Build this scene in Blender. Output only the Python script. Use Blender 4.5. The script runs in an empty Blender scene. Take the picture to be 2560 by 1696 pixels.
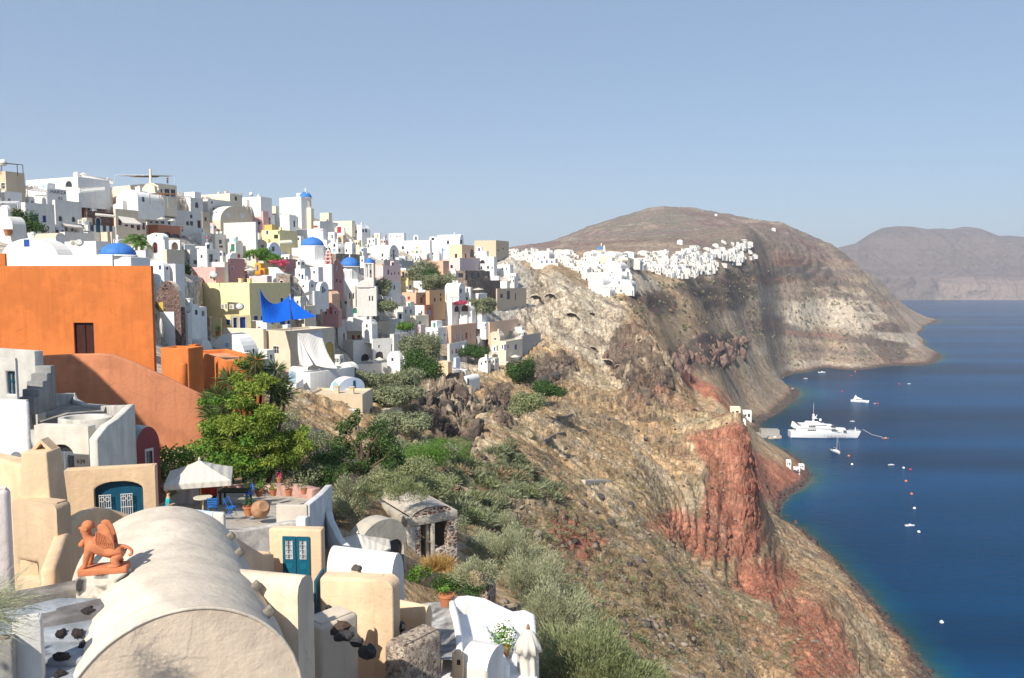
import bpy, bmesh, math, random
import numpy as np
from mathutils import Vector, Matrix
R = math.radians
SC = bpy.context.scene
COL = SC.collection
rng = random.Random(7)
nrng = np.random.default_rng(11)
# ------------------------------------------------------------------ camera
CZ = 110.0; F = 1991.0; PITCH = math.atan(156/1991.0)
cp, sp = math.cos(PITCH), math.sin(PITCH)
cam = bpy.data.objects.new('camera', bpy.data.cameras.new('camera')); COL.objects.link(cam)
cam.location = (0, 0, CZ); cam.rotation_euler = (math.pi/2-PITCH, 0, 0)
cam.data.sensor_width = 36; cam.data.lens = 36*F/2560
cam.data.clip_start = 0.1; cam.data.clip_end = 60000
SC.camera = cam
def ray(u, v):
    a = u-1280.0; b = 848.0-v
    return (a, F*cp+b*sp, -F*sp+b*cp)
def P(u, v, Y):
    r = ray(u, v); k = Y/r[1]
    return Vector((r[0]*k, Y, CZ+r[2]*k))
def proj(x, y, z):
    dz = z-CZ
    f = y*cp-dz*sp; up = y*sp+dz*cp
    return 1280+F*x/f, 848-F*up/f
# ------------------------------------------------------------------ noise
def _hash(ix, iy, s):
    h = (ix.astype(np.int64)*374761393+iy.astype(np.int64)*668265263+s*1442695041) & 0x7fffffff
    h = ((h ^ (h >> 13))*1274126177) & 0x7fffffff
    return ((h ^ (h >> 16)) & 0xffff)/65535.0
def vnoise(x, y, s=0):
    ix = np.floor(x); iy = np.floor(y); fx = x-ix; fy = y-iy
    fx = fx*fx*(3-2*fx); fy = fy*fy*(3-2*fy)
    a = _hash(ix, iy, s); b = _hash(ix+1, iy, s); c = _hash(ix, iy+1, s); d = _hash(ix+1, iy+1, s)
    return (a*(1-fx)+b*fx)*(1-fy)+(c*(1-fx)+d*fx)*fy
def fbm(x, y, o=4, s=0):
    t = 0; a = .5
    for i in range(o):
        t = t+a*(vnoise(x, y, s+i)-.5); a *= .5; x = x*2.03+17.1; y = y*2.03+5.3
    return t
def ridged(x, y, o=4, s=0):
    t = 0; a = .5
    for i in range(o):
        t = t+a*(1-np.abs(2*vnoise(x, y, s+i)-1)); a *= .5; x = x*2.1+3.1; y = y*2.1+7.7
    return t
def sstep(a, b, x):
    t = np.clip((x-a)/(b-a), 0, 1); return t*t*(3-2*t)
# ------------------------------------------------------------------ materials
MATS = {}
def newmat(name):
    m = bpy.data.materials.new(name); m.use_nodes = True
    nt = m.node_tree; b = nt.nodes['Principled BSDF']
    return m, nt, b
def N(nt, t, **k):
    n = nt.nodes.new(t)
    for a, v in k.items():
        if a.startswith('i_'): n.inputs[a[2:].replace('_', ' ')].default_value = v
        else: setattr(n, a, v)
    return n
def noise_col(nt, b, col, amt, scale, detail=4, coord='Object', stretch=None, col2=None, lo=.35, hi=.65):
    tc = N(nt, 'ShaderNodeTexCoord'); nz = N(nt, 'ShaderNodeTexNoise'); nz.inputs['Scale'].default_value = scale
    nz.inputs['Detail'].default_value = detail; nz.inputs['Roughness'].default_value = .62
    if stretch:
        mp = N(nt, 'ShaderNodeMapping'); mp.inputs['Scale'].default_value = stretch
        nt.links.new(tc.outputs[coord], mp.inputs[0]); nt.links.new(mp.outputs[0], nz.inputs['Vector'])
    else: nt.links.new(tc.outputs[coord], nz.inputs['Vector'])
    cr = N(nt, 'ShaderNodeValToRGB'); c2 = col2 or [c*(1-amt) for c in col]
    cr.color_ramp.elements[0].position = lo; cr.color_ramp.elements[0].color = (*c2, 1)
    cr.color_ramp.elements[1].position = hi; cr.color_ramp.elements[1].color = (*col, 1)
    nt.links.new(nz.outputs['Fac'], cr.inputs[0])
    return cr, nz, tc
def bump(nt, b, src, strength=.3, dist=.05):
    bp = N(nt, 'ShaderNodeBump'); bp.inputs['Strength'].default_value = strength; bp.inputs['Distance'].default_value = dist
    nt.links.new(src, bp.inputs['Height']); nt.links.new(bp.outputs[0], b.inputs['Normal']); return bp
def plaster(col, dirt=.085, scale=1.1, key=None, rough=.85):
    k = ('pl', tuple(round(c, 3) for c in col), dirt, scale)
    if k in MATS: return MATS[k]
    m, nt, b = newmat('plaster_'+str(len(MATS)))
    cr, nz, tc = noise_col(nt, b, col, dirt, scale, 5)
    # rain streaks: noise squeezed along z, only a hint
    cr2, nz2, tc2 = noise_col(nt, b, (1, 1, 1), dirt*.9, 1.6, 4, 'Object', (1.3, 1.3, .16), None, .3, .55)
    mx = N(nt, 'ShaderNodeMixRGB', blend_type='MULTIPLY'); mx.inputs[0].default_value = 1
    nt.links.new(cr.outputs[0], mx.inputs[1]); nt.links.new(cr2.outputs[0], mx.inputs[2])
    nt.links.new(mx.outputs[0], b.inputs['Base Color'])
    b.inputs['Roughness'].default_value = rough; b.inputs['Specular IOR Level'].default_value = .2
    nb = N(nt, 'ShaderNodeTexNoise'); nb.inputs['Scale'].default_value = 7; nb.inputs['Detail'].default_value = 6
    nt.links.new(tc.outputs['Object'], nb.inputs['Vector'])
    bump(nt, b, nb.outputs['Fac'], .25, .06)
    MATS[k] = m; return m
def oldplaster(col, dirt=.085, scale=.8, rough=.88):
    """limewash seen close: patches of different coats, rain runs, hairline cracks and trowel relief"""
    k = ('op', tuple(round(c, 3) for c in col), dirt, scale)
    if k in MATS: return MATS[k]
    m, nt, b = newmat('limewash_'+str(len(MATS)))
    cr, nz, tc = noise_col(nt, b, col, dirt, scale, 7)
    cr2, nz2, _ = noise_col(nt, b, (1, 1, 1), dirt*1.1, 2.0, 5, 'Object', (1.5, 1.5, .12), None, .34, .56)
    cr3, nz3, _ = noise_col(nt, b, (1.05, 1.04, 1.02), dirt*1.2, .28, 3, 'Object', None, [1-dirt*.9, 1-dirt, 1-dirt*1.1], .47, .53)
    def mul(a, c):
        mx = N(nt, 'ShaderNodeMixRGB', blend_type='MULTIPLY'); mx.inputs[0].default_value = 1; nt.links.new(a, mx.inputs[1]); nt.links.new(c, mx.inputs[2]); return mx.outputs[0]
    o = mul(mul(cr.outputs[0], cr2.outputs[0]), cr3.outputs[0])
    dn_ = N(nt, 'ShaderNodeTexNoise'); dn_.inputs['Scale'].default_value = 1.6; dn_.inputs['Detail'].default_value = 4; nt.links.new(tc.outputs['Object'], dn_.inputs['Vector'])
    ad = N(nt, 'ShaderNodeMixRGB', blend_type='ADD'); ad.inputs[0].default_value = .5; nt.links.new(tc.outputs['Object'], ad.inputs[1]); nt.links.new(dn_.outputs['Color'], ad.inputs[2])
    vo = N(nt, 'ShaderNodeTexVoronoi', feature='DISTANCE_TO_EDGE'); vo.inputs['Scale'].default_value = .55; nt.links.new(ad.outputs[0], vo.inputs['Vector'])
    vr = N(nt, 'ShaderNodeMapRange'); vr.inputs['From Max'].default_value = .012; vr.inputs['To Min'].default_value = .78; vr.inputs['To Max'].default_value = 1; nt.links.new(vo.outputs['Distance'], vr.inputs['Value'])
    # only some of the cracks have opened
    gt = N(nt, 'ShaderNodeMapRange'); gt.inputs['From Min'].default_value = .5; gt.inputs['From Max'].default_value = .56; nt.links.new(nz3.outputs['Fac'], gt.inputs['Value'])
    mc = N(nt, 'ShaderNodeMixRGB'); nt.links.new(gt.outputs[0], mc.inputs[0]); mc.inputs[1].default_value = (1, 1, 1, 1); nt.links.new(vr.outputs[0], mc.inputs[2])
    nt.links.new(mul(o, mc.outputs[0]), b.inputs['Base Color']); b.inputs['Roughness'].default_value = rough; b.inputs['Specular IOR Level'].default_value = .15
    nb = N(nt, 'ShaderNodeTexNoise'); nb.inputs['Scale'].default_value = 4.5; nb.inputs['Detail'].default_value = 8; nb.inputs['Roughness'].default_value = .65; nt.links.new(tc.outputs['Object'], nb.inputs['Vector'])
    bump(nt, b, nb.outputs['Fac'], .45, .07); MATS[k] = m; return m
def flat(col, rough=.6, amt=.12, scale=5, metal=0, spec=.3):
    k = ('fl', tuple(round(c, 3) for c in col), rough, amt, scale, metal)
    if k in MATS: return MATS[k]
    m, nt, b = newmat('surface_'+str(len(MATS)))
    cr, nz, tc = noise_col(nt, b, col, amt, scale, 4)
    nt.links.new(cr.outputs[0], b.inputs['Base Color'])
    b.inputs['Roughness'].default_value = rough; b.inputs['Metallic'].default_value = metal
    b.inputs['Specular IOR Level'].default_value = spec
    MATS[k] = m; return m
def stone(c1, c2, mortar, scale=2.2, mort=.06):
    k = ('st', c1, c2, mortar, scale, mort)
    if k in MATS: return MATS[k]
    m, nt, b = newmat('stonework_'+str(len(MATS)))
    tc = N(nt, 'ShaderNodeTexCoord'); nz = N(nt, 'ShaderNodeTexNoise'); nz.inputs['Scale'].default_value = 3
    ad = N(nt, 'ShaderNodeMixRGB', blend_type='ADD'); ad.inputs[0].default_value = .12
    nt.links.new(tc.outputs['Object'], nz.inputs['Vector'])
    nt.links.new(tc.outputs['Object'], ad.inputs[1]); nt.links.new(nz.outputs['Color'], ad.inputs[2])
    v1 = N(nt, 'ShaderNodeTexVoronoi'); v1.inputs['Scale'].default_value = scale
    v2 = N(nt, 'ShaderNodeTexVoronoi', feature='DISTANCE_TO_EDGE'); v2.inputs['Scale'].default_value = scale
    for v in (v1, v2): nt.links.new(ad.outputs[0], v.inputs['Vector'])
    sx = N(nt, 'ShaderNodeSeparateColor'); nt.links.new(v1.outputs['Color'], sx.inputs[0])
    cr = N(nt, 'ShaderNodeValToRGB'); e = cr.color_ramp.elements
    e[0].color = (*c1, 1); e[1].color = (*c2, 1); e[0].position = .2; e[1].position = .8
    nt.links.new(sx.outputs[0], cr.inputs[0])
    st = N(nt, 'ShaderNodeValToRGB'); st.color_ramp.elements[0].position = mort*.6; st.color_ramp.elements[1].position = mort*1.6
    nt.links.new(v2.outputs['Distance'], st.inputs[0])
    mx = N(nt, 'ShaderNodeMixRGB'); nt.links.new(st.outputs[0], mx.inputs[0]); mx.inputs[1].default_value = (*mortar, 1)
    nt.links.new(cr.outputs[0], mx.inputs[2])
    n3 = N(nt, 'ShaderNodeTexNoise'); n3.inputs['Scale'].default_value = 9; n3.inputs['Detail'].default_value = 5
    nt.links.new(tc.outputs['Object'], n3.inputs['Vector'])
    r3 = N(nt, 'ShaderNodeMapRange'); r3.inputs['To Min'].default_value = .6; r3.inputs['To Max'].default_value = 1.3
    nt.links.new(n3.outputs['Fac'], r3.inputs['Value'])
    m3 = N(nt, 'ShaderNodeMixRGB', blend_type='MULTIPLY'); m3.inputs[0].default_value = 1
    nt.links.new(mx.outputs[0], m3.inputs[1]); nt.links.new(r3.outputs[0], m3.inputs[2])
    nt.links.new(m3.outputs[0], b.inputs['Base Color']); b.inputs['Roughness'].default_value = .95
    b.inputs['Specular IOR Level'].default_value = .15
    bump(nt, b, st.outputs[0], .8, .08)
    MATS[k] = m; return m
def leafmat(name, c1, c2, scale=3.0, trans=.25):
    k = ('lf', name)
    if k in MATS: return MATS[k]
    m, nt, b = newmat('foliage_'+name)
    oi = N(nt, 'ShaderNodeNewGeometry')
    nz = N(nt, 'ShaderNodeTexNoise'); nz.inputs['Scale'].default_value = scale; nz.inputs['Detail'].default_value = 3
    nt.links.new(oi.outputs['Position'], nz.inputs['Vector'])
    cr = N(nt, 'ShaderNodeValToRGB'); cr.color_ramp.elements[0].color = (*c1, 1); cr.color_ramp.elements[1].color = (*c2, 1)
    cr.color_ramp.elements[0].position = .3; cr.color_ramp.elements[1].position = .7
    mm = N(nt, 'ShaderNodeMath', operation='ADD'); mr = N(nt, 'ShaderNodeMapRange')
    mr.inputs['To Min'].default_value = -.18; mr.inputs['To Max'].default_value = .18
    nt.links.new(oi.outputs['Random Per Island'], mr.inputs['Value'])
    nt.links.new(nz.outputs['Fac'], mm.inputs[0]); nt.links.new(mr.outputs[0], mm.inputs[1])
    nt.links.new(mm.outputs[0], cr.inputs[0]); nt.links.new(cr.outputs[0], b.inputs['Base Color'])
    b.inputs['Roughness'].default_value = .6; b.inputs['Specular IOR Level'].default_value = .25
    tr = N(nt, 'ShaderNodeBsdfTranslucent'); nt.links.new(cr.outputs[0], tr.inputs['Color'])
    ms = N(nt, 'ShaderNodeMixShader'); ms.inputs[0].default_value = trans
    out = nt.nodes['Material Output']
    nt.links.new(b.outputs[0], ms.inputs[1]); nt.links.new(tr.outputs[0], ms.inputs[2]); nt.links.new(ms.outputs[0], out.inputs[0])
    MATS[k] = m; return m
# ------------------------------------------------------------------ mesh + object helpers
class MB:
    def __init__(s): s.v = []; s.f = []
    def add(s, vs, fs):
        n = len(s.v); s.v.extend([tuple(p) for p in vs]); s.f.extend([tuple(i+n for i in f) for f in fs]); return s
    def quad(s, a, b, c, d): return s.add([a, b, c, d], [(0, 1, 2, 3)])
    def poly(s, pts): return s.add(pts, [tuple(range(len(pts)))])
    def box(s, x0, x1, y0, y1, z0, z1):
        vs = [(x, y, z) for z in (z0, z1) for y in (y0, y1) for x in (x0, x1)]
        return s.add(vs, [(0, 2, 3, 1), (4, 5, 7, 6), (0, 1, 5, 4), (2, 6, 7, 3), (0, 4, 6, 2), (1, 3, 7, 5)])
    def prism(s, pts, off):
        n = len(pts); off = Vector(off)
        a = [Vector(p) for p in pts]; b = [p+off for p in a]
        fs = [tuple(range(n-1, -1, -1)), tuple(range(n, 2*n))]+[(i, (i+1) % n, n+(i+1) % n, n+i) for i in range(n)]
        return s.add(a+b, fs)
    def tube(s, pts, r, n=6, cap=True):
        pts = [Vector(p) for p in pts]; rs = r if isinstance(r, (list, tuple)) else [r]*len(pts)
        b = len(s.v)
        for i, p in enumerate(pts):
            d = (pts[min(i+1, len(pts)-1)]-pts[max(i-1, 0)]).normalized()
            a = d.orthogonal().normalized() if abs(d.z) < .95 else (d.cross(Vector((0, 1, 0)))).normalized()
            if abs(d.z) < .95: a = d.cross(Vector((0, 0, 1))).normalized()
            c = d.cross(a)
            for k in range(n):
                t = 2*math.pi*k/n; s.v.append(tuple(p+(a*math.cos(t)+c*math.sin(t))*rs[i]))
        for i in range(len(pts)-1):
            for k in range(n):
                s.f.append((b+i*n+k, b+i*n+(k+1) % n, b+(i+1)*n+(k+1) % n, b+(i+1)*n+k))
        if cap: s.f.append(tuple(b+k for k in range(n-1, -1, -1))); s.f.append(tuple(b+(len(pts)-1)*n+k for k in range(n)))
        return s
    def lathe(s, prof, n=24, c=(0, 0, 0), sx=1, sy=1):
        b = len(s.v)
        for r, z in prof:
            for k in range(n):
                t = 2*math.pi*k/n; s.v.append((c[0]+r*math.cos(t)*sx, c[1]+r*math.sin(t)*sy, c[2]+z))
        for i in range(len(prof)-1):
            for k in range(n): s.f.append((b+i*n+k, b+i*n+(k+1) % n, b+(i+1)*n+(k+1) % n, b+(i+1)*n+k))
        s.f.append(tuple(b+k for k in range(n-1, -1, -1))); s.f.append(tuple(b+(len(prof)-1)*n+k for k in range(n)))
        return s
    def blob(s, c, r, seed=0, amp=.25, n=10, m=7, flat=1.0):
        b = len(s.v); rr = random.Random(seed); ph = [rr.uniform(0, 6.28) for _ in range(6)]
        for i in range(m+1):
            th = math.pi*i/m
            for k in range(n):
                t = 2*math.pi*k/n
                q = 1+amp*(math.sin(2*t+ph[0]+th)+math.sin(3*t+ph[1]-2*th)+.6*math.sin(5*t+ph[2]+3*th)+math.sin(2*th+ph[3]))*.4+rr.uniform(-.5, .5)*amp*.5
                if i in (0, m): q = 1
                s.v.append((c[0]+r[0]*q*math.sin(th)*math.cos(t), c[1]+r[1]*q*math.sin(th)*math.sin(t), c[2]+r[2]*q*math.cos(th)))
        for i in range(m):
            for k in range(n): s.f.append((b+i*n+k, b+(i+1)*n+k, b+(i+1)*n+(k+1) % n, b+i*n+(k+1) % n))
        return s
    def build(s, name, mat, parent=None, smooth=False, loc=None):
        me = bpy.data.meshes.new(name); me.from_pydata(s.v, [], s.f); me.update()
        if smooth: me.polygons.foreach_set('use_smooth', [True]*len(me.polygons))
        me.materials.append(mat)
        o = bpy.data.objects.new(name, me); COL.objects.link(o)
        if parent is not None: o.parent = parent
        if loc is not None: o.location = loc
        return o
def smooth_by_angle(o, deg=40):
    me = o.data; bm = bmesh.new(); bm.from_mesh(me); bmesh.ops.remove_doubles(bm, verts=bm.verts, dist=1e-4)
    bmesh.ops.recalc_face_normals(bm, faces=bm.faces)
    for f in bm.faces: f.smooth = True
    for e in bm.edges: e.smooth = (len(e.link_faces) == 2 and e.calc_face_angle(0) < R(deg))
    bm.to_mesh(me); bm.free(); return o
def bevel(o, w=.05, seg=2, deg=35):
    bm = bmesh.new(); bm.from_mesh(o.data); bmesh.ops.remove_doubles(bm, verts=bm.verts, dist=1e-4)
    bmesh.ops.recalc_face_normals(bm, faces=bm.faces)
    es = [e for e in bm.edges if len(e.link_faces) == 2 and e.calc_face_angle(0) > R(deg)]
    bmesh.ops.bevel(bm, geom=es, offset=w, segments=seg, affect='EDGES', profile=.5, clamp_overlap=True)
    for f in bm.faces: f.smooth = True
    for e in bm.edges: e.smooth = (len(e.link_faces) == 2 and e.calc_face_angle(0) < R(50))
    bm.to_mesh(o.data); bm.free(); return o
def npmesh(name, V, Q, mat, parent=None, smooth=False):
    """quads/tris from numpy arrays"""
    me = bpy.data.meshes.new(name); n = Q.shape[1]
    me.vertices.add(len(V)); me.vertices.foreach_set('co', np.ascontiguousarray(V, dtype=np.float32).ravel())
    me.loops.add(Q.size); me.loops.foreach_set('vertex_index', np.ascontiguousarray(Q, dtype=np.int32).ravel())
    me.polygons.add(len(Q)); me.polygons.foreach_set('loop_start', np.arange(0, Q.size, n, dtype=np.int32))
    me.update(calc_edges=True)
    if smooth: me.polygons.foreach_set('use_smooth', np.ones(len(Q), dtype=bool))
    me.materials.append(mat)
    o = bpy.data.objects.new(name, me); COL.objects.link(o)
    if parent is not None: o.parent = parent
    return o
def tag(o, label, cat, group=None, kind=None):
    o['label'] = label; o['category'] = cat
    if group: o['group'] = group
    if kind: o['kind'] = kind
    return o
def thing(name, label, cat, loc=(0, 0, 0), rz=0, group=None):
    o = bpy.data.objects.new(name, None); COL.objects.link(o); o.empty_display_size = .3
    o.location = loc; o.rotation_euler = (0, 0, rz)
    return tag(o, label, cat, group)
def struct(o, kind='structure'): o['kind'] = kind; return o
def copy_tree(o, loc, rz=None, label=None, scale=None, group=None):
    c = o.copy(); COL.objects.link(c); c.location = loc
    if rz is not None: c.rotation_euler = (0, 0, rz)
    if scale: c.scale = (scale,)*3
    if label: c['label'] = label
    if group: c['group'] = group
    for ch in o.children:
        d = ch.copy(); COL.objects.link(d); d.parent = c
        for g in ch.children:
            e = g.copy(); COL.objects.link(e); e.parent = d
    return c
K = 2560/2367.0
VP = [(1100,700,260),(1100,620,300),(1000,560,320),(900,560,300),(800,520,290),(700,470,270),(600,470,240),(400,440,205),(200,430,190),(0,400,150),
 (100,560,135),(300,560,165),(450,600,180),(560,560,215),(720,600,212),(650,640,172),(850,650,228),(950,650,258),(900,760,220),(820,720,208),
 (1000,800,225),(920,870,198),(600,770,140),(700,860,132),(800,935,112),(540,640,150),(420,700,118),(450,800,95),(200,500,170),(30,500,140),
 (1180,640,310),(1250,650,330),(1160,810,262),(1060,760,240),(1100,880,200),(1030,690,262),(1150,560,330),(1090,580,325),(650,510,255),(780,600,225),(540,500,225)]
# ------------------------------------------------------------------ depth of the village slope as seen from the viewpoint
VQ = np.array([(u*K/600, v*K/260) for u, v, Y in VP]); VL = np.array([math.log(Y) for u, v, Y in VP])
_d = np.sqrt(((VQ[:, None]-VQ[None])**2).sum(-1)+.01); _A = np.zeros((len(VQ)+1,)*2)
_A[:-1, :-1] = -_d+np.eye(len(VQ))*.03; _A[:-1, -1] = 1; _A[-1, :-1] = 1
_W = np.linalg.solve(_A, np.append(VL, 0))
def DV(u, v):
    d = np.sqrt(((VQ-np.array([u/600, v/260]))**2).sum(-1)+.01); return float(math.exp(-d@_W[:-1]+_W[-1]))
HL = []
def H(*a, **k): HL.append((a, k))
# ---- top row at the left
H(0,17,64,428,500,'ta','flat',[('w','k',8,465,8,14)],'tan house at the left edge of the skyline under a dark vine pergola',mark='tan house at the left edge')
H(67,196,275,442,482,'wh','flat',[('a','k',172,462,14,18),('w','k',126,466,8,8)],'long white flat-roofed house on the skyline with a white railing on its roof edge',d=168,mark='long white skyline house')
H(283,388,443,458,505,'cr','flat',[('w','k',418,482,12,18),('w','k',433,484,11,20),('w','k',404,480,4,14)],'tall cream house on the skyline carrying a roof terrace under a brown awning',d=182,mark='tall cream skyline house',a=30)
H(291,345,372,472,512,'wh','vy',[('w','k',358,499,5,12)],'white barrel-vaulted house below the tall cream skyline house',d=172,L=7)
H(280,330,337,490,524,'ta','flat',[('w','k',300,512,5,6)],'weathered beige wall block with ragged plaster left of the brown pergola')
H(0,13,56,478,512,'wh','flat',[('w','k',23,500,4,5)],'plain white house with grey shaded side under the tan skyline house')
H(67,119,167,470,500,'wh','flat',[],'white house with black lettering painted on its shaded side wall',d=156,mark='white house with black lettering')
H(167,197,263,482,521,'rd','flat',[('w','k',224,509,7,15),('w','k',239,505,6,9),('w','k',253,511,7,17)],'dark red house with white balustrade along its roof terrace',trim='wh',mark='red house with balustrade',a=30)
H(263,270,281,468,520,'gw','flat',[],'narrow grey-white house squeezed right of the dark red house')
H(0,10,64,520,548,'pc','flat',[('w','k',3,538,8,14),('w','k',20,536,8,8)],'peach house front under a white slatted canopy at the left edge',a=20)
H(55,66,138,506,574,'gw','flat',[('w','b',90,545,10,17),('w','b',111,548,8,17)],'pale house with two bright blue shuttered windows',mark='house with blue shutters')
H(134,141,206,500,578,'gw','flat',[('o','k',151,547,8,13),('o','k',184,549,8,13),('w','k',152,570,8,14),('w','k',166,573,7,12),('w','k',181,573,7,12)],'grey-white house with two oval windows above a white awning',mark='house with two oval windows')
H(214,219,288,527,563,'st','flat',[('a','t',245,553,10,16)],'dark brown stone upper storey with pale crackle joints and an arched window',mark='dark stone house with crackle joints',dn=0.2)
H(215,220,289,562,588,'wh','flat',[('w','k',230,571,8,17),('d','t',245,571,9,20),('w','k',261,572,7,16),('w','k',277,573,7,17)],'white ground floor with four tall dark openings under the crackled stone storey')
H(286,291,366,522,584,'be','flat',[('w','mr',300,556,8,15),('w','mr',316,559,9,15),('w','mr',331,562,9,17),('w','mr',346,566,9,20),('w','mr',359,566,7,17)],'beige house with dark red doors behind a sloping cream awning',mark='beige house with awning')
H(362,367,439,511,541,'st','flat',[('a','k',405,532,10,16)],'dark brown brick house with a white arched window on the upper row',trim='wh',mark='dark brick house with arched window',dn=.2)
H(363,368,440,540,565,'wh','flat',[('w','k',378,550,7,16),('w','k',392,553,7,12),('w','k',406,554,8,14),('w','k',423,556,6,12)],'white ground floor with framed windows below the dark brick storey')
H(366,396,452,562,602,'tc','flat',[('a','k',418,590,18,20),('a','k',438,593,22,16)],'terracotta terrace wall with two dark arches under white parasols',mark='terracotta arched terrace')
H(436,441,506,525,582,'gw','flat',[('o','k',478,541,6,10),('w','k',469,559,7,10),('w','k',479,559,8,11),('d','mr',498,561,8,19)],'pale blue-grey house with one oval window and two small dark windows')
H(505,507,526,530,580,'ta','flat',[('w','k',514,548,5,10)],'narrow tan wall house between oval-window house and cream steps')
H(526,552,632,511,584,'be','vx',[('w','w',572,539,9,12),('w','w',606,541,10,12),('o','k',534,522,6,6)],'long beige vaulted house with grey roof and two white-framed windows',rise=4.2,rcol='gw',mark='long beige vaulted house',L=None)
H(461,487,503,480,500,'wh','flat',[],'small white box house on the skyline right of the cream terrace house')
H(503,575,606,484,510,'cr','flat',[('w','k',590,497,6,10)],'long low cream house on the skyline with dark window band')
H(472,477,508,494,524,'gw','flat',[('a','k',492,513,8,14)],'white house with an arched dark window below the skyline')
H(506,520,577,497,516,'gw','flat',[('w','k',530,507,4,6)],'low white wall house shaded on its right below the long cream skyline house')
H(604,652,680,492,517,'wh','flat',[],'white cube house on the skyline left of the tall windowless white block')
H(647,690,697,516,536,'cr','flat',[],'small yellow-cream house behind the dark restaurant terrace')
H(700,754,778,492,560,'wh','flat',[('w','k',755,510,5,12)],'tall plain white block beside the skyline blue dome',mark='tall white skyline block',d=268,a=30)
H(688,724,742,537,580,'wh','flat',[('w','k',736,560,4,16)],'white stepped house below the tall windowless white block')
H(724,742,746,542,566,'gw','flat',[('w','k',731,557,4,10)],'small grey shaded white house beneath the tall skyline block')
H(800,822,830,532,552,'cr','flat',[],'pale cream cube on the skyline right of the blue dome')
H(784,800,845,553,575,'gw','flat',[('w','r',789,567,10,5)],'white terrace house with red railings right of the tall block')
H(833,880,888,552,572,'cr','flat',[],'low cream roofed house on the skyline above the red door')
H(735,808,818,572,602,'wh','flat',[('w','k',756,596,3,8),('w','r',806,576,6,3)],'broad white house wall above the large blue dome')
H(837,861,864,564,592,'wh','vy',[('d','r',848,575,10,15)],'white vaulted front with one bright red door near the skyline',mark='white front with red door',a=5)
H(845,858,866,588,603,'ta','flat',[],'small tan lean-to wall under the red door front')
H(882,905,926,562,608,'wh','vy',[('w','k',890,580,5,7),('w','k',908,577,4,7),('w','k',915,577,4,9),('a','k',906,608,5,13)],'white round-topped house on the skyline with dark windows',mark='round-topped white house',d=290)
H(936,950,953,583,604,'wh','flat',[('w','y',944,591,4,9)],'slim white house with a yellow-framed opening on the skyline')
H(972,1010,1015,583,602,'wh','flat',[('w','k',976,591,3,3),('w','k',992,591,4,3),('w','k',1000,591,3,3)],'white flat house with a row of three small windows on the skyline')
H(951,1075,1080,601,645,'wh','flat',[('w','k',1007,620,6,8),('w','y',1042,620,5,6),('w','y',1032,630,5,6),('w','g',1042,631,6,6),('w','y',1052,630,5,6),('w','k',1008,632,7,7),('w','k',1019,632,5,7)],'long white house with yellow-framed windows below the bell arch',mark='long white house with yellow frames')
H(918,974,997,612,652,'gw','vx',[('d','n',984,641,4,17),('w','k',979,640,3,5),('w','k',990,640,3,5),('a','k',984,628,4,7),('d','n',956,637,4,10)],'grey weathered barn with pointed arched end and peeling plaster',mark='peeling grey vaulted barn')
H(1074,1090,1092,592,618,'wh','flat',[('w','k',1082,598,7,6)],'small white house with dark upper window left of the pale blue vault')
H(1090,1149,1160,586,636,'pb','vx',[('w','k',1120,606,5,9),('w','k',1153,605,5,10),('w','k',1110,625,2,4)],'large pale blue vaulted house standing tall on the ridge',rise=3.2,rcol='wh',mark='pale blue vaulted house',d=306)
H(1058,1098,1104,620,652,'wh','vy',[('w','k',1082,635,3,5),('d','w',1083,645,6,12)],'white dome-roofed house below left of the pale blue vault')
H(1123,1155,1186,612,682,'pc','flat',[('w','k',1140,641,6,12),('w','k',1164,640,4,10),('a','k',1180,634,10,22),('w','k',1151,667,3,6),('w','k',1168,669,3,12),('w','k',1178,667,3,9)],'tall peach house with a big arched niche on its shaded side',mark='tall peach house with arch',d=298)
H(1063,1108,1123,652,690,'sa','flat',[],'salmon block wing left of the tall peach house')
H(1107,1150,1196,645,688,'lp','flat',[('a','k',1116,662,6,15),('w','k',1129,667,6,8)],'pale pink lower storey in front of the tall peach house',d=292)
H(1186,1216,1222,628,660,'wh','flat',[],'white house right of the peach arch niche')
H(1200,1235,1243,642,674,'wh','flat',[('a','k',1206,655,12,9),('w','k',1204,670,4,8),('w','k',1220,669,5,7),('w','k',1230,670,3,6)],'white terrace house with arched dark opening right of the peach house')
H(1240,1275,1283,662,682,'wh','flat',[('w','k',1256,672,3,5),('w','k',1266,673,3,5)],'low white house at the end of the terrace row')
H(1186,1240,1272,601,632,'ta','flat',[('w','k',1246,626,3,5),('w','k',1258,622,3,4)],'ruined beige house on the ridge with broken top',mark='ruined beige ridge house')
H(1140,1163,1225,677,702,'ds','flat',[('w','k',1151,689,13,11),('a','k',1167,692,4,16),('w','k',1179,689,5,10),('w','k',1192,688,12,12),('w','k',1217,689,11,14)],'dark stone ruin with empty openings under the peach house',mark='dark stone ruin',dn=8)
H(1162,1168,1282,702,750,'ds','flat',[('a','n',1268,707,5,9)],'long rough stone retaining wall with two tiny niches',name='retaining_wall',cat='wall',mark='stone retaining wall')
H(1240,1243,1316,722,756,'ta','flat',[('w','k',1254,740,7,10),('w','k',1271,738,8,22),('w','k',1289,742,3,18)],'roofless concrete ruin with three tall dark openings beside caves',mark='concrete ruin by the caves')
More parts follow.
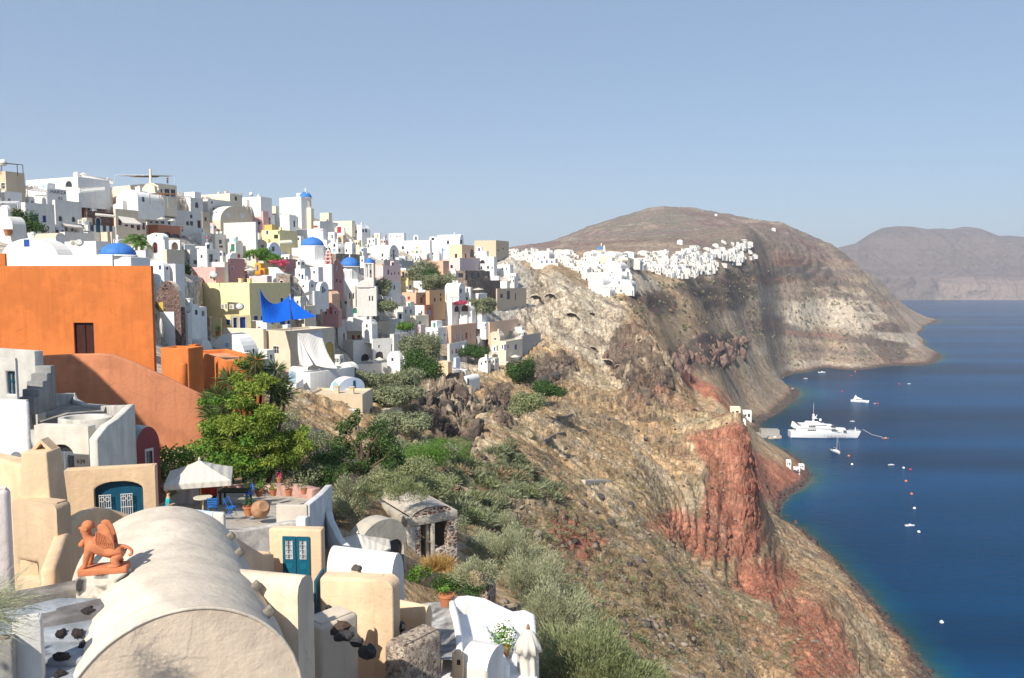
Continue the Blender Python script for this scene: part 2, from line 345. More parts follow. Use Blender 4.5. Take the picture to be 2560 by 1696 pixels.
# ---- second band
H(0,33,67,540,600,'gw','vy',[('w','k',31,578,3,8)],'whitewashed curved house at the left edge with a terracotta pot',d=112)
H(0,20,28,512,545,'wh','vy',[],'white vault end behind the curved house at the left edge',d=128)
H(86,140,165,582,610,'gw','vx',[],'low grey-beige vault behind the big white vault',d=104,rcol='ta')
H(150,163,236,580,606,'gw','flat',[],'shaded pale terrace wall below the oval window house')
H(163,241,276,603,640,'wh','flat',[('w','k',249,630,3,4)],'white block with a brown side wall left of the nearest blue dome',d=98)
H(250,280,287,580,612,'be','flat',[],'square beige chimney block above the brown side wall')
H(284,290,316,598,614,'tc','flat',[('a','k',303,608,22,16)],'small stone arch under a balustrade right of the beige block')
H(370,408,422,582,602,'wh','vy',[('w','k',391,589,3,4)],'white vaulted chapel above the brown arched door',d=138)
H(366,412,423,600,636,'wh','flat',[('a','mr',388,619,11,26)],'white house with a tall brown arched door beside plants',d=134,mark='brown arched door')
H(421,450,454,601,626,'wh','flat',[('a','n',437,615,15,18)],'white house with a wide wooden arched door',d=136)
H(408,418,462,624,668,'be','flat',[],'plain beige wall block right of the palms',d=122)
H(340,365,372,626,662,'gw','flat',[('w','k',363,654,5,12)],'pale house wall just right of the nearest blue dome',d=112)
H(369,410,424,650,684,'wh','vy',[('w','b',400,669,5,10),('w','k',418,671,4,7)],'white house with a small blue window above the stone chapel',d=104)
H(422,440,462,660,720,'wh','flat',[],'white shaded retaining block right of the stone chapel',d=105)
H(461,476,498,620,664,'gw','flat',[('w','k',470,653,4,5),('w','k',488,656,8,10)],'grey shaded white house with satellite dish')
H(494,519,551,622,678,'wh','flat',[('w','k',504,642,4,8),('w','k',528,646,9,20),('w','k',506,671,7,8),('d','tc' if 0 else 'r',541,656,5,12)],'white two-storey cube house with tall windows',mark='white two-storey cube')
H(530,562,571,655,690,'gw','flat',[('w','k',518,671,6,9)],'white stepped house beside the two-storey cube')
H(463,505,532,582,612,'wh','flat',[('w','k',465,582,4,8)],'white flat house with a long sunlit wall left of the red-clad people')
H(528,538,577,585,622,'gw','flat',[('w','k',551,605,7,10),('w','n',553,617,9,5),('a','k',538,612,7,8)],'grey-white house with one square window above a tan planter')
H(570,590,608,606,634,'gw','flat',[('d','g',582,620,8,18)],'white house front with a dark green door',mark='white house with green door')
H(604,641,670,598,634,'ta','vx',[('w','k',613,617,5,10),('w','n',623,619,6,12),('d','n',634,620,7,14),('d','k',656,620,6,14)],'tan vaulted house with brown doors beside the green creeper',mark='tan vaulted house')
H(666,672,702,605,642,'pb','vx',[('w','k',683,623,6,12),('w','k',676,637,4,5),('w','k',684,637,5,4)],'pale blue vaulted house front with one tall dark window',mark='small pale blue vault')
H(560,640,645,555,605,'gw','flat',[],'broad pale sloping wall under the long beige vaulted house',d=196)
H(655,700,745,575,622,'ye','flat',[('w','b',668,582,5,9),('w','g',697,582,4,8),('w','k',690,592,10,10)],'yellow ochre house with white balcony and awning',mark='yellow ochre house')
H(637,680,690,562,574,'oc','flat',[],'low ochre terrace roof below the pink vault')
H(630,650,657,545,570,'pk','vy',[('w','k',648,558,5,7)],'small pink vaulted house under the dark terrace',mark='small pink vault')
H(625,658,672,528,552,'pk','flat',[],'pink terrace wall carrying dark chairs')
H(570,574,612,647,674,'mv','flat',[('w','b',580,671,4,6)],'mauve terrace block beneath red arched dormers',mark='mauve block')
H(565,575,600,632,650,'wh','vx',[('a','r',597,640,6,10)],'white vault with a red arched dormer above the mauve block')
H(541,600,619,677,712,'tc','flat',[('w','k',604,692,3,14),('w','k',610,692,4,14),('w','k',616,690,3,10)],'flat terracotta block above the yellow house',d=168,mark='terracotta block')
H(461,540,563,668,725,'pk','flat',[('w','k',528,694,5,6)],'long pink wall house with a green creeper hanging down',d=150,mark='long pink wall')
H(618,668,680,690,712,'lp','flat',[],'low pinkish terrace wall above the yellow house',d=166)
H(647,660,746,652,700,'be','flat',[],'beige stepped terrace wall under bougainvillea',d=186)
H(700,714,740,648,668,'mv','flat',[],'small mauve block behind the bougainvillea')
H(655,690,712,668,694,'wh','gy',[],'plain white sloping roof right of the orange sculpted house',d=178)
H(692,725,734,688,708,'rb','flat',[('a','k',704,704,8,5)],'rough stone wall block above the yellow house',d=164)
# ---- around the churches
H(818,846,863,605,640,'wh','vy',[('w','k',836,614,5,7),('w','lb',836,626,7,11),('w','k',848,626,5,8)],'white vaulted house with a light blue window between the domes',d=245)
H(862,880,890,605,640,'wh','vx',[('w','k',866,627,4,7),('w','b',880,627,3,9),('w','b',886,627,2,9)],'white house with slim blue shutters above stone wall',d=246)
H(818,840,900,634,650,'rb','flat',[],'low rubble wall below the light blue window house',name='retaining_wall',cat='wall')
H(900,908,918,617,645,'wh','vy',[('d','b',906,624,5,9),('d','b',911,637,6,12)],'small white front with two blue doors left of the barn')
H(940,958,1002,664,704,'lp','flat',[('w','k',971,681,4,12),('w','k',979,685,3,6),('w','k',987,684,3,6),('w','k',997,684,3,6)],'pale pink house with a row of small windows',mark='pale pink house')
H(938,955,962,660,690,'sa','flat',[],'salmon house end left of the pale pink house')
H(920,960,1034,650,668,'gy','flat',[],'long grey retaining wall above the pink houses',name='retaining_wall',cat='wall')
H(985,1006,1022,677,705,'oc','vy',[('w','b',1008,687,4,14),('w','b',1016,687,3,8),('a','n',1017,706,8,16)],'ochre house with blue windows under an arched top',mark='ochre arched house')
H(1000,1020,1034,702,724,'ye','flat',[('w','b',1026,718,5,9),('w','b',1018,720,4,7)],'low yellow house with two blue shutters')
H(940,957,1003,705,758,'gw','flat',[('w','k',968,719,5,10),('w','w',978,720,7,9),('w','k',986,719,4,11)],'white two-storey house with a curved shadow on its face',mark='white house with curved gable')
H(975,980,990,744,768,'gw','flat',[('d','w',979,754,6,18)],'small grey white porch below the curved gable house')
H(766,800,822,705,742,'wh','vx',[('d','g',807,725,4,16),('w','k',812,726,3,8)],'white vaulted house with a slim green door below the pink church',mark='white vault with green door')
H(778,806,815,725,748,'wh','vy',[('d','g',787,733,5,12)],'low white vault with small green door above the awning')
H(818,830,849,728,742,'sa','gy',[],'little salmon gabled chapel wall by the pink church')
H(825,868,884,738,788,'wh','flat',[('w','k',864,757,6,7)],'white house with one square window right of the bell arch',d=218)
H(890,896,916,716,760,'ds','flat',[],'dark rubble house end beneath the church walls',d=216)
H(850,889,895,716,745,'gw','flat',[],'grey-white block below the second blue dome',d=219)
H(806,846,850,757,790,'mv','gy',[('d','r',827,777,7,18),('w','k',815,782,5,8),('w','k',838,781,4,7)],'small pink chapel with gable and dark red door',a=-3,trim='wh',mark='small pink gabled chapel',L=6)
H(866,916,922,768,800,'wh','flat',[('a','g',888,777,10,14),('w','g',906,779,12,8),('w','k',904,769,3,3)],'white house with green arched door and green shutter',a=4,mark='white house with green shutters')
H(828,870,980,790,812,'wh','flat',[('d','r',872,791,10,15),('d','r',945,798,6,9)],'long white terrace wall with two red doors',a=18,d=222,mark='white terrace with red doors')
H(845,868,978,806,858,'be','flat',[('w','k',896,823,9,11),('w','k',938,824,6,12),('w','r',883,844,7,12),('d','r',897,847,8,18),('w','r',910,843,7,11),('w','r',926,842,6,11),('d','r',939,844,8,16),('w','r',951,842,5,11),('w','k',965,838,3,6)],'beige house with red doors between slim white pilasters',a=62,trim='cr',mark='beige house with red doors',d=214)
H(842,845,868,800,860,'wh','flat',[('w','r',860,842,3,16)],'narrow white flank left of the beige red-door house',a=70,d=211)
H(968,990,1000,808,838,'wh','vx',[('w','k',990,827,4,8)],'white vaulted outbuilding right of the red-door house')
H(975,985,1022,836,866,'gw','flat',[('a','k',1000,856,5,10)],'pale white wall house below the vaulted outbuilding')
H(840,884,932,852,912,'wh','flat',[('a','gy' if 0 else 'k',913,894,20,18)],'white terrace storey with a shallow arch under the red doors',a=50,d=207)
H(930,933,990,848,910,'wh','flat',[('w','k',948,867,4,8),('a','n',949,890,20,22),('w','k',980,870,4,18)],'white terrace storey with arched recess and parasol',a=50,d=207,mark='white arched terrace')
H(888,890,1022,912,945,'wh','flat',[('w','k',945,940,6,7),('w','k',985,932,6,14),('w','k',1000,931,8,14)],'long low white basement wall of the arched terrace',a=56,d=203)
H(968,1000,1012,880,912,'wh','vy',[('w','k',981,899,5,8)],'small white vaulted cell on the arched terrace',a=30,d=205)
H(1006,1012,1041,878,910,'wh','flat',[('w','k',1028,905,2,5)],'white cube at the right end of the arched terrace',a=40,d=206)
H(1016,1021,1056,908,944,'gw','flat',[('w','lb',1026,922,3,12),('d','lb',1033,925,3,22),('w','lb',1040,918,3,12)],'white house with pale blue door at the terrace end',a=40,d=204)
H(1030,1045,1068,936,955,'wh','flat',[],'white stepped wall end above the scrub',d=200)
# ---- right middle
H(1112,1147,1164,708,762,'wh','vx',[('w','k',1152,728,4,12),('w','k',1152,746,3,9),('w','k',1158,747,2,10)],'white vaulted house with a grey awning right of the orange house',mark='white vault with awning')
H(1112,1116,1146,735,760,'gw','flat',[('w','k',1119,747,3,8),('w','k',1134,748,4,8),('w','k',1142,748,3,8)],'grey shaded loggia under the awning',d=258)
H(1162,1176,1181,718,754,'wh','flat',[('w','k',1168,726,4,10),('w','k',1167,747,4,6)],'slim white house beside the vaulted awning house')
H(1176,1200,1218,734,757,'wh','flat',[],'white terrace block carrying a round parasol',mark='white block with parasol')
H(1176,1195,1202,754,772,'mv','flat',[],'small brown-pink wall below the parasol block')
H(1112,1130,1166,756,812,'wh','flat',[('a','k',1142,772,12,16),('d','b',1151,804,4,10),('w','k',1157,800,3,8)],'white stairway house with arches and a blue door',mark='white stairway house',d=252)
H(1150,1180,1190,762,800,'wh','vy',[('a','n',1162,771,16,16)],'white round-arched porch with red flowers',d=254)
H(1005,1040,1072,732,764,'sa','flat',[('w','r',1022,746,6,8),('d','r',1054,751,6,14),('w','w',1066,750,5,12),('w','r',1059,740,4,4)],'weathered salmon house with a red door under a parasol',mark='salmon house with red door')
H(1065,1074,1113,727,778,'br','flat',[('w','mr',1087,750,4,9),('w','mr',1102,749,4,9),('w','k',1102,737,4,5)],'tall orange-tan house with three small windows',mark='orange-tan house')
H(985,1008,1038,767,800,'gw','flat',[('w','g',1015,779,4,9),('w','g',1027,779,5,10)],'pale house with two green shutters above the rocks',mark='pale house with green shutters')
H(1036,1062,1066,764,792,'wh','flat',[('w','k',1054,781,4,5)],'white house between the green shutters and the salmon tower')
H(1060,1063,1084,763,795,'tc','flat',[('w','w',1067,781,4,8),('d','lb',1075,782,6,12),('w','k',1075,772,4,4)],'small brick-pink house with a pale blue door')
H(1026,1040,1072,790,826,'cr','flat',[('w','g',1050,807,5,8)],'beige faceted house with a single green window',mark='beige house with green window')
H(1042,1052,1064,812,840,'lp','flat',[('w','r',1040,818,4,5)],'small pink-grey block below the green window house')
H(1118,1128,1190,815,856,'sa','flat',[('w','w',1140,842,5,10),('d','w',1153,845,6,16),('d','r',1166,840,5,16),('w','w',1175,842,4,14)],'salmon house with white windows and a rust awning',mark='salmon house with rust awning')
H(1062,1095,1124,820,850,'wh','flat',[('w','k',1112,838,4,5)],'low white house left of the salmon house')
H(1220,1224,1296,806,846,'pc','flat',[('w','lb',1239,834,6,10),('w','k',1249,833,3,7),('d','lb',1257,834,4,12),('d','lb',1276,834,7,12),('w','w',1289,832,3,5)],'peach house with pale blue shutters below the grey rubble slope',mark='peach house with blue shutters')
H(1200,1215,1224,806,826,'wh','flat',[('w','b',1214,813,5,7),('w','b',1214,821,4,4)],'tiny white house with two blue windows left of the peach house')
H(1222,1250,1262,830,870,'be','vy',[('w','b',1238,848,4,5)],'rounded beige cave house in front of the peach house',d=256)
H(1180,1200,1226,842,880,'gy','vy',[],'grey plastered rock house right of the rust awning',d=255)
H(1245,1265,1306,854,900,'cr','flat',[('w','b',1256,868,3,10),('d','b',1263,869,5,15),('w','k',1270,867,3,9),('d','b',1290,868,6,13)],'cream vaulted house with three blue doors above the terrace',mark='cream house with blue doors')
H(1248,1250,1304,878,904,'be','flat',[('a','b',1268,894,14,14),('w','b',1256,893,3,6)],'beige arched ground floor behind two white parasols',d=252)
H(1302,1306,1352,840,880,'gy','flat',[],'grey concrete annex with buttresses right of the cream house')
H(1118,1124,1168,860,890,'gw','flat',[('a','k',1131,880,3,10),('d','r',1141,878,5,12)],'white house with a red door at the foot of the white stairs',mark='white house at stair foot')
H(1150,1160,1168,864,888,'wh','flat',[('w','k',1163,876,3,9)],'white block right of the red door at stair foot')
H(1095,1124,1126,862,885,'rb','flat',[],'rubble retaining wall left of the stair-foot house',name='retaining_wall',cat='wall')
H(1045,1094,1100,858,888,'ds','flat',[],'dark dry-stone wall below the dry grass patch',name='retaining_wall',cat='wall')
H(1094,1120,1130,905,930,'pc','flat',[],'salmon rock-cut wall block below the stair-foot house')
H(1134,1165,1170,925,955,'wh','flat',[('w','k',1150,940,3,5)],'white block with steps in the lower stairway complex')
H(1150,1172,1200,942,968,'wh','vy',[('w','k',1170,955,4,18)],'lowest white vaulted house beside the zigzag steps',mark='lowest white vault')
H(1134,1140,1150,895,925,'lb' if 0 else 'pb','flat',[],'tall pale blue wall piece above the lower stairway')
H(738,762,775,672,700,'wh','flat',[('w','k',748,688,4,8),('d','b',756,693,5,12)],'white house with blue door between the sails and the large blue dome')
H(745,772,788,700,729,'wh','vx',[('w','k',758,715,4,7),('w','k',780,715,3,7)],'white vault just right of the grey slung awning')
H(755,786,800,728,754,'wh','flat',[('w','k',768,742,4,7),('w','k',778,742,4,7)],'white flat house below the vault by the grey awning')
H(735,752,764,742,766,'gw','flat',[('w','k',744,756,4,7)],'grey-white house low beside the right blue sail')
H(772,796,808,668,693,'wh','flat',[('w','k',785,681,4,7)],'white house at the foot of the large blue-domed church')
H(742,765,790,765,792,'cr','flat',[('w','n',755,779,4,7),('w','k',775,780,3,7)],'cream house right behind the right blue sail')
H(1000,1030,1045,845,872,'wh','flat',[('w','k',1012,858,4,7),('w','k',1022,858,4,7)],'white house in the gully under the dry-stone wall')
H(1180,1205,1218,770,800,'wh','flat',[('w','k',1192,785,4,7)],'white house between the round bush and the white stairway house')
H(905,930,944,800,830,'wh','vy',[('w','k',917,815,4,8)],'white vaulted house tucked behind the red-door house')
# ------------------------------------------------------------------ terrain control points: (u, v, Y) in photo pixels of the 2367-wide view
SP = [(1560,1660,55),(1900,1500,130),(1300,1400,58),(1250,1250,80),(1500,1300,108),(1600,1190,180),(1540,1190,172),(1700,1100,200),(1690,1190,190),(1735,1100,202),(1730,1190,196),(1660,1290,176),(1600,1282,174),(1700,1300,186),(1752,1268,192),(1800,1310,218),(1750,1400,150),(1900,1380,205),
 (1400,1100,150),(1200,1100,108),(1100,1000,122),(950,930,138),(1000,1080,92),(880,1130,66),(1280,900,218),(1400,980,205),(1550,1000,215),(1640,960,238),
 (1560,855,275),(1475,765,305),(1530,800,285),(1350,830,275),(1250,760,290),(1330,700,322),(1420,850,280),(1700,985,208),(1725,990,206),(1742,1235,200),(1690,1240,192),(1640,1100,195),
 (1000,900,180),(1060,950,148),(1080,1060,125),(1150,1200,86),(1110,1120,97),(1180,930,190),(1200,850,225),(1100,870,198),(1500,1150,150),(1400,1250,108),
 (1480,1420,72),(1600,1450,88),(1350,1320,78),(1250,1500,36),(1370,1500,33),(1450,1568,30),(1500,1568,34),(1620,1568,52),(1760,1568,100),(1900,1568,150),(2020,1568,196),(1180,1330,52),
 (1120,1230,64),
 (1440,590,480),(1250,590,420),(1400,675,400),(1500,640,520),(1600,640,600),(1760,605,895),(1760,560,970),(1650,550,900),(1700,620,790),(1500,580,700),(1330,640,400),(1450,650,440),(1560,620,560),
 (1220,578,1500),(1350,530,1600),(1440,498,1620),(1530,480,1650),(1600,486,1600),(1680,495,1600),(1750,505,1550),(1800,508,1450),(1830,535,1350),(1860,552,1300),
 (1730,640,825),(1730,720,780),(1730,800,740),(1770,640,865),(1770,720,860),(1770,800,850),(1790,507,1480),(1815,521,1400),(1845,545,1330),(1885,562,1290),(1925,576,1290),(1950,592,1300),(2000,645,1350),(2060,695,1500),(1905,570,1300),(1700,540,1200),(1550,530,1200),(1400,560,1150),(1820,570,1050),
 (2080,742,1150),(2000,655,1200),(1900,645,1110),(1800,640,935),(1850,720,985),(1950,780,990),(1800,770,890),(1700,700,705),(1700,800,665),(1600,700,530),
 (1600,800,490),(1680,860,590),(1750,900,650),(1560,830,400),(1640,900,420),(1700,945,520),(2050,780,1050),(2120,800,1080),(1500,700,420),(1760,680,830),
 (1745,962,610),(1760,1080,405),(1800,1060,425),(1740,1040,385),(1740,1150,330),(1790,1130,385),(2100,725,1700),(2060,715,1650)]
SHORE = [(2380,1790),(2325,1700),(2285,1640),(2228,1570),(2180,1510),(2120,1440),(2055,1375),(1990,1318),(1937,1282),(1965,1240),(2022,1195),(2001,1163),(1960,1128),(1900,1108),(1868,1090),(1885,1062),(1910,1048),
 (1950,1027),(1993,990),(1975,962),(1936,941),(1947,925),(2055,917),(2217,914),(2347,898),(2310,868),(2290,840),(2304,817),(2285,792),(2262,757)]
def sea_pt(u, v):
    r = ray(u, v); k = -CZ/r[2]; return (r[0]*k, r[1]*k)
pts3 = []
for u, v, Y in VP: p = P(u*K, v*K, Y); pts3.append((p.x, p.y, p.z-1.0))
for u, v, Y in SP: p = P(u*K, v*K, Y); pts3.append(tuple(p))
sh = [sea_pt(*s) for s in SHORE]
for i, (x, y) in enumerate(sh):
    pts3.append((x, y, 0.4))
    a = sh[max(i-1, 0)]; b = sh[min(i+1, len(sh)-1)]
    tx, ty = b[0]-a[0], b[1]-a[1]; l = math.hypot(tx, ty); nx, ny = ty/l, -tx/l
    s = max(14, y*.05); pts3.append((x+nx*s, y+ny*s, -5)); pts3.append((x+nx*s*4, y+ny*s*4, -22))
# xyz points: ground under the foreground buildings, the hidden far sides and the sea bed
pts3 += [(-6,4,99),(-16,10,101),(-30,20,103),(-8,14,100),(-15,22,99.5),(-12,30,97),(-18,36,98),(-14,42,96.3),(-24,44,99),(-30,52,102),(-22,58,100.5),
 (4,6,96),(10,12,90),(-2,18,95),(-4,24,95.2),(-2,34,93.2),(-9,40,96.5),(-4,46,91.8),(-9,52,95.5),(0,60,88.5),(-110,150,132),(14,24,86),(26,40,72),(50,60,48),(80,100,22),(95,160,8),
 (-130,260,122),(-150,200,128),(-90,300,124),(-60,360,118),(0,400,112),(-200,300,110),(-300,400,90),(-100,480,80),(40,480,112),(60,420,112),
 (110,600,122),(120,900,150),(-100,900,120),(-300,1500,110),(-900,1500,80),(0,2200,150),(500,2200,180),(900,2000,120),(300,2600,100),(1100,2600,10),
 (900,1600,-25),(1400,1500,-40),(400,700,-30),(700,600,-40),(250,300,-35),(400,200,-40),(180,240,-25),(200,120,-30),(900,900,-40),(1500,2400,-40),(120,60,-10),
 (100,235,15),(98,280,18),(80,300,40),(100,330,17),(118,330,6),(95,360,24),(130,400,12),(70,330,58),(100,420,38),(150,480,14),(175,560,5),
 (-1200,3000,60),(1500,3200,-40),(400,3200,60)]
pts3 = np.array(pts3, float)
TA, TB = 3.2, 1.0
def feat(x, y): return np.stack([np.arctan2(x, y)*TA, np.log(np.hypot(x, y))*TB], -1)
PF = feat(pts3[:, 0], pts3[:, 1]); PR = np.hypot(pts3[:, 0], pts3[:, 1])
PT = (pts3[:, 2]-CZ)/PR
n = len(PF)
D0 = np.linalg.norm(PF[:, None]-PF[None], axis=-1)
A = np.zeros((n+1, n+1)); A[:n, :n] = -np.sqrt(D0**2+.0036)+np.eye(n)*.006; A[:n, n] = 1; A[n, :n] = 1
W = np.linalg.solve(A, np.append(PT, 0))
def base_t(fx):
    out = np.empty(len(fx))
    for i in range(0, len(fx), 40000):
        q = fx[i:i+40000]; d = np.sqrt(((q[:, None]-PF[None])**2).sum(-1)+.0036); out[i:i+40000] = -d@W[:n]+W[n]
    return out
# polar grid
NT = 1150
lr = np.concatenate([np.linspace(math.log(4), math.log(45), 130)[:-1], np.linspace(math.log(45), math.log(650), 560)[:-1], np.linspace(math.log(650), math.log(1500), 330)[:-1], np.linspace(math.log(1500), math.log(3000), 60)])
NR = len(lr)
th = np.linspace(R(-42), R(41), NT)
# coarse evaluation then bilinear upsample (the RBF is smooth away from its centres)
THG, LRG = np.meshgrid(th, lr)
Fg = np.stack([THG.ravel()*TA, LRG.ravel()*TB], -1)
def coarse():
    ct = np.linspace(th[0], th[-1], 420); cl = np.linspace(lr[0], lr[-1], 420)
    g = np.stack([a.ravel() for a in np.meshgrid(ct*TA, cl*TB)], -1)
    T = base_t(g).reshape(420, 420)
    a = (THG-ct[0])/(ct[1]-ct[0]); b = (LRG-cl[0])/(cl[1]-cl[0])
    i = np.clip(a.astype(int), 0, 418); j = np.clip(b.astype(int), 0, 418); a = a-i; b = b-j
    return (T[j, i]*(1-a)+T[j, i+1]*a)*(1-b)+(T[j+1, i]*(1-a)+T[j+1, i+1]*a)*b
RG = np.exp(LRG); XG = RG*np.sin(THG); YG = RG*np.cos(THG)
ZB = CZ+coarse()*RG
SKYL = [(-120,395),(0,405),(60,420),(400,435),(640,478),(740,505),(800,520),(900,553),(1000,566),(1180,590),(1230,615),(1330,640)]
LOWL = [(-120,900),(330,930),(440,960),(560,1010),(640,1040),(760,1030),(850,950),(1010,905),(1060,900),(1100,960),(1130,960),(1190,880),(1240,850),(1330,760)]

# ---- the village slope: the ground runs through the feet of the houses
EXTRA = [(790,745,205),(800,765,203),(810,797,200),(845,803,206),(770,790,195),(900,800,214),(930,765,212),(870,850,208),(960,780,216),(510,815,152),(560,822,148),(540,800,156),(470,760,125),(285,664,96),(780,700,215),(840,720,216),(875,705,222),(918,755,219),(626,815,146),(727,930,128),(838,930,128),(430,790,88),(610,895,112),(100,640,74),(500,895,104),(885,985,112),(770,1060,118),(907,1060,116)]
hp = [(a[1], a[4], k.get('d') or DV(a[1], a[4])) for a, k in HL if k.get('cat') != 'wall']+EXTRA
HQ = np.array([(u/600, v/260) for u, v, Y in hp]+[tuple(q) for q in VQ]); HLn = np.array([math.log(Y) for u, v, Y in hp]+list(VL))
_d2 = np.sqrt(((HQ[:, None]-HQ[None])**2).sum(-1)+.0012); _A2 = np.zeros((len(HQ)+1,)*2); _A2[:-1, :-1] = -_d2+np.eye(len(HQ))*.014; _A2[:-1, -1] = 1; _A2[-1, :-1] = 1
_W2 = np.linalg.solve(_A2, np.append(HLn, 0))
cu = np.linspace(-120, 1420, 320); cv = np.arange(1140, 430, -4.0)
GU, GV = np.meshgrid(cu, cv); qq = np.stack([GU.ravel()/600, GV.ravel()/260], -1)
DG = np.concatenate([-np.sqrt(((qq[i:i+8000, None]-HQ[None])**2).sum(-1)+.0012)@_W2[:-1]+_W2[-1] for i in range(0, len(qq), 8000)])
DG = np.exp(DG).reshape(GU.shape)*1.012
DG = np.maximum.accumulate(DG*(1+np.arange(len(cv))[:, None]*1e-4), axis=0)
sky_v = np.interp(cu, [p[0]*K for p in SKYL], [p[1]*K for p in SKYL]); low_v = np.interp(cu, [p[0]*K for p in LOWL], [p[1]*K for p in LOWL])
YG0 = YG; u0_, _ = proj(XG, YG, ZB)
for ci in range(len(cu)-1):
    pass
colf = np.clip((u0_-cu[0])/(cu[1]-cu[0]), 0, len(cu)-1.001); ci = colf.astype(int); cf = colf-ci
# invert depth(v) per column
YS = np.exp(np.linspace(math.log(44), math.log(420), 260)); VI = np.empty((len(cu), 260)); 
for c in range(len(cu)): VI[c] = np.interp(YS, DG[:, c], cv)
yi = np.clip((np.log(np.maximum(YG, 1))-math.log(44))/(math.log(420)-math.log(44))*259, 0, 258.999); y0 = yi.astype(int); yf = yi-y0
VV = (VI[ci, y0]*(1-yf)+VI[ci, y0+1]*yf)*(1-cf)+(VI[np.minimum(ci+1, len(cu)-1), y0]*(1-yf)+VI[np.minimum(ci+1, len(cu)-1), y0+1]*yf)*cf
skv = np.interp(u0_, cu, sky_v); lov = np.interp(u0_, cu, low_v)
VVc = np.maximum(VV, skv)
b_ = 848.0-VVc; zv = CZ+(-F*sp+b_*cp)/(F*cp+b_*sp)*YG-.6
over = np.clip(skv-VV, 0, 200)
ycr = np.array([np.interp(-sky_v[c], -cv, DG[:, c]) for c in range(len(cu))]); ycr = np.interp(u0_, cu, ycr)
zv = zv-np.clip(YG-ycr, 0, 400)*.22
wv_ = (1-sstep(1270, 1400, u0_))*(1-sstep(lov-25, lov+5, VV))*sstep(46, 58, YG)*(1-sstep(380, 480, YG))
ZB = ZB*(1-wv_)+np.where(YG > ycr, np.minimum(ZB, zv), zv)*wv_
# image coordinates of the smooth ground, to lay out rock and soil where the place has them
UG, VG = proj(XG, YG, ZB)
wu = UG+26*fbm(XG/14, YG/14, 4, 3)*2; wv = VG+22*fbm(XG/14+9, YG/14, 4, 5)*2
def pmask(poly, feather, near=0, far=1e9):
    q = np.array(poly, float)*K; m = np.zeros(UG.shape)
    sel = (wu > q[:, 0].min()-feather) & (wu < q[:, 0].max()+feather) & (wv > q[:, 1].min()-feather) & (wv < q[:, 1].max()+feather) & (RG > near) & (RG < far)
    if not sel.any(): return m
    x = wu[sel]; y = wv[sel]; ins = np.zeros(len(x), bool); d = np.full(len(x), 1e9)
    for i in range(len(q)):
        x0, y0 = q[i]; x1, y1 = q[(i+1) % len(q)]
        c = ((y0 > y) != (y1 > y)) & (x < (x1-x0)*(y-y0)/((y1-y0) if y1 != y0 else 1e-9)+x0); ins ^= c
        t = np.clip(((x-x0)*(x1-x0)+(y-y0)*(y1-y0))/((x1-x0)**2+(y1-y0)**2+1e-9), 0, 1)
        d = np.minimum(d, np.hypot(x-x0-t*(x1-x0), y-y0-t*(y1-y0)))
    sd = np.where(ins, d, -d); m[sel] = sstep(-feather, feather, sd); return m
LAVA = [([(960,900),(1060,880),(1110,930),(1105,1010),(1090,1075),(1060,1060),(1010,1010),(950,985),(935,950)], 10, 60, 260, 5.0),
 ([(1120,1190),(1180,1180),(1240,1240),(1245,1330),(1210,1340),(1160,1260)], 8, 40, 200, 2.4),
 ([(1180,840),(1330,815),(1330,860),(1240,900),(1200,890)], 8, 100, 400, 2.6),
 ([(1395,830),(1440,765),(1480,760),(1540,830),(1570,900),(1540,930),(1450,930),(1430,880)], 8, 150, 330, 5.0),
 ([(1540,815),(1600,790),(1660,765),(1720,770),(1735,800),(1690,830),(1640,860),(1570,850)], 8, 330, 800, 6.0),
 ([(1440,690),(1510,670),(1560,690),(1570,730),(1500,730)], 8, 300, 700, 5.0),
 ([(1560,660),(1640,640),(1720,615),(1770,610),(1740,650),(1700,700),(1640,720),(1600,690)], 8, 300, 1100, 4.0),
 ([(1790,600),(1850,580),(1900,600),(1960,680),(2050,740),(2030,745),(1940,690),(1880,650),(1800,640),(1720,700),(1700,690)], 10, 500, 1500, 4.5),
 ([(1970,790),(2020,760),(2080,750),(2100,800),(2095,838),(2040,830),(2020,790)], 8, 600, 1500, 5.0),
 ([(1120,900),(1180,890),(1200,960),(1170,1000),(1130,960)], 8, 100, 260, 3.0)]
TUFF = [([(1200,640),(1290,625),(1400,690),(1440,700),(1460,800),(1400,860),(1300,800),(1210,760),(1200,700)], 14, 200, 480),
 ([(1440,640),(1500,635),(1530,660),(1500,690),(1450,690)], 8, 300, 600),
 ([(1790,720),(1900,690),(1990,680),(2060,740),(2000,760),(1900,760),(1830,770)], 10, 600, 1400)]
RED = [([(1580,1000),(1700,975),(1745,985),(1760,1180),(1770,1260),(1720,1300),(1600,1280),(1500,1230),(1530,1180),(1620,1180),(1640,1080)], 12, 100, 260),
 ([(1780,1400),(1850,1380),(1930,1420),(1980,1568),(1850,1600),(1820,1500)], 14, 60, 300),
 ([(1540,835),(1600,860),(1680,910),(1690,945),(1630,910),(1560,870)], 6, 260, 520),
 ([(1740,1040),(1870,1100),(1840,1150),(1770,1160),(1740,1120)], 8, 260, 520),
 ([(1260,1200),(1340,1210),(1400,1260),(1360,1290),(1290,1270)], 10, 40, 220),
 ([(1700,1300),(1790,1290),(1860,1330),(1800,1390),(1720,1380),(1690,1340)], 12, 60, 300)]
MASK = {}
ml = np.zeros(UG.shape); al = np.zeros(UG.shape)
for poly, f, a, b, amp in LAVA:
    q = pmask(poly, f, a, b); ml = np.maximum(ml, q); al = np.maximum(al, q*amp)
mt = np.zeros(UG.shape); mr = np.zeros(UG.shape)
for poly, f, a, b in TUFF: mt = np.maximum(mt, pmask(poly, f, a, b))
for poly, f, a, b in RED: mr = np.maximum(mr, pmask(poly, f, a, b))
land = sstep(-2, 3, ZB)
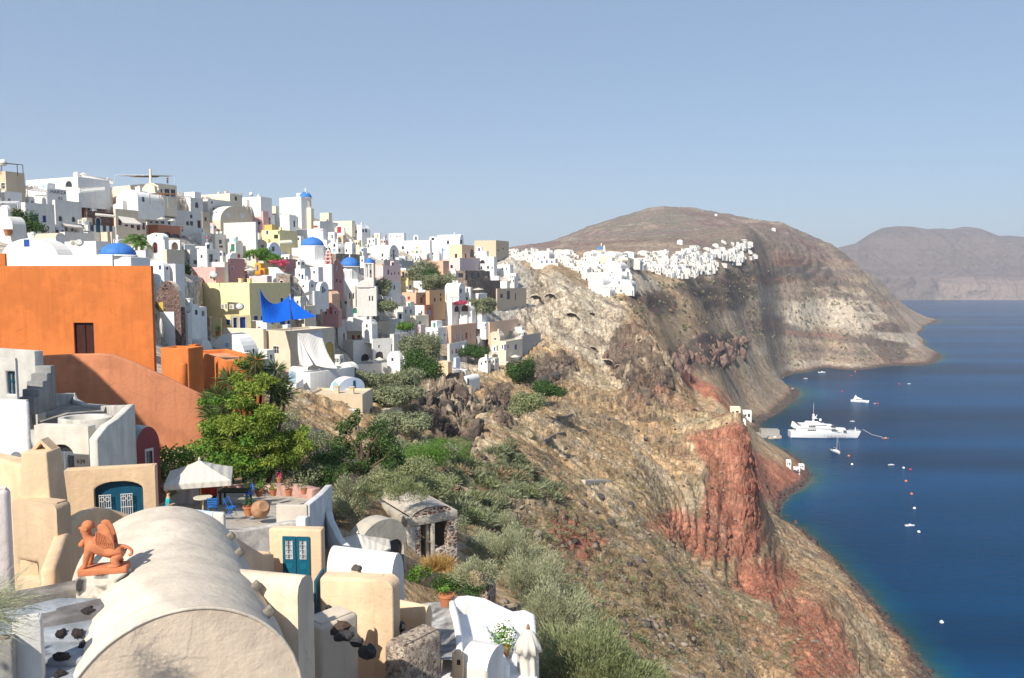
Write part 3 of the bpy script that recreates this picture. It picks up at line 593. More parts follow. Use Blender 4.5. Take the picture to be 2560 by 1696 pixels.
# rock relief
ZD = np.zeros(UG.shape)
far = sstep(300, 900, RG); near = 1-sstep(40, 90, RG)
nb = sstep(55, 140, RG)
ZD += (2.1*fbm(XG/9, YG/9, 5, 21)*nb+.5*(ridged(XG/4, YG/4, 3, 27)-.6)*nb+3.4*fbm(XG/28, YG/28, 4, 22)*nb)*(1-ml*.4)
ZD += far*(9*fbm(XG/75, YG/75, 5, 24)-2.5*np.abs(fbm((XG+YG*.35)/60, (YG-XG*.2)/120, 4, 25))*2)
ZD += sstep(900, 1300, RG)*sstep(60, 130, ZB)*(26*fbm(XG/210, YG/210, 5, 28)+7*(ridged(XG/60, YG/60, 4, 29)-.6))
hr_ = pmask([(1640,690),(1760,640),(1800,505),(1870,555),(2000,645),(2130,760),(2160,835),(1800,860),(1720,790)], 40, 560, 1900)
ZD += hr_*(20*(ridged(XG/95, YG/110, 4, 30)-.62)+9*fbm(XG/28, YG/34, 5, 36)+5*(ridged(XG/22, YG/26, 3, 39)-.6))*sstep(3, 30, ZB)
ZD += .35*fbm(XG/2.2, YG/2.2, 4, 23)*(1-far)*sstep(20, 60, RG)
cell = ridged(XG/7, YG/7, 5, 31)
nf = 1-sstep(300, 420, RG)
ZD += al*nf*(2.5*(cell-.62)+.7*fbm(XG/2, YG/2, 4, 34))+al*(1-nf)*1.6*fbm(XG/30, YG/30, 4, 35)
ZD += mt*(2.6*(ridged(XG/9, YG/7, 4, 41)-.6)+1.2*fbm(XG/2.5, YG/2.5, 3, 42))
ZD += mr*(1.1*fbm(XG/3.0, YG/3.0, 4, 51)+(.8*(ridged(XG/6, YG/6, 3, 52)-.6)+.5*fbm(XG/1.6, YG/1.6, 3, 53))*sstep(100, 160, RG))
# strata ledges on the far cliffs
zz = ZB+ZD; st = 6+9*vnoise(XG/150, YG/150, 61)
led = zz/st; fr = led-np.floor(led); stepz = (np.floor(led)+sstep(.15, .6, fr))*st
cl = (far*.32+ml*far*.3)*sstep(25, 60, zz)*(1-sstep(.0, .12, (ZB-CZ)/RG))*.65
ZD += (stepz-zz)*np.clip(cl+ml*.25*sstep(150, 300, RG), 0, 1)
vill = pmask([(-200,380),(420,430),(720,440),(900,540),(1180,560),(1220,650),(1200,830),(1000,870),(860,890),(660,915),(400,900),(0,930)], 24, 60, 345)
midz = sstep(60, 100, RG)*(1-sstep(330, 480, RG))
ZD += midz*(.9*(ridged(XG/3.2, YG/4.5, 4, 37)-.62)+.6*fbm(XG/1.4, YG/2, 3, 38))
z3 = ZB+ZD; st3 = 2.2+2.4*vnoise(XG/25, YG/25, 62); l3 = z3/st3; f3 = l3-np.floor(l3); ZD += ((np.floor(l3)+sstep(.25, .6, f3))*st3-z3)*midz*.55*sstep(.35, .6, vnoise(XG/22+5, YG/22, 63))
ZD *= (1-vill*.85)
ZG = ZB+ZD*land
ZG = np.where(ZB < 0, ZB, np.maximum(ZG, np.minimum(ZB, .3)))
GT0, GT1 = th[0], th[-1]
def terrain_z(x, y):
    t = math.atan2(x, y); l = math.log(max(math.hypot(x, y), 4.001))
    a = min(max((t-GT0)/(GT1-GT0)*(NT-1), 0), NT-1.001); i = int(a); a -= i
    j = min(max(int(np.searchsorted(lr, l))-1, 0), NR-2); b = min(max((l-lr[j])/(lr[j+1]-lr[j]), 0), 1)
    return float((ZG[j, i]*(1-a)+ZG[j, i+1]*a)*(1-b)+(ZG[j+1, i]*(1-a)+ZG[j+1, i+1]*a)*b)
def hit(u, v, y0=8, y1=2900):
    """first point where the view ray meets the ground"""
    r = ray(u, v); y = y0; last = y0
    while y < y1:
        k = y/r[1]
        if CZ+r[2]*k < terrain_z(r[0]*k, y):
            lo, hi = last, y
            for _ in range(12):
                m = (lo+hi)/2; k = m/r[1]
                if CZ+r[2]*k < terrain_z(r[0]*k, m): hi = m
                else: lo = m
            k = hi/r[1]; return Vector((r[0]*k, hi, CZ+r[2]*k))
        last = y; y *= 1.006
    return None
# ---- soil colours (albedo of the ground itself)
def C3(h): return np.array(h, float)
CB = np.zeros(UG.shape+(3,))
n1 = fbm(XG/18, YG/18, 5, 71)*2; n2 = fbm(XG/5, YG/5, 4, 72)*2; n3 = fbm(XG/1.3, YG/1.3, 3, 73)*2
def mixc(c, m): 
    global CB
    m = np.clip(m, 0, 1)[..., None]; CB = CB*(1-m)+np.array(c)*m
CB[:] = (.37, .25, .14)
mixc((.43, .325, .20), sstep(-.1, .4, n1)*.8)
mixc((.31, .19, .095), sstep(.05, .5, n2)*.7)
mixc((.20, .18, .11), sstep(.1, .5, fbm(XG/7, YG/7, 4, 75)*2)*.6*(1-far))
mixc((.50, .43, .33), sstep(.25, .5, n3+n2*.5)*.6)
mixc((.245, .19, .155), far*.75)
mixc((.185, .13, .122), far*sstep(0, .45, fbm(XG/160, YG/160, 4, 76)*2)*.7)
mixc((.36, .29, .22), far*sstep(.1, .5, fbm((XG+YG)/40, (YG-XG)/200, 4, 77)*2)*.6)
mixc((.16, .15, .09), far*sstep(.12, .3, fbm(XG/14, YG/14, 3, 78)*2)*.45)
mixc((.50, .425, .325), mt*.85)
mixc((.36, .28, .19), mt*sstep(.0, .5, n2)*.6)
mixc((.33, .135, .085), mr*.9)
mixc((.23, .10, .07), mr*sstep(-.1, .5, n2)*.75)
mixc((.42, .27, .18), mr*sstep(.15, .6, n1)*.5)
lav = np.array((.085, .068, .06)); mixc(lav, ml*.88)
mixc((.25, .195, .145), ml*sstep(.1, .6, n2)*.35)
mixc((.17, .08, .065), ml*sstep(.1, .5, fbm(XG/12, YG/12, 3, 79)*2)*.5)
mixc((.17, .132, .112), far*sstep(118, 150, ZB)*.8)
mixc((.15, .138, .108), far*sstep(118, 150, ZB)*sstep(.0, .2, fbm(XG/60, YG/60, 6, 178)*2)*.8)
mixc((.165, .108, .10), far*sstep(118, 150, ZB)*sstep(.1, .3, fbm(XG/120+7, YG/120, 6, 179)*2)*.8)
mixc((.30, .24, .19), far*sstep(118, 150, ZB)*sstep(.22, .34, fbm(XG/45+3, YG/45, 5, 180)*2)*.6)
hd = pmask([(1690,690),(1800,640),(1900,610),(2000,660),(2130,770),(2150,835),(1800,860),(1740,790)], 30, 500, 1700)
bs = vnoise(zz/11+.012*XG/1.0, XG/260+YG/300, 181)*.6+vnoise(zz/4.5+.02*XG, XG/120, 182)*.4
mixc((.43, .37, .29), hd*sstep(.55, .68, bs)*.7); mixc((.14, .112, .10), hd*sstep(.45, .33, bs)*.75)
mixc((.30, .15, .11), hd*sstep(.30, .24, bs)*.5)
mixc((.15, .115, .085), midz*(1-vill)*sstep(.08, .3, fbm(XG/6, YG/9, 5, 183)*2)*.6); mixc((.47, .385, .27), midz*(1-vill)*sstep(.15, .4, fbm(XG/8+9, YG/11, 5, 184)*2)*.55)
mixc((.36, .19, .11), midz*(1-vill)*sstep(1480, 1800, wu)*sstep(-.05, .35, fbm(XG/16, YG/20, 4, 185)*2)*.6)
mixc((.325, .125, .08), mr*(1-far)*.6); mixc((.24, .085, .055), mr*(1-far)*sstep(.05, .5, n2)*.6)
# upper banded layers of the headland
mixc((.15, .12, .115), far*sstep(.55, .75, vnoise(zz/9, XG/300, 80))*sstep(40, 70, zz)*(1-sstep(.02, .1, (ZB-CZ)/RG))*.6)
mixc((.33, .15, .10), far*sstep(.72, .85, vnoise(zz/7+50, XG/300, 81))*sstep(35, 60, zz)*(1-sstep(-.02, .05, (ZB-CZ)/RG))*.6)
# tide line: dark boulders and red shingle
mixc((.17, .085, .065), (1-sstep(1.5, 5, ZG))*sstep(-.2, .2, n3+.1)*.85)
mixc((.07, .06, .055), (1-sstep(.8, 3.0+2*n2, ZG))*.85)
mixc((.50, .46, .40), vill*.8)
# grit: single stones and dry tufts as fine light and dark grains
gr_ = nrng.random(UG.shape); amp_ = (.5*midz+.3*far+.25*(1-sstep(60, 100, RG)))*(1-vill*.7)
CB *= (1+amp_*(nrng.random(UG.shape)-.5)*1.1)[..., None]
CB = np.where((gr_ < .05*midz)[..., None], CB*.42, CB); CB = np.where((gr_ > 1-.05*midz)[..., None], np.minimum(CB*1.45, .62), CB)
CB = np.where((gr_ > .5) & (gr_ < .5+.03*far), 1, 0)[..., None]*np.array((.12, .115, .08))+np.where((gr_ > .5) & (gr_ < .5+.03*far), 0, 1)[..., None]*CB
# mesh
V = np.stack([XG, YG, ZG], -1).reshape(-1, 3)
idx = np.arange(NR*NT).reshape(NR, NT)
Q = np.stack([idx[:-1, :-1], idx[:-1, 1:], idx[1:, 1:], idx[1:, :-1]], -1).reshape(-1, 4)
tm, nt, b = newmat('hillside_soil_and_rock')
at = N(nt, 'ShaderNodeAttribute', attribute_name='soil')
ge = N(nt, 'ShaderNodeNewGeometry')
def tnoise(sc, det=4, r=.6):
    q = N(nt, 'ShaderNodeTexNoise'); q.inputs['Scale'].default_value = sc; q.inputs['Detail'].default_value = det; q.inputs['Roughness'].default_value = r
    nt.links.new(ge.outputs['Position'], q.inputs['Vector']); return q
na = tnoise(.9, 6, .7); nbn = tnoise(.22, 5, .65)
mrg = N(nt, 'ShaderNodeMapRange'); mrg.inputs['From Min'].default_value = .3; mrg.inputs['From Max'].default_value = .7; mrg.inputs['To Min'].default_value = .5; mrg.inputs['To Max'].default_value = 1.5
nt.links.new(na.outputs['Fac'], mrg.inputs['Value'])
mrb = N(nt, 'ShaderNodeMapRange'); mrb.inputs['From Min'].default_value = .3; mrb.inputs['From Max'].default_value = .7; mrb.inputs['To Min'].default_value = .62; mrb.inputs['To Max'].default_value = 1.38
nt.links.new(nbn.outputs['Fac'], mrb.inputs['Value'])
mu = N(nt, 'ShaderNodeMath', operation='MULTIPLY'); nt.links.new(mrg.outputs[0], mu.inputs[0]); nt.links.new(mrb.outputs[0], mu.inputs[1])
mxx = N(nt, 'ShaderNodeMixRGB', blend_type='MULTIPLY'); mxx.inputs[0].default_value = 1
nt.links.new(at.outputs['Color'], mxx.inputs[1]); nt.links.new(mu.outputs[0], mxx.inputs[2])
# dry tufts and pebbles as small speckle
vo = N(nt, 'ShaderNodeTexVoronoi'); vo.inputs['Scale'].default_value = 1.1; nt.links.new(ge.outputs['Position'], vo.inputs['Vector'])
vr = N(nt, 'ShaderNodeMapRange'); vr.inputs['From Min'].default_value = .16; vr.inputs['From Max'].default_value = .3; vr.inputs['To Min'].default_value = .55; vr.inputs['To Max'].default_value = 0
nt.links.new(vo.outputs['Distance'], vr.inputs['Value'])
mx2 = N(nt, 'ShaderNodeMixRGB'); nt.links.new(vr.outputs[0], mx2.inputs[0]); nt.links.new(mxx.outputs[0], mx2.inputs[1])
vc = N(nt, 'ShaderNodeValToRGB'); e = vc.color_ramp.elements; e[0].color = (.10, .085, .06, 1); e[1].color = (.45, .40, .31, 1); e.new(.5).color = (.20, .19, .11, 1)
vs = N(nt, 'ShaderNodeSeparateColor'); nt.links.new(vo.outputs['Color'], vs.inputs[0]); nt.links.new(vs.outputs[0], vc.inputs[0]); nt.links.new(vc.outputs[0], mx2.inputs[2])
nt.links.new(mx2.outputs[0], b.inputs['Base Color']); b.inputs['Roughness'].default_value = 1; b.inputs['Specular IOR Level'].default_value = .05
bsum = N(nt, 'ShaderNodeMath', operation='ADD'); nt.links.new(na.outputs['Fac'], bsum.inputs[0]); nt.links.new(nbn.outputs['Fac'], bsum.inputs[1])
bump(nt, b, bsum.outputs[0], .8, .6)
ground = struct(npmesh('ground', V, Q, tm, smooth=False))
ca = ground.data.attributes.new('soil', 'FLOAT_COLOR', 'POINT')
ca.data.foreach_set('color', np.concatenate([CB.reshape(-1, 3), np.ones((NR*NT, 1))], -1).astype(np.float32).ravel())
# ---- sea
sr = np.exp(np.linspace(math.log(90), math.log(40000), 420)); stt = np.linspace(R(-20), R(60), 320)
ST, SR = np.meshgrid(stt, sr); SX = SR*np.sin(ST); SY = SR*np.cos(ST)
ia = np.clip((ST-GT0)/(GT1-GT0)*(NT-1), 0, NT-1).astype(int); ja = np.clip(np.searchsorted(lr, np.log(SR.ravel())).reshape(SR.shape), 0, NR-1)
dep = np.where((SR < 2800) & (ST < R(40.5)), ZG[ja, ia], -40)
sid = np.arange(420*320).reshape(420, 320)
SQ = np.stack([sid[:-1, :-1], sid[:-1, 1:], sid[1:, 1:], sid[1:, :-1]], -1).reshape(-1, 4)
sm, nt, b = newmat('sea_water')
at = N(nt, 'ShaderNodeAttribute', attribute_name='bed'); ge = N(nt, 'ShaderNodeNewGeometry')
cr = N(nt, 'ShaderNodeValToRGB'); mr2 = N(nt, 'ShaderNodeMapRange'); mr2.inputs['From Min'].default_value = -5; mr2.inputs['From Max'].default_value = 0
sepz = N(nt, 'ShaderNodeSeparateColor'); nt.links.new(at.outputs['Color'], sepz.inputs[0])
nzs = N(nt, 'ShaderNodeTexNoise'); nzs.inputs['Scale'].default_value = .12; nzs.inputs['Detail'].default_value = 4; nt.links.new(ge.outputs['Position'], nzs.inputs['Vector'])
ma = N(nt, 'ShaderNodeMath', operation='MULTIPLY_ADD'); ma.inputs[1].default_value = 4; nt.links.new(nzs.outputs['Fac'], ma.inputs[0])
sb = N(nt, 'ShaderNodeMath', operation='ADD'); sb.inputs[1].default_value = -2; nt.links.new(at.outputs['Fac'], sb.inputs[0])
nt.links.new(sb.outputs[0], ma.inputs[2]); nt.links.new(ma.outputs[0], mr2.inputs['Value'])
e = cr.color_ramp.elements; e[0].color = (.0006, .036, .100, 1); e[1].color = (.055, .075, .07, 1); e.new(.45).color = (.002, .050, .105, 1); e.new(.8).color = (.012, .06, .075, 1)
nt.links.new(mr2.outputs[0], cr.inputs[0])
# broad wind lanes
mpw = N(nt, 'ShaderNodeMapping'); mpw.inputs['Scale'].default_value = (.0016, .009, 1); mpw.inputs['Rotation'].default_value = (0, 0, .12)
nt.links.new(ge.outputs['Position'], mpw.inputs[0]); nw = N(nt, 'ShaderNodeTexNoise'); nw.inputs['Scale'].default_value = 1.0; nw.inputs['Detail'].default_value = 5
nt.links.new(mpw.outputs[0], nw.inputs['Vector'])
mw = N(nt, 'ShaderNodeMapRange'); mw.inputs['From Min'].default_value = .35; mw.inputs['From Max'].default_value = .65; mw.inputs['To Min'].default_value = .62; mw.inputs['To Max'].default_value = 1.5
nt.links.new(nw.outputs['Fac'], mw.inputs['Value'])
mm = N(nt, 'ShaderNodeMixRGB', blend_type='MULTIPLY'); mm.inputs[0].default_value = 1; nt.links.new(cr.outputs[0], mm.inputs[1]); nt.links.new(mw.outputs[0], mm.inputs[2])
nt.links.new(mm.outputs[0], b.inputs['Base Color']); b.inputs['Roughness'].default_value = .22; b.inputs['IOR'].default_value = 1.14; b.inputs['Specular IOR Level'].default_value = .12
mps = N(nt, 'ShaderNodeMapping'); mps.inputs['Scale'].default_value = (.16, .42, 1); mps.inputs['Rotation'].default_value = (0, 0, .35); nt.links.new(ge.outputs['Position'], mps.inputs[0])
nws = N(nt, 'ShaderNodeTexNoise'); nws.inputs['Scale'].default_value = 1; nws.inputs['Detail'].default_value = 6; nws.inputs['Roughness'].default_value = .6; nt.links.new(mps.outputs[0], nws.inputs['Vector'])
bump(nt, b, nws.outputs['Fac'], .55, 1.6)
sea = struct(npmesh('sea', np.stack([SX, SY, np.zeros_like(SX)], -1).reshape(-1, 3), SQ, sm, smooth=True))
da = sea.data.attributes.new('bed', 'FLOAT', 'POINT'); da.data.foreach_set('value', dep.astype(np.float32).ravel())
# ---- the far caldera wall across the water
FS = [(1700,640),(1850,640),(1900,600),(1940,572),(1965,566),(1985,562),(2010,541),(2040,527),(2075,523),(2110,524),(2140,530),(2175,528),(2200,530),(2230,524),(2265,528),(2290,538),(2310,546),(2330,545),(2367,548),(2450,552),(2560,560),(2700,580),(2900,600)]
fu = np.linspace(1700, 2900, 360); fy = np.interp(fu, [p[0] for p in FS], [p[1] for p in FS])
rows = 120; FV = np.zeros((rows, 360, 3)); FC = np.zeros((rows, 360, 3))
FY0 = 3750.0
for i in range(rows):
    t = i/(rows-1)
    Ym = FY0+900*t**1.2
    top = np.array([P(u*K, v*K, FY0+900).z for u, v in zip(fu, fy)])
    x = np.array([P(u*K, v*K, Ym).x for u, v in zip(fu, fy)])
    prof = .28*sstep(0, .12, np.full(360, t))+.72*sstep(.0, 1.15, np.full(360, t))/sstep(0, 1.15, np.array(1.0))
    z = -6+(top+6)*prof
    w = math.sin(math.pi*min(t*1.0, 1))
    x2 = x/60.0; z2 = z/60.0
    gul = np.abs(fbm(x/110+z/400, np.full(360, .3)+z/500, 5, 91))
    z = z-w*150*gul+w*26*fbm(x2, np.full(360, Ym/60), 4, 92); Yn = Ym+w*160*gul
    FV[i] = np.stack([x, Yn+40*fbm(x/70, z/50, 4, 93), np.minimum(z, top) if t > .97 else z], -1)
    c = np.array((.165, .125, .108))[None]+0*x[:, None]
    k = sstep(0, .4, fbm(x/200, z/60+3, 4, 94)*2)[:, None]; c = c*(1-k*.6)+np.array((.13, .11, .085))*k*.6
    k = ((1-sstep(70, 130, z))*sstep(.0, .35, fbm(x/160+5, z/200, 3, 95)*2+.25))[:, None]; c = c*(1-k*.7)+np.array((.30, .225, .18))*k*.7
    k = sstep(.55, .8, vnoise(z/14, x/900, 96))[:, None]; c = c*(1-k*.35)+np.array((.11, .085, .085))*k*.35
    FC[i] = c
fid = np.arange(rows*360).reshape(rows, 360); FQ = np.stack([fid[:-1, :-1], fid[:-1, 1:], fid[1:, 1:], fid[1:, :-1]], -1).reshape(-1, 4)
# back side so the ridge has thickness
fm, nt, b = newmat('far_cliff_rock'); at = N(nt, 'ShaderNodeAttribute', attribute_name='soil'); nt.links.new(at.outputs['Color'], b.inputs['Base Color']); b.inputs['Roughness'].default_value = 1; b.inputs['Specular IOR Level'].default_value = 0
ge = N(nt, 'ShaderNodeNewGeometry'); q = N(nt, 'ShaderNodeTexNoise'); q.inputs['Scale'].default_value = .03; q.inputs['Detail'].default_value = 6; nt.links.new(ge.outputs['Position'], q.inputs['Vector']); bump(nt, b, q.outputs['Fac'], 1, 25)
bk = FV[-1].copy(); bk[:, 1] += 1500; bk[:, 2] = -6
FVa = np.concatenate([FV.reshape(-1, 3), bk]); last = fid[-1]; bi = np.arange(rows*360, rows*360+360)
FQ = np.concatenate([FQ, np.stack([last[:-1], last[1:], bi[1:], bi[:-1]], -1)])
fo = struct(npmesh('far_hills', FVa, FQ, fm, smooth=True))
ca = fo.data.attributes.new('soil', 'FLOAT_COLOR', 'POINT')
cc = np.concatenate([FC.reshape(-1, 3), np.tile((.2, .15, .14), (360, 1))]); ca.data.foreach_set('color', np.concatenate([cc, np.ones((len(cc), 1))], -1).astype(np.float32).ravel())
PAL = dict(wh=(.80, .785, .75), gw=(.66, .645, .61), cr=(.77, .68, .52), ye=(.80, .67, .36), ta=(.60, .49, .35), be=(.68, .575, .44), pk=(.70, .43, .40), mv=(.47, .25, .24),  # gw is grey-white, and also greys white walls that lie in shade
 tc=(.50, .21, .13), og=(.60, .185, .052), sa=(.72, .45, .31), pc=(.80, .56, .38), rd=(.42, .085, .075), pb=(.60, .70, .86), lp=(.72, .57, .55), gy=(.42, .41, .39), oc=(.72, .50, .16), br=(.62, .40, .22))
DOORC = dict(r=(.42, .045, .04), b=(.02, .07, .33), lb=(.25, .50, .72), g=(.03, .22, .14), n=(.10, .07, .05), w=(.7, .7, .68), y=(.6, .42, .1), t=(.006, .075, .14), k=(.02, .02, .022), mr=(.12, .025, .03), db=(.05, .016, .014))
BRICK = stone((.11, .06, .055), (.19, .11, .095), (.24, .19, .16), 2.6)
NEARRUB = stone((.16, .11, .09), (.44, .36, .28), (.46, .39, .31), 9, .06)
RUBBLE = stone((.20, .15, .12), (.38, .31, .25), (.42, .36, .29), 1.9)
DRYST = stone((.16, .12, .10), (.33, .27, .22), (.20, .16, .13), 1.6)
GLASS = flat((.035, .04, .05), .12, .3, 2, 0, .6)
NEAR = [False]
def wmat(c):
    if c == 'st': return BRICK
    if c == 'rb': return RUBBLE
    if c == 'nr': return NEARRUB
    if c == 'ds': return DRYST
    return (oldplaster if NEAR[0] else plaster)(PAL[c] if isinstance(c, str) else c)
def dmat(c): return GLASS if c == 'k' else flat(DOORC[c], .45, .2, 3)
def wallface(mb, O, ux, W, z0, z1, holes, nrm, rec=.2):
    O = Vector(O); ux = Vector(ux); nrm = Vector(nrm); up = Vector((0, 0, 1))
    def pt(s, z, d=0): return O+ux*s+up*z-nrm*d
    hs = [h for h in holes if h[1]-h[0] > .05 and h[0] > .02 and h[1] < W-.02 and h[2] > z0 and h[3] < z1-.02]
    xs = sorted({0, W, *[h[0] for h in hs], *[h[1] for h in hs]}); zs = sorted({z0, z1, *[h[2] for h in hs], *[h[3] for h in hs]})
    for i in range(len(xs)-1):
        for j in range(len(zs)-1):
            cx, cz = (xs[i]+xs[i+1])/2, (zs[j]+zs[j+1])/2
            if any(h[0] < cx < h[1] and h[2] < cz < h[3] for h in hs): continue
            mb.quad(pt(xs[i], zs[j]), pt(xs[i+1], zs[j]), pt(xs[i+1], zs[j+1]), pt(xs[i], zs[j+1]))
    panes = []
    for h in hs:
        s0, s1, a, b = h[:4]; arch = h[4]; low_ = arch and h[5] == 'e'; out = [(s0, a), (s1, a)]
        if arch:
            m, r = (s0+s1)/2, (s1-s0)/2; r2 = min(r, (b-a)*(.22 if low_ else .6)); c0 = b-r2
            arc = [(m+r*math.cos(math.pi*k/10), c0+r2*math.sin(math.pi*k/10)) for k in range(11)]
            for k in range(10):
                p, q = arc[k], arc[k+1]; mb.quad(pt(*p), pt(p[0], b), pt(q[0], b), pt(*q))
            out += arc
        else: out += [(s1, b), (s0, b)]
        for k in range(len(out)):
            p, q = out[k], out[(k+1) % len(out)]; mb.quad(pt(*p), pt(*q), pt(*q, rec), pt(*p, rec))
        panes.append((h, [pt(*p, rec) for p in out], [pt(*p, -.03) for p in out]))
    return panes
def ring(mb, outer, nrm, w, up=True):
    """a flat surround around an opening outline"""
    c = sum(outer, Vector())/len(outer); n = len(outer); nrm = Vector(nrm)
    for k in range(n):
        p, q = outer[k], outer[(k+1) % n]
        if k == 0: continue
        p2 = p+(p-c).normalized()*w; q2 = q+(q-c).normalized()*w
        mb.quad(p, q, q2, p2); mb.quad(p2, q2, q2-nrm*.04, p2-nrm*.04)
HB = []      # pixel boxes of the placed houses: u0, u1, vt, vb, depth, landmark words
def house(u0, ue, u1, vt, vb, col='wh', roof='flat', ops=(), lab='', a=None, d=None, name='house', cat='house', grp=None, dn=None, rcol=None, rise=None, mark=None, L=None, chim=0, trim=None, bev=0, hb=True, ax=None):
    if name == 'house':
        for ws, nm, ct in (('retaining wall', 'retaining_wall', 'wall'), ('gate wall', 'gate_wall', 'wall'), ('courtyard wall', 'courtyard_wall', 'wall'), ('terrace wall', 'terrace_wall', 'wall'), ('wall block', 'terrace_wall', 'wall'), ('parapet', 'parapet', 'wall'),
                ('chapel', 'chapel', 'chapel'), ('pier', 'pier', 'pier'), ('pillar', 'pier', 'pier'), ('chimney', 'chimney_block', 'chimney'), ('ruin', 'ruin', 'ruin'), ('wall', 'wall', 'wall'), ('storey', 'lower_storey', 'building'), ('shed', 'shed', 'shed'), ('hut', 'shed', 'hut'), ('annex', 'annex', 'annex'), ('terrace', 'terrace_block', 'terrace'), ('box', 'masonry_box', 'box')):
            if ws in lab.split(' with ')[0].split(' below ')[0].split(' above ')[0].split(' beside ')[0].split(' left of ')[0].split(' right of ')[0].split(' under ')[0].split(' behind ')[0].split(' in front ')[0].split(' of the ')[0]: name, cat = nm, ct; break
    d = d or DV(ue, vb); dn = dn if dn is not None else (3.0 if d > 150 else 4.0); a = R(24 if a is None else a)
    NEAR[0] = d < 75
    E = P(ue, vb, d); T = P(ue, vt, d); h = T.z-E.z
    fy = (E.y*cp-(E.z-CZ)*sp)/E.y
    k0 = (u0-1280)/F*fy; k1 = (u1-1280)/F*fy; ca, sa = math.cos(a), math.sin(a)
    W = max((E.x-k0*E.y)/(ca+k0*sa), .4)
    if L is None:
        den = sa-k1*ca
        L = (k1*E.y-E.x)/den if den > .05 and u1 > ue+1 else max(3.5, min(W, 7))
        L = min(max(L, .2), 26)
    t = thing(name, lab, cat, E, -a, grp)
    rm = wmat(rcol) if rcol else wmat(col); wm = wmat(col)
    # openings from pixel centre and size onto the face they lie on
    fh, sh_ = [], []; M = Matrix.Rotation(-a, 3, 'Z'); Mi = M.transposed()
    for o in ops:
        kind, c, u, v, w, hh = o[:6]
        r = Vector(ray(u, v)); fn = M @ (Vector((0, -1, 0)) if u < ue else Vector((1, 0, 0)))
        k = (E-Vector((0, 0, CZ))).dot(fn)/r.dot(fn); q = Mi @ (Vector((0, 0, CZ))+r*k-E)
        s = (q.x+W) if u < ue else q.y
        cosv = abs(fn.dot(r.normalized())); wm_ = w*d/F/max(cosv, .22); hm = hh*d/F
        if kind == 'D': q.z = q.z
        (fh if u < ue else sh_).append((s-wm_/2, s+wm_/2, q.z-hm/2, q.z+hm/2, kind in 'aoe', kind, c))
    mb = MB(); he = h; cap = []
    if roof in ('vy', 'gy'): rs = rise or min(W*.5, h*.62); he = h-rs
    if roof == 'vx': rs = rise or min(L*.5, h*.62); he = h-rs
    fh = [(max(x[0], .06), min(x[1], W-.06), max(x[2], -dn+.1), min(x[3], (he if roof not in ('vy', 'gy') else he)-.05)) + x[4:] if x[3]-(he-.05) < .45*(x[3]-x[2]) else x for x in fh]
    high = [x for x in fh if x[3] > he]                    # openings up in an arched gable are set on it as shallow frames
    fh = [x for x in fh if x[3] <= he]; hi2 = [x for x in sh_ if x[3] > he]; sh_ = [x for x in sh_ if x[3] <= he]
    pf = wallface(mb, (-W, 0, 0), (1, 0, 0), W, -dn, he, fh, (0, -1, 0)); ps = wallface(mb, (0, 0, 0), (0, 1, 0), L, -dn, he, sh_, (1, 0, 0))
    mb.quad((-W, L, -dn), (0, L, -dn), (0, L, he), (-W, L, he)); mb.quad((-W, 0, -dn), (-W, L, -dn), (-W, L, he), (-W, 0, he))
    rb = MB()
    if roof == 'flat' and d < 45:
        mb.quad((-W, 0, h), (0, 0, h), (0, L, h), (-W, L, h))
        if L > .8: q_ = .12; rb.box(-W+q_, -q_, q_, L-q_, h-.05, h+.03)
        else: rb.box(-W+L*.2, -L*.2, L*.2, L*.8, h-.03, h+.012)
    elif roof == 'flat':
        p = min(.28, W*.1, L*.1); z = h-.32
        for (x0, y0, x1, y1, X0, Y0, X1, Y1) in ((-W, 0, 0, 0, -W+p, p, -p, p), (0, 0, 0, L, -p, p, -p, L-p), (0, L, -W, L, -p, L-p, -W+p, L-p), (-W, L, -W, 0, -W+p, L-p, -W+p, p)):
            mb.quad((x0, y0, h), (x1, y1, h), (X1, Y1, h), (X0, Y0, h)); mb.quad((X0, Y0, h), (X1, Y1, h), (X1, Y1, z), (X0, Y0, z))
        rb.quad((-W+p, p, z), (-p, p, z), (-p, L-p, z), (-W+p, L-p, z))
    elif roof in ('vy', 'vx'):
        ns = 14; R0 = (W if roof == 'vy' else L)/2
        arc = [(-R0*math.cos(math.pi*k/ns), rs*math.sin(math.pi*k/ns)) for k in range(ns+1)]
        for e in (0, 1):
            if roof == 'vy': mb.poly([(-W/2+x, e*L, he+z) for x, z in arc])
            else: mb.poly([(-W*e, L/2+x, he+z) for x, z in arc])
        for k in range(ns):
            (x0, z0), (x1, z1) = arc[k], arc[k+1]
            if roof == 'vy': rb.quad((-W/2+x0, 0, he+z0), (-W/2+x1, 0, he+z1), (-W/2+x1, L, he+z1), (-W/2+x0, L, he+z0))
            else: rb.quad((0, L/2+x0, he+z0), (0, L/2+x1, he+z1), (-W, L/2+x1, he+z1), (-W, L/2+x0, he+z0))
    elif roof == 'gy':
        for e in (0, 1): mb.poly([(-W, e*L, he), (0, e*L, he), (-W/2, e*L, h)])
        rb.quad((-W, 0, he), (-W/2, 0, h), (-W/2, L, h), (-W, L, he)); rb.quad((0, 0, he), (-W/2, 0, h), (-W/2, L, h), (0, L, he))
    o = mb.build('walls', wm, t)
    if bev: bevel(o, bev)
    rr = rb.build('roof', rm, t, smooth=roof in ('vy', 'vx'))
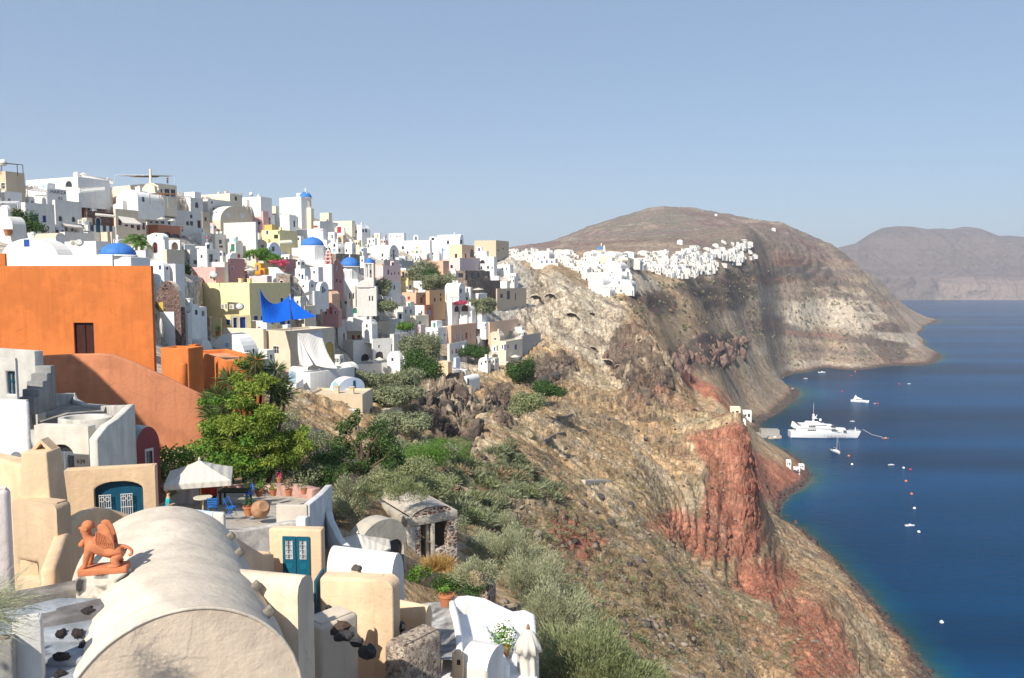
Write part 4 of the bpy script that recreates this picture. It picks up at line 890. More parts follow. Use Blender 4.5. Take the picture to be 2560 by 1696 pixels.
    for P_, nv in ((pf, (0, -1, 0)), (ps, (1, 0, 0))):
        for h_, inner, outer in P_:
            kind, c = h_[5], h_[6]; door = kind in 'dD' or (kind in 'ae' and c != 'k' and h_[3]-h_[2] > 1.5)
            pm = MB().poly(inner).build('door' if door else 'window', dmat(c), t)
            if trim != 'no' and (trim or (kind in 'wdao' and 40 < d < 175)):
                f = MB(); ring(f, outer, nv, .14); f.build('frame', plaster(PAL[trim] if trim else (PAL['wh'] if isinstance(col, str) and col not in ('wh', 'gw') else (.6, .59, .57))), pm)
            if d < 165 and kind in 'wd' and h_[3]-h_[2] > .7:
                # glazing bars / door planks
                cx = sum(inner, Vector())/4; ux = (inner[1]-inner[0]).normalized(); q = MB(); nvv = Vector(nv)
                w_ = (inner[1]-inner[0]).length; hh_ = (inner[2]-inner[1]).length
                def bar(s0, s1, z0, z1): 
                    b0 = inner[0]+nvv*.03; q.prism([b0+ux*s0+Vector((0, 0, z0)), b0+ux*s1+Vector((0, 0, z0)), b0+ux*s1+Vector((0, 0, z1)), b0+ux*s0+Vector((0, 0, z1))], nvv*.03)
                bar(w_/2-.03, w_/2+.03, 0, hh_); bar(0, .06, 0, hh_); bar(w_-.06, w_, 0, hh_); bar(.06, w_-.06, hh_-.07, hh_)
                if kind == 'w': bar(.06, w_-.06, hh_*.55, hh_*.55+.05)
                q.build('bars', dmat('w' if c == 'k' else c) if c != 'w' else flat((.3, .32, .35)), pm)
    for lst, nv in ((high, (0, -1, 0)), (hi2, (1, 0, 0))):
        for x in lst:
            s0, s1, z0, z1 = x[:4]; m = (s0+s1)/2; pts = []
            if x[4]:
                r = (s1-s0)/2; r2 = min(r, (z1-z0)/2)
                pts = [(s0, z0), (s1, z0)]+[(m+r*math.cos(math.pi*k/8), z1-r2+r2*math.sin(math.pi*k/8)) for k in range(9)]
            else: pts = [(s0, z0), (s1, z0), (s1, z1), (s0, z1)]
            if x[5] == 'o': pts = [(m+(s1-s0)/2*math.cos(2*math.pi*k/12), (z0+z1)/2+(z1-z0)/2*math.sin(2*math.pi*k/12)) for k in range(12)]
            V3 = [Vector((-W+s, -.03, z)) if nv[1] else Vector((.03, s, z)) for s, z in pts]
            pm = MB().prism(V3, Vector(nv)*-.05).build('window', dmat(x[6]), t)
    r2 = random.Random(int(u0*7+vt*13)); big = 80 < d < 330 and cat in ('house', 'building') and W > 2.4 and L > 2
    if big and not isinstance(col, tuple):
        if r2.random() < .42: chim = max(chim, 1+(r2.random() < .3))
        if roof == 'flat' and r2.random() < .34:
            w2, l2, h2 = W*r2.uniform(.3, .5), L*r2.uniform(.3, .5), r2.uniform(1.2, 2.0); x2 = -W+.15 if r2.random() < .5 else -w2-.2
            rm_ = MB().box(x2, x2+w2, L-l2-.15, L-.15, h-.33, h+h2).build('roof_room', wm, t)
            MB().box(x2+w2*.4, x2+w2*.4+.75, L-l2-.2, L-l2-.1, h-.3, h+h2*.72).build('door', dmat(r2.choice(['b', 'n', 'g', 'k', 'lb'])), rm_)
        if W > 4.2 and not any(x[5] in 'dDa' for x in fh) and r2.random() < .6:
            ns_ = 8; hs_ = min(he*.75, 2.6); sb_ = MB()
            for q_ in range(ns_): sb_.box(-W+.2+q_*.36, -W+.2+(q_+1)*.36, -1.0, -.015, -dn, hs_*(q_+1)/ns_)
            sb_.build('stairs', wm, t)
        if roof in ('vy', 'vx') and r2.random() < .3: chim = max(chim, 1)
    for k in range(chim):
        cx, cy = -W*(.25+.5*((k*.618) % 1)), L*(.3+.4*((k*.37) % 1)); cb = MB().box(cx-.3, cx+.3, cy-.3, cy+.3, h-1.2, h+.7)
        cb.box(cx-.38, cx+.38, cy-.38, cy+.38, h+.7, h+.82); cb.build('chimney', wm, t)
    if hb: HB.append((min(u0, ue), max(u1, ue), vt, vb, d, mark or lab))
    return t, W, L, h, a
# glass-free openings: kinds w window, d door, a arched, o oval
for _a, _k in HL: house(*_a, **_k)
# ------------------------------------------------------------------ helpers for hand-shaped things laid out from the photo at their own distance
WH = plaster(PAL['wh']); GW = plaster(PAL['gw']); BLUE = plaster((.055, .20, .56), .2, .8, rough=.6)
class LP:
    def __init__(s, uc, vb, d): s.uc, s.vb, s.d = uc, vb, d; s.o = P(uc, vb, d)
    def x(s, u): return P(u, s.vb, s.d).x-s.o.x
    def z(s, v): return P(s.uc, v, s.d).z-s.o.z
    def m(s, px): return px*s.d/F
def cross(mb, c, h, w=None, t=None):
    w = w or h*.62; t = t or h*.14; x, y, z = c
    mb.box(x-t, x+t, y-t, y+t, z, z+h); mb.box(x-w/2, x-t-.002, y-t, y+t, z+h*.58, z+h*.58+2*t); mb.box(x+t+.002, x+w/2, y-t, y+t, z+h*.58, z+h*.58+2*t)
def domeprof(r, h, n=10): return [(r*math.cos(math.pi/2*k/n), h*math.sin(math.pi/2*k/n)) for k in range(n)]+[(.02, h)]
def arch_panel(w, h, n=8): 
    r = w/2; return [(-r, 0), (r, 0)]+[(r*math.cos(math.pi*k/n), h-r+r*math.sin(math.pi*k/n)) for k in range(n+1)]
def domed(name, lab, uc, vb, d, rd, vd0, vd1, rdrum, vdr, nd=8, win=(), bodyw=None, mark=None, crossh=1.2, wincol='b', drumcol='wh', depth=6, rise=None):
    """church: dome on an octagonal drum with windows on the drum faces, square body below"""
    q = LP(uc, vb, d); t = thing(name, lab, 'church', q.o)
    m = q.m; z0 = q.z(vdr); z1 = q.z(vd1); zt = q.z(vd0)
    if bodyw:
        b0, b1, vt = bodyw
        o = MB().box(q.x(b0), q.x(b1), -m(rdrum), -m(rdrum)+depth, -4, q.z(vt)).build('walls', plaster(PAL[drumcol]), t); bevel(o, .12)
    dr = MB(); off = math.pi/nd
    R_ = m(rdrum)
    ring_ = [(R_*math.cos(2*math.pi*k/nd+off), R_*math.sin(2*math.pi*k/nd+off)) for k in range(nd)]
    dr.prism([(x, y, z0-.5) for x, y in ring_], (0, 0, z1-z0+.5)); o = dr.build('drum', plaster(PAL[drumcol]), t)
    co = MB(); co.lathe([(m(rd)*1.04, z1-.02), (m(rd)*1.1, z1+.08), (m(rd)*1.04, z1+.2)], 32); co.build('cornice', plaster(PAL[drumcol]), t)
    dm = MB().lathe([(r, z+z1+.15) for r, z in domeprof(m(rd), zt-z1-.15)], 40).build('dome', BLUE, t, smooth=True)
    lt = MB().lathe([(.22, zt-.05), (.25, zt+.25), (.1, zt+.4), (.03, zt+.45)], 12); cross(lt, (0, 0, zt+.4), crossh)
    lt.build('cross', WH, dm)
    for a in win:
        an = -math.pi/2+R(a); ap = R_*math.cos(math.pi/nd)+.03; c = Vector((ap*math.cos(an), ap*math.sin(an), z0+(z1-z0)*.25)); tx = Vector((-math.sin(an), math.cos(an), 0))
        w = R_*.24; h = (z1-z0)*.52
        out = [c+tx*x+Vector((0, 0, z)) for x, z in arch_panel(w, h)]; nrm = Vector((math.cos(an), math.sin(an), 0))
        fr = [c+tx*x*1.5-nrm*.02+Vector((0, 0, z*1.1-.05*h)) for x, z in arch_panel(w, h)]
        f = MB().prism(fr, nrm*.05).build('window', WH, t); MB().prism(out, nrm*.07).build('pane', flat(DOORC[wincol], .4, .2, 3), f)
    HB.append((uc-rdrum-2, uc+rdrum+2, vd0, vb, d, mark or lab)); return t, q
def wallpath(name, lab, pts, bot, th, mat, cat='wall', bevelw=.06, mark=None, smooth=False):
    """a free-standing wall following a path; pts are (u, v_top, Y); bot is how far it goes down in metres"""
    top = [P(*p) for p in pts]; o = top[0].copy(); mb = MB(); n = len(top)
    for i in range(n-1):
        pass
    nr = []
    for i in range(n):
        dv = (top[min(i+1, n-1)]-top[max(i-1, 0)]); nr.append(Vector((dv.y, -dv.x, 0)).normalized()*th/2)
    vs = []
    for i in range(n):
        p = top[i]-o; bz = -bot if not callable(bot) else bot(i)
        for sgn, z in ((1, p.z), (-1, p.z), (-1, min(p.z, 0)+bz), (1, min(p.z, 0)+bz)):
            q = p+nr[i]*sgn; vs.append((q.x, q.y, z))
    fs = []
    for i in range(n-1):
        a, b = i*4, (i+1)*4
        for k in range(4): fs.append((a+k, a+(k+1) % 4, b+(k+1) % 4, b+k))
    fs += [(3, 2, 1, 0), tuple((n-1)*4+k for k in range(4))]
    ob = mb.add(vs, fs).build(name, mat, None, loc=o)
    if bevelw: bevel(ob, bevelw)
    return tag(ob, lab, cat)
def text_part(txt, size, mat, parent, mtx, ext=.01):
    cu = bpy.data.curves.new('lettering', 'FONT'); cu.body = txt; cu.size = size; cu.align_x = 'CENTER'; cu.extrude = ext
    tmp = bpy.data.objects.new('lettering_tmp', cu); COL.objects.link(tmp)
    dg = bpy.context.evaluated_depsgraph_get(); me = bpy.data.meshes.new_from_object(tmp.evaluated_get(dg)); bpy.data.objects.remove(tmp); bpy.data.curves.remove(cu)
    me.materials.clear(); me.materials.append(mat); o = bpy.data.objects.new('lettering', me); COL.objects.link(o); o.parent = parent; o.matrix_local = mtx; return o
# ------------------------------------------------------------------ churches
ch, q = domed('domed_church', 'white church with the large blue dome on an eight-sided drum with blue windows', 783, 722, 214, 28.5, 593, 617, 33, 652, 8, (-22.5, 22.5, 67.5), (745, 826, 652), 'large blue-domed church', .9)
vb = MB(); s = q.m
for cx, w, vt in ((768, 27, 646),):
    pts = [(q.x(cx)+s(w)*math.cos(math.pi*k/12), -s(33)-.25, q.z(vt+22)+s(24)*math.sin(math.pi*k/12)) for k in range(13)]
    pts = [(pts[0][0], pts[0][1], q.z(700))]+pts+[(pts[-1][0], pts[-1][1], q.z(700))]; vb.prism(pts, (0, 3, 0))
vb.build('apse_vault', WH, ch)
t, W_, L_, h_, a_ = house(822, 826, 859, 660, 724, 'mv', 'flat', [('d','mr',829,712,4,18),('w','w',828,672,3,7),('w','w',843,671,4,14),('w','w',854,671,3,6),('d','k',842,702,4,8),('w','k',851,704,3,7)], 'pink church front with white slit windows and a striped bell tower', 45, 206, 'church_front', 'church', trim=None, mark='pink church front')
pkm = plaster((.68, .36, .33)); q = LP(823, 724, 205); m = q.m; o_ = P(823, 724, 205)-P(826, 724, 206)
tw = MB(); tb = MB()
z = q.z(662)
for i, (w, hgt) in enumerate(((8.5, 10), (8, 9), (6.5, 8), (4.5, 7))):
    hw = m(w); hh = m(hgt)
    for sx in (-1, 1):
        for sy in (-1, 1): tw.box(*sorted((sx*hw, sx*hw*.45)), *sorted((sy*hw, sy*hw*.45)), z+.1, z+hh*.8)
    tw.box(-hw*.44, hw*.44, -hw*.44, hw*.44, z+.1, z+hh*.8)
    tb.box(-hw*1.12, hw*1.12, -hw*1.12, hw*1.12, z+hh*.8+.002, z+hh+.09); z += hh
tb.lathe([(m(3.4), z+.1), (m(2.6), z+m(3)), (.02, z+m(5))], 8)
tc = MB().box(-m(9), m(9), -m(9), m(9), q.z(724), q.z(662)+.09); 
tr = tc.build('tower', WH, t); tr.matrix_local = Matrix.Rotation(R(45), 4, 'Z') @ Matrix.Translation(o_) 
x1 = tw.build('belfry', pkm, tr); x2 = tb.build('cornice', plaster((.78, .55, .5)), tr)
pts = [(0, -W_*.0+0, 0)]
gb = MB(); g0 = L_*.35; g1 = L_*.8; gm = (g0+g1)/2; gr = (g1-g0)/2
gb.prism([(-.3, gm+gr*math.cos(math.pi*k/10), h_-.05+gr*1.35*math.sin(math.pi*k/10)) for k in range(11)], (.25, 0, 0)); gb.build('gable', plaster(PAL['mv']), t)
ch2, q = domed('domed_church', 'white church with the second blue dome right of the pink church front', 876, 745, 222, 24, 643, 668, 22, 703, 8, (-22.5, 22.5), (856, 901, 700), 'second blue-domed church', .8, 'k')
domed('domed_church', 'small blue dome on a cream drum beside the tall white skyline block', 765, 560, 272, 15.5, 480, 497, 14, 524, 8, (22.5, 67.5), (752, 782, 521), 'skyline blue dome', .8, 'k', 'cr', 4)
domed('domed_church', 'nearest blue dome with a white clover cross just behind the orange house', 297, 690, 94, 42, 608, 642, 36, 652, 12, (), (268, 346, 643), 'nearest blue dome', .55, depth=5)
# bell tower with a ribbed dome
q = LP(925, 762, 212); m = q.m; t = thing('bell_tower', 'white bell tower with open arches under a small ribbed blue dome', 'bell tower', q.o)
bt = MB(); hw = m(12); z0 = q.z(694); z1 = q.z(661)
bt.box(-m(31), m(18), -m(10), m(10)+3, -3, q.z(716)); bt.box(-hw, hw, -hw, hw, q.z(716)-.2, z0)
for sx in (-1, 1):
    for sy in (-1, 1): bt.box(*sorted((sx*hw, sx*hw*.62)), *sorted((sy*hw, sy*hw*.62)), z0+.002, z1)
for k in range(8):
    th_ = math.pi*k/7
bt.box(-hw*1.05, hw*1.05, -hw*1.05, hw*1.05, z1+.002, z1+.3); bt.box(-hw*.18, hw*.18, -hw*.95, -hw*.7, z0+.002, z1)
pts = [(-m(14)+m(15)*math.cos(math.pi*k/10), -m(10)-.3, q.z(716)-.3+m(18)*math.sin(math.pi*k/10)) for k in range(11)]; bt.prism(pts, (0, 4, 0))
bt.build('tower', plaster(PAL['gw']), t)
dm = MB()
prof = domeprof(m(10.5), m(13))
b0 = len(dm.v)
for r, zz_ in prof:
    for k in range(24): dm.v.append(((r*(1+.06*math.cos(k*math.pi*2/3))*math.cos(k*math.pi/12)), r*(1+.06*math.cos(k*math.pi*2/3))*math.sin(k*math.pi/12), zz_+z1+.3))
for i in range(len(prof)-1):
    for k in range(24): dm.f.append((i*24+k, i*24+(k+1) % 24, (i+1)*24+(k+1) % 24, (i+1)*24+k))
d_ = dm.build('dome', BLUE, t, smooth=True); c = MB(); cross(c, (0, 0, z1+.3+m(13)), .7); c.build('cross', WH, d_)
MB().lathe([(.35, z0+1.2), (.3, z0+1.6), (.12, z0+1.9)], 12).build('bell', flat((.12, .10, .06), .4, .2, 4, .8), t)
w1 = MB()
for u, v, ww, hh in ((877, 740, 3, 14), (886, 740, 3, 14), (933, 746, 3, 12), (926, 746, 3, 12)): w1.box(q.x(u)-m(ww)/2, q.x(u)+m(ww)/2, -m(10)-.04, -m(10)-.01, q.z(v+hh/2), q.z(v-hh/2))
w1.build('window', GLASS, t)
def belcote(uc, vb, d, wpx, hpx, lab, col='wh'):
    q = LP(uc, vb, d); m = q.m; t = thing('bell_arch', lab, 'bell arch', q.o); b = MB(); w = m(wpx)/2; h = m(hpx)
    b.box(-w, -w*.5, -.35, .35, -1.5, h*.7); b.box(w*.5, w, -.35, .35, -1.5, h*.7)
    out = [(w*math.cos(math.pi*k/10), h*.7+h*.3*math.sin(math.pi*k/10)) for k in range(11)]; inn = [(x*.5, h*.7+(z-h*.7)*.55) for x, z in out]
    for k in range(10):
        a1, a2, b1, b2 = out[k], out[k+1], inn[k], inn[k+1]
        b.prism([(a1[0], -.35, a1[1]), (a2[0], -.35, a2[1]), (b2[0], -.35, b2[1]), (b1[0], -.35, b1[1])], (0, .7, 0))
    b.build('arch', plaster(PAL[col]), t); MB().lathe([(w*.34, h*.35), (w*.3, h*.55), (.03, h*.68)], 10).build('bell', flat((.12, .10, .06), .4, .2, 4, .8), t); return t
belcote(1040, 605, 318, 12, 17, 'white bell arch on the skyline over the long white house')
belcote(825, 757, 218, 10, 20, 'small cream bell arch above the little pink gabled chapel', 'cr')
# ------------------------------------------------------------------ the yellow house, sails and drapes
AI = plaster((.80, .66, .36), .08)
house(503, 626, 728, 708, 828, 'ye', 'flat', [('w','b',705,752,8,14),('d','b',640,805,9,30),('d','b',657,806,9,32),('w','k',680,804,10,14),('d','b',707,816,14,26),('d','b',770 if 0 else 722,812,8,22)], 'large pale yellow house with a greenish shaded side behind the blue sails', 22, 146, mark='large yellow house', bev=.08, trim=None)
house(553, 577, 628, 790, 830, 'ye', 'flat', [('w','b',571,806,12,14),('d','b',588,809,9,29),('d','b',607,809,14,32)], 'low annex with blue doors and a curved gable on the yellow house', 52, 139, trim='wh')
house(530, 553, 556, 795, 842, 'ye', 'flat', [], 'yellow garden pier with a climbing plant left of the annex', 30, 138)
t, W_, L_, h_, a_ = house(663, 727, 838, 828, 945, 'be', 'flat', [('w','k',690,875,14,18),('a','y',823,880,24,56)], 'tall beige base building with a terrace on top and a big arched niche', 27, 127, bev=.12, mark='beige terrace building')
house(560, 660, 668, 823, 905, 'be', 'flat', [], 'plain beige wall left of the tall beige base building', 20, 128, bev=.1)
house(532, 612, 646, 836, 900, 'wh', 'vy', [('w','lb',568,863,8,10),('w','k',619,883,3,10),('w','k',634,880,3,16)], 'white barrel-vaulted house with one small turquoise window in its arched front', 24, 112, rise=3.0, mark='white vault with turquoise window', bev=.08)
house(470, 500, 532, 850, 905, 'wh', 'vx', [('w','w',518,880,20,18)], 'low white vault with a grey arched end beside the turquoise window vault', 30, 106, rise=2.0)
house(478, 500, 526, 792, 850, 'ds', 'flat', [('w','b',510,828,5,30),('w','k',494,826,5,26)], 'ruined rubble house with blue door frames left of the yellow pier', 40, 118)
house(398, 437, 440, 780, 850, 'wh', 'flat', [], 'white block wall right of the orange house', 8, 92, bev=.08)
house(437, 470, 480, 783, 842, 'gw', 'flat', [], 'weathered white yard wall between white block and rubble ruin', 12, 104)
H2 = house
house(389, 452, 463, 703, 785, 'st', 'vy', [('d','y',403,767,10,22),('o','k',413,714,6,6),('o','k',408,722,5,5),('o','k',417,722,5,5)], 'brown stone chapel with a rounded gable and three round holes', 10, 92, rise=3.0, mark='brown stone chapel', rcol='be')
house(366, 400, 404, 684, 704, 'wh', 'vy', [], 'low whitewashed vault behind the stone chapel', 10, 98)
house(745, 776, 888, 932, 1000, 'gw', 'flat', [], 'big white retaining wall of the terrace below the white drapes', 30, 118, bev=.3, mark='white retaining wall')
house(826, 846, 912, 948, 990, 'pb', 'vx', [('d','t',886,968,6,34),('a','lb',838,966,12,22)], 'small blue-fronted vault below the white retaining wall', 42, 117, rise=1.6, rcol='wh', mark='blue-fronted vault')
house(900, 924, 930, 990, 1020, 'gw', 'vx', [], 'white shed with a red sheet right of the tan flat house', 30, 118)
house(770, 907, 915, 986, 1075, 'ta', 'flat', [('w','k',862,1022,14,28)], 'tan flat-roofed house with one barred window below the blue-fronted vault', 4, 112, L=6, bev=.08, trim='ta', mark='tan flat-roofed house')
house(712, 768, 776, 998, 1060, 'wh', 'flat', [('w','k',748,1022,4,26)], 'white notched parapet house left of the tan flat roof', 12, 106, bev=.25)
house(710, 742, 760, 960, 995, 'wh', 'flat', [], 'small white rounded block below the blue gate', -5, 112, bev=.3)
house(905, 950, 1006, 1030, 1060, 'cr', 'flat', [], 'cream terrace parapet right of the grey lattice fence', 20, 118)
house(790, 885, 900, 1062, 1110, 'gw', 'flat', [('w','k',824,1085,8,6)], 'plastered lower storey beneath the tan flat-roofed house', 4, 108)
def sail(name, lab, cat, loops, mat, d, poles=()):
    """cloth patch from four curved edges given as pixel points with depth"""
    def crv(ps, n):
        ps = [P(*p) for p in ps]; out = []
        for i in range(n):
            t = i/(n-1)
            if len(ps) == 2: out.append(ps[0].lerp(ps[1], t))
            else: out.append(ps[0]*(1-t)**2+ps[1]*2*t*(1-t)+ps[2]*t*t)
        return out
    n = 22; top, bot, lef, rig = [crv(l, n) for l in loops]; o = top[0].copy(); vs = []
    for j in range(n):
        v = j/(n-1)
        for i in range(n):
            u = i/(n-1)
            p = top[i]*(1-v)+bot[i]*v+lef[j]*(1-u)+rig[j]*u-(top[0]*(1-u)*(1-v)+top[-1]*u*(1-v)+bot[0]*(1-u)*v+bot[-1]*u*v)
            p = p+Vector((0, .22*math.sin(9*u+5*v)*math.sin(3.1*v)*math.sin(3.1*u), 0)); vs.append(p-o)
    t = thing(name, lab, cat, o)
    fs = [(j*n+i, j*n+i+1, (j+1)*n+i+1, (j+1)*n+i) for j in range(n-1) for i in range(n-1)]
    ob = MB().add(vs, fs).build('cloth', mat, t, smooth=True)
    sm_ = ob.modifiers.new('thickness', 'SOLIDIFY'); sm_.thickness = .03
    for a, b in poles: MB().tube([P(*a)-o, P(*b)-o], .05).build('pole', flat((.55, .55, .52), .4), t)
    return t
def cloth(name, c, tr=.25):
    m, nt, b = newmat(name); b.inputs['Base Color'].default_value = (*c, 1); b.inputs['Roughness'].default_value = .8; b.inputs['Specular IOR Level'].default_value = .1
    tb = N(nt, 'ShaderNodeBsdfTranslucent'); tb.inputs['Color'].default_value = (*c, 1); ms = N(nt, 'ShaderNodeMixShader'); ms.inputs[0].default_value = tr
    nt.links.new(b.outputs[0], ms.inputs[1]); nt.links.new(tb.outputs[0], ms.inputs[2]); nt.links.new(ms.outputs[0], nt.nodes['Material Output'].inputs[0])
    tc = N(nt, 'ShaderNodeTexCoord'); wv = N(nt, 'ShaderNodeTexWave'); wv.inputs['Scale'].default_value = .9; wv.inputs['Distortion'].default_value = 6; wv.inputs['Detail'].default_value = 2
    nt.links.new(tc.outputs['Object'], wv.inputs['Vector']); bump(nt, b, wv.outputs['Fac'], .25, .1); return m
BLUEC = cloth('blue_sailcloth', (.01, .13, .62), .3); WHC = cloth('white_sailcloth', (.74, .72, .67)); CANV = cloth('parasol_canvas', (.70, .66, .58), .2)
sail('shade_sail', 'left bright blue shade sail peaking over the terrace of the yellow house', 'shade sail', [[(649,721,124),(678,790,126),(724,738,130)], [(657,806,122),(700,812,122),(728,797,123)], [(649,721,124),(652,765,123),(657,806,122)], [(724,738,130),(726,770,127),(728,797,123)]], BLUEC, 126, [((725,735,129.5),(728,830,126))])
sail('shade_sail', 'right bright blue shade sail stretched to a low point at its right', 'shade sail', [[(726,737,130),(740,768,128),(791,791,124)], [(729,799,124),(752,800,123.5),(790,792,124)], [(726,737,130),(728,770,127),(729,799,124)], [(791,791,124),(790.5,791.5,124),(790,792,124)]], BLUEC, 126)
sail('drape', 'large white cloth drape hanging slanted over the beige building front', 'cloth drape', [[(745,833,124.5),(775,838,126),(803,824,129)], [(790,914,121.5),(815,922,121),(845,922,121)], [(745,833,124.5),(765,880,122.5),(790,914,121.5)], [(803,824,129),(812,885,124),(845,922,121)]], WHC, 125)
sail('drape', 'narrow white cloth drape left of the large slanted drape', 'cloth drape', [[(744,833,124.2),(745,834,124.2),(746,836,124.2)], [(750,912,121),(768,924,121),(783,912,121)], [(744,833,124.2),(743,880,122),(750,912,121)], [(746,836,124.2),(768,885,122),(783,912,121)]], WHC, 125, [((749,905,121),(750,936,121))])
# grey awning on a frame right of the yellow house
q = LP(745, 760, 142); t = thing('awning', 'grey slung awning on a thin dark frame right of the yellow house', 'awning', q.o); m = q.m
vs = [(q.x(730+48*u), -1+2.5*v, q.z(715+12*u+14*math.sin(math.pi*u)*.9+6*v)) for v in (0, .5, 1) for u in [i/10 for i in range(11)]]
MB().add(vs, [(j*11+i, j*11+i+1, j*11+12+i, j*11+11+i) for j in range(2) for i in range(10)]).build('cloth', cloth('grey_awning', (.45, .45, .45)), t, smooth=True)
MB().tube([(q.x(755), -1, q.z(757)), (q.x(760), -1, q.z(718)), (q.x(732), -1, q.z(710))], .06).build('frame', flat((.03, .03, .03), .4), t)
# ------------------------------------------------------------------ foreground buildings
ORG = PAL['og']
house(-80, 387, 393, 665, 945, 'og', 'flat', [('d','db',210,846,44,78)], 'big plain orange house with one dark maroon doorway', 2, 58, dn=6, bev=.06, trim='no', mark='big orange house')
house(18, 282, 286, 637, 672, 'wh', 'flat', [], 'long white parapet wall on the roof behind the orange house', 6, 68, bev=.15)
house(-40, 14, 17, 634, 672, 'og', 'flat', [], 'orange roof pier at the left edge beside a lattice panel', 2, 63)
house(2, 146, 185, 594, 645, 'wh', 'vy', [('w','b',67,608,12,18)], 'big white barrel vault with one small blue window behind the orange house', 26, 77, rcol='gw', bev=.1, rise=2.0, mark='big white vault')
house(405, 474, 512, 871, 1000, 'og', 'flat', [], 'orange annex block stepped down from the big orange house', 14, 57, dn=6, bev=.06, mark='orange annex block')
q = LP(460, 990, 55.6); t = tag(MB().lathe([(q.m(11), -1), (q.m(10.5), q.z(908)-.1), (q.m(9), q.z(908))], 20).build('buttress', plaster(ORG), None, True, q.o), 'rounded orange buttress standing against the orange annex block', 'buttress')
house(476, 492, 505, 862, 990, 'og', 'flat', [], 'narrow orange chimney wall behind the orange annex', 20, 60)
house(490, 566, 660, 902, 1000, 'og', 'flat', [], 'low orange flat-roofed block above the yucca tops', 56, 60, dn=4, bev=.08, rcol=(.62, .30, .16), mark='low orange block')
TERR = oldplaster((.62, .25, .13), .10, .6)
wallpath('garden_wall', 'tall terracotta wall with a curved sloping top below the orange house', [(108,889,48),(180,886,48.2),(250,884,48.5),(282,886,48.7),(320,899,49),(370,921,49.4),(420,944,49.8),(470,969,50.2),(530,998,50.8)], 8, .6, TERR, bevelw=.1)
# ruined grey-white house at the left edge
house(-60, 96, 117, 879, 1090, (.56, .55, .52), 'flat', [('w','b',22,962,20,60),('a','k',80,1045,16,66)], 'weathered grey house with peeling walls at the left edge', 26, 38, dn=4, bev=.1, mark='weathered grey house')
house(-60, 44, 50, 897, 1020, (.60, .585, .55), 'flat', [('w','t',26,958,18,58)], 'peeling grey-white wall with a blue-framed window at the left edge', 6, 35, dn=4, bev=.15)
q = LP(66, 1010, 36); t = thing('staircase', 'short grey stone staircase between the two weathered walls', 'stairs', q.o); b = MB()
for k in range(5): b.box(-.38, .38, .35*k, .35*k+.35, -.5, .32*k+.3)
bevel(b.build('steps', plaster((.30, .30, .30), .3), t), .03)
house(-40, 74, 84, 1002, 1180, 'wh', 'flat', [], 'bright white tapering block wall in front of the weathered grey house', 10, 30, dn=3, bev=.12, mark='bright white block')
house(-40, 20, 60, 1133, 1180, 'wh', 'vx', [], 'small white vaulted step below the bright white block', 35, 26, dn=2, rise=.35)
t, W_, L_, h_, a_ = house(92, 226, 236, 1067, 1215, (.66, .63, .56), 'flat', [('a','gr' if 0 else 'k',156,1158,52,96)], 'off-white courtyard wall with an old arched door and a painted house number', 8, 33, dn=3, bev=.06, L=.5, mark='courtyard wall with number')
q = LP(226, 1215, 33)
text_part('639', .26, flat((.12, .11, .10)), t, Matrix.Translation((-(226-203)*33/F*1.0, -.012, P(226, 1160, 33).z-P(226, 1215, 33).z)) @ Matrix.Rotation(R(90), 4, 'X'), .004)
dd = MB(); x0 = -(226-130)*33/F; x1 = -(226-182)*33/F
zz0 = P(226, 1206, 33).z-P(226, 1215, 33).z
for k in range(6): dd.box(x0+(x1-x0)*k/6+.01, x0+(x1-x0)*(k+1)/6-.01, .12, .18, zz0, zz0+1.25)
dd.build('door', flat((.17, .19, .22), .8, .4, 9), t)
wallpath('garden_wall', 'pale curved wall rising beside the off-white courtyard wall', [(233,1098,32),(248,1078,32.6),(262,1062,33.2),(285,1048,34.2),(305,1030,35.4),(322,1013,36.6),(327,1011,38)], 5, .35, plaster((.66, .63, .56), .2), bevelw=.06)
wallpath('garden_wall', 'rough grey terrace wall at the foot of the terracotta wall', [(110,985,41),(150,984,42),(182,983,43),(190,1000,42.6),(215,1012,42),(262,1014,41),(318,1013,37.4)], 3, .4, plaster((.50, .48, .44), .35), bevelw=.06)
q = LP(215, 1062, 35); t = tag(bevel(MB().lathe([(.85, -1.2), (.85, .35), (.66, .35), (.64, -.3)], 28, sx=1.35).build('water_cistern', plaster((.62, .59, .53), .3), None, True, q.o), .02), 'round open cistern with dry weeds on the old terrace', 'cistern')
struct(MB().add([P(u, v, d) for u, v, d in ((95,1075,36),(240,1075,34.2),(330,1040,38),(300,1015,43),(110,1000,44))], [(0, 1, 2, 3, 4)]).build('terrace_floor', plaster((.36, .33, .28), .4)))
house(318, 343, 402, 1072, 1190, (.36, .10, .10), 'vx', [('w','w',373,1145,14,36)], 'dark pink arched house end under a flaking white vault', 34, 39, rise=1.05, rcol=(.62, .63, .62), trim='wh', L=None, mark='dark pink arched end')
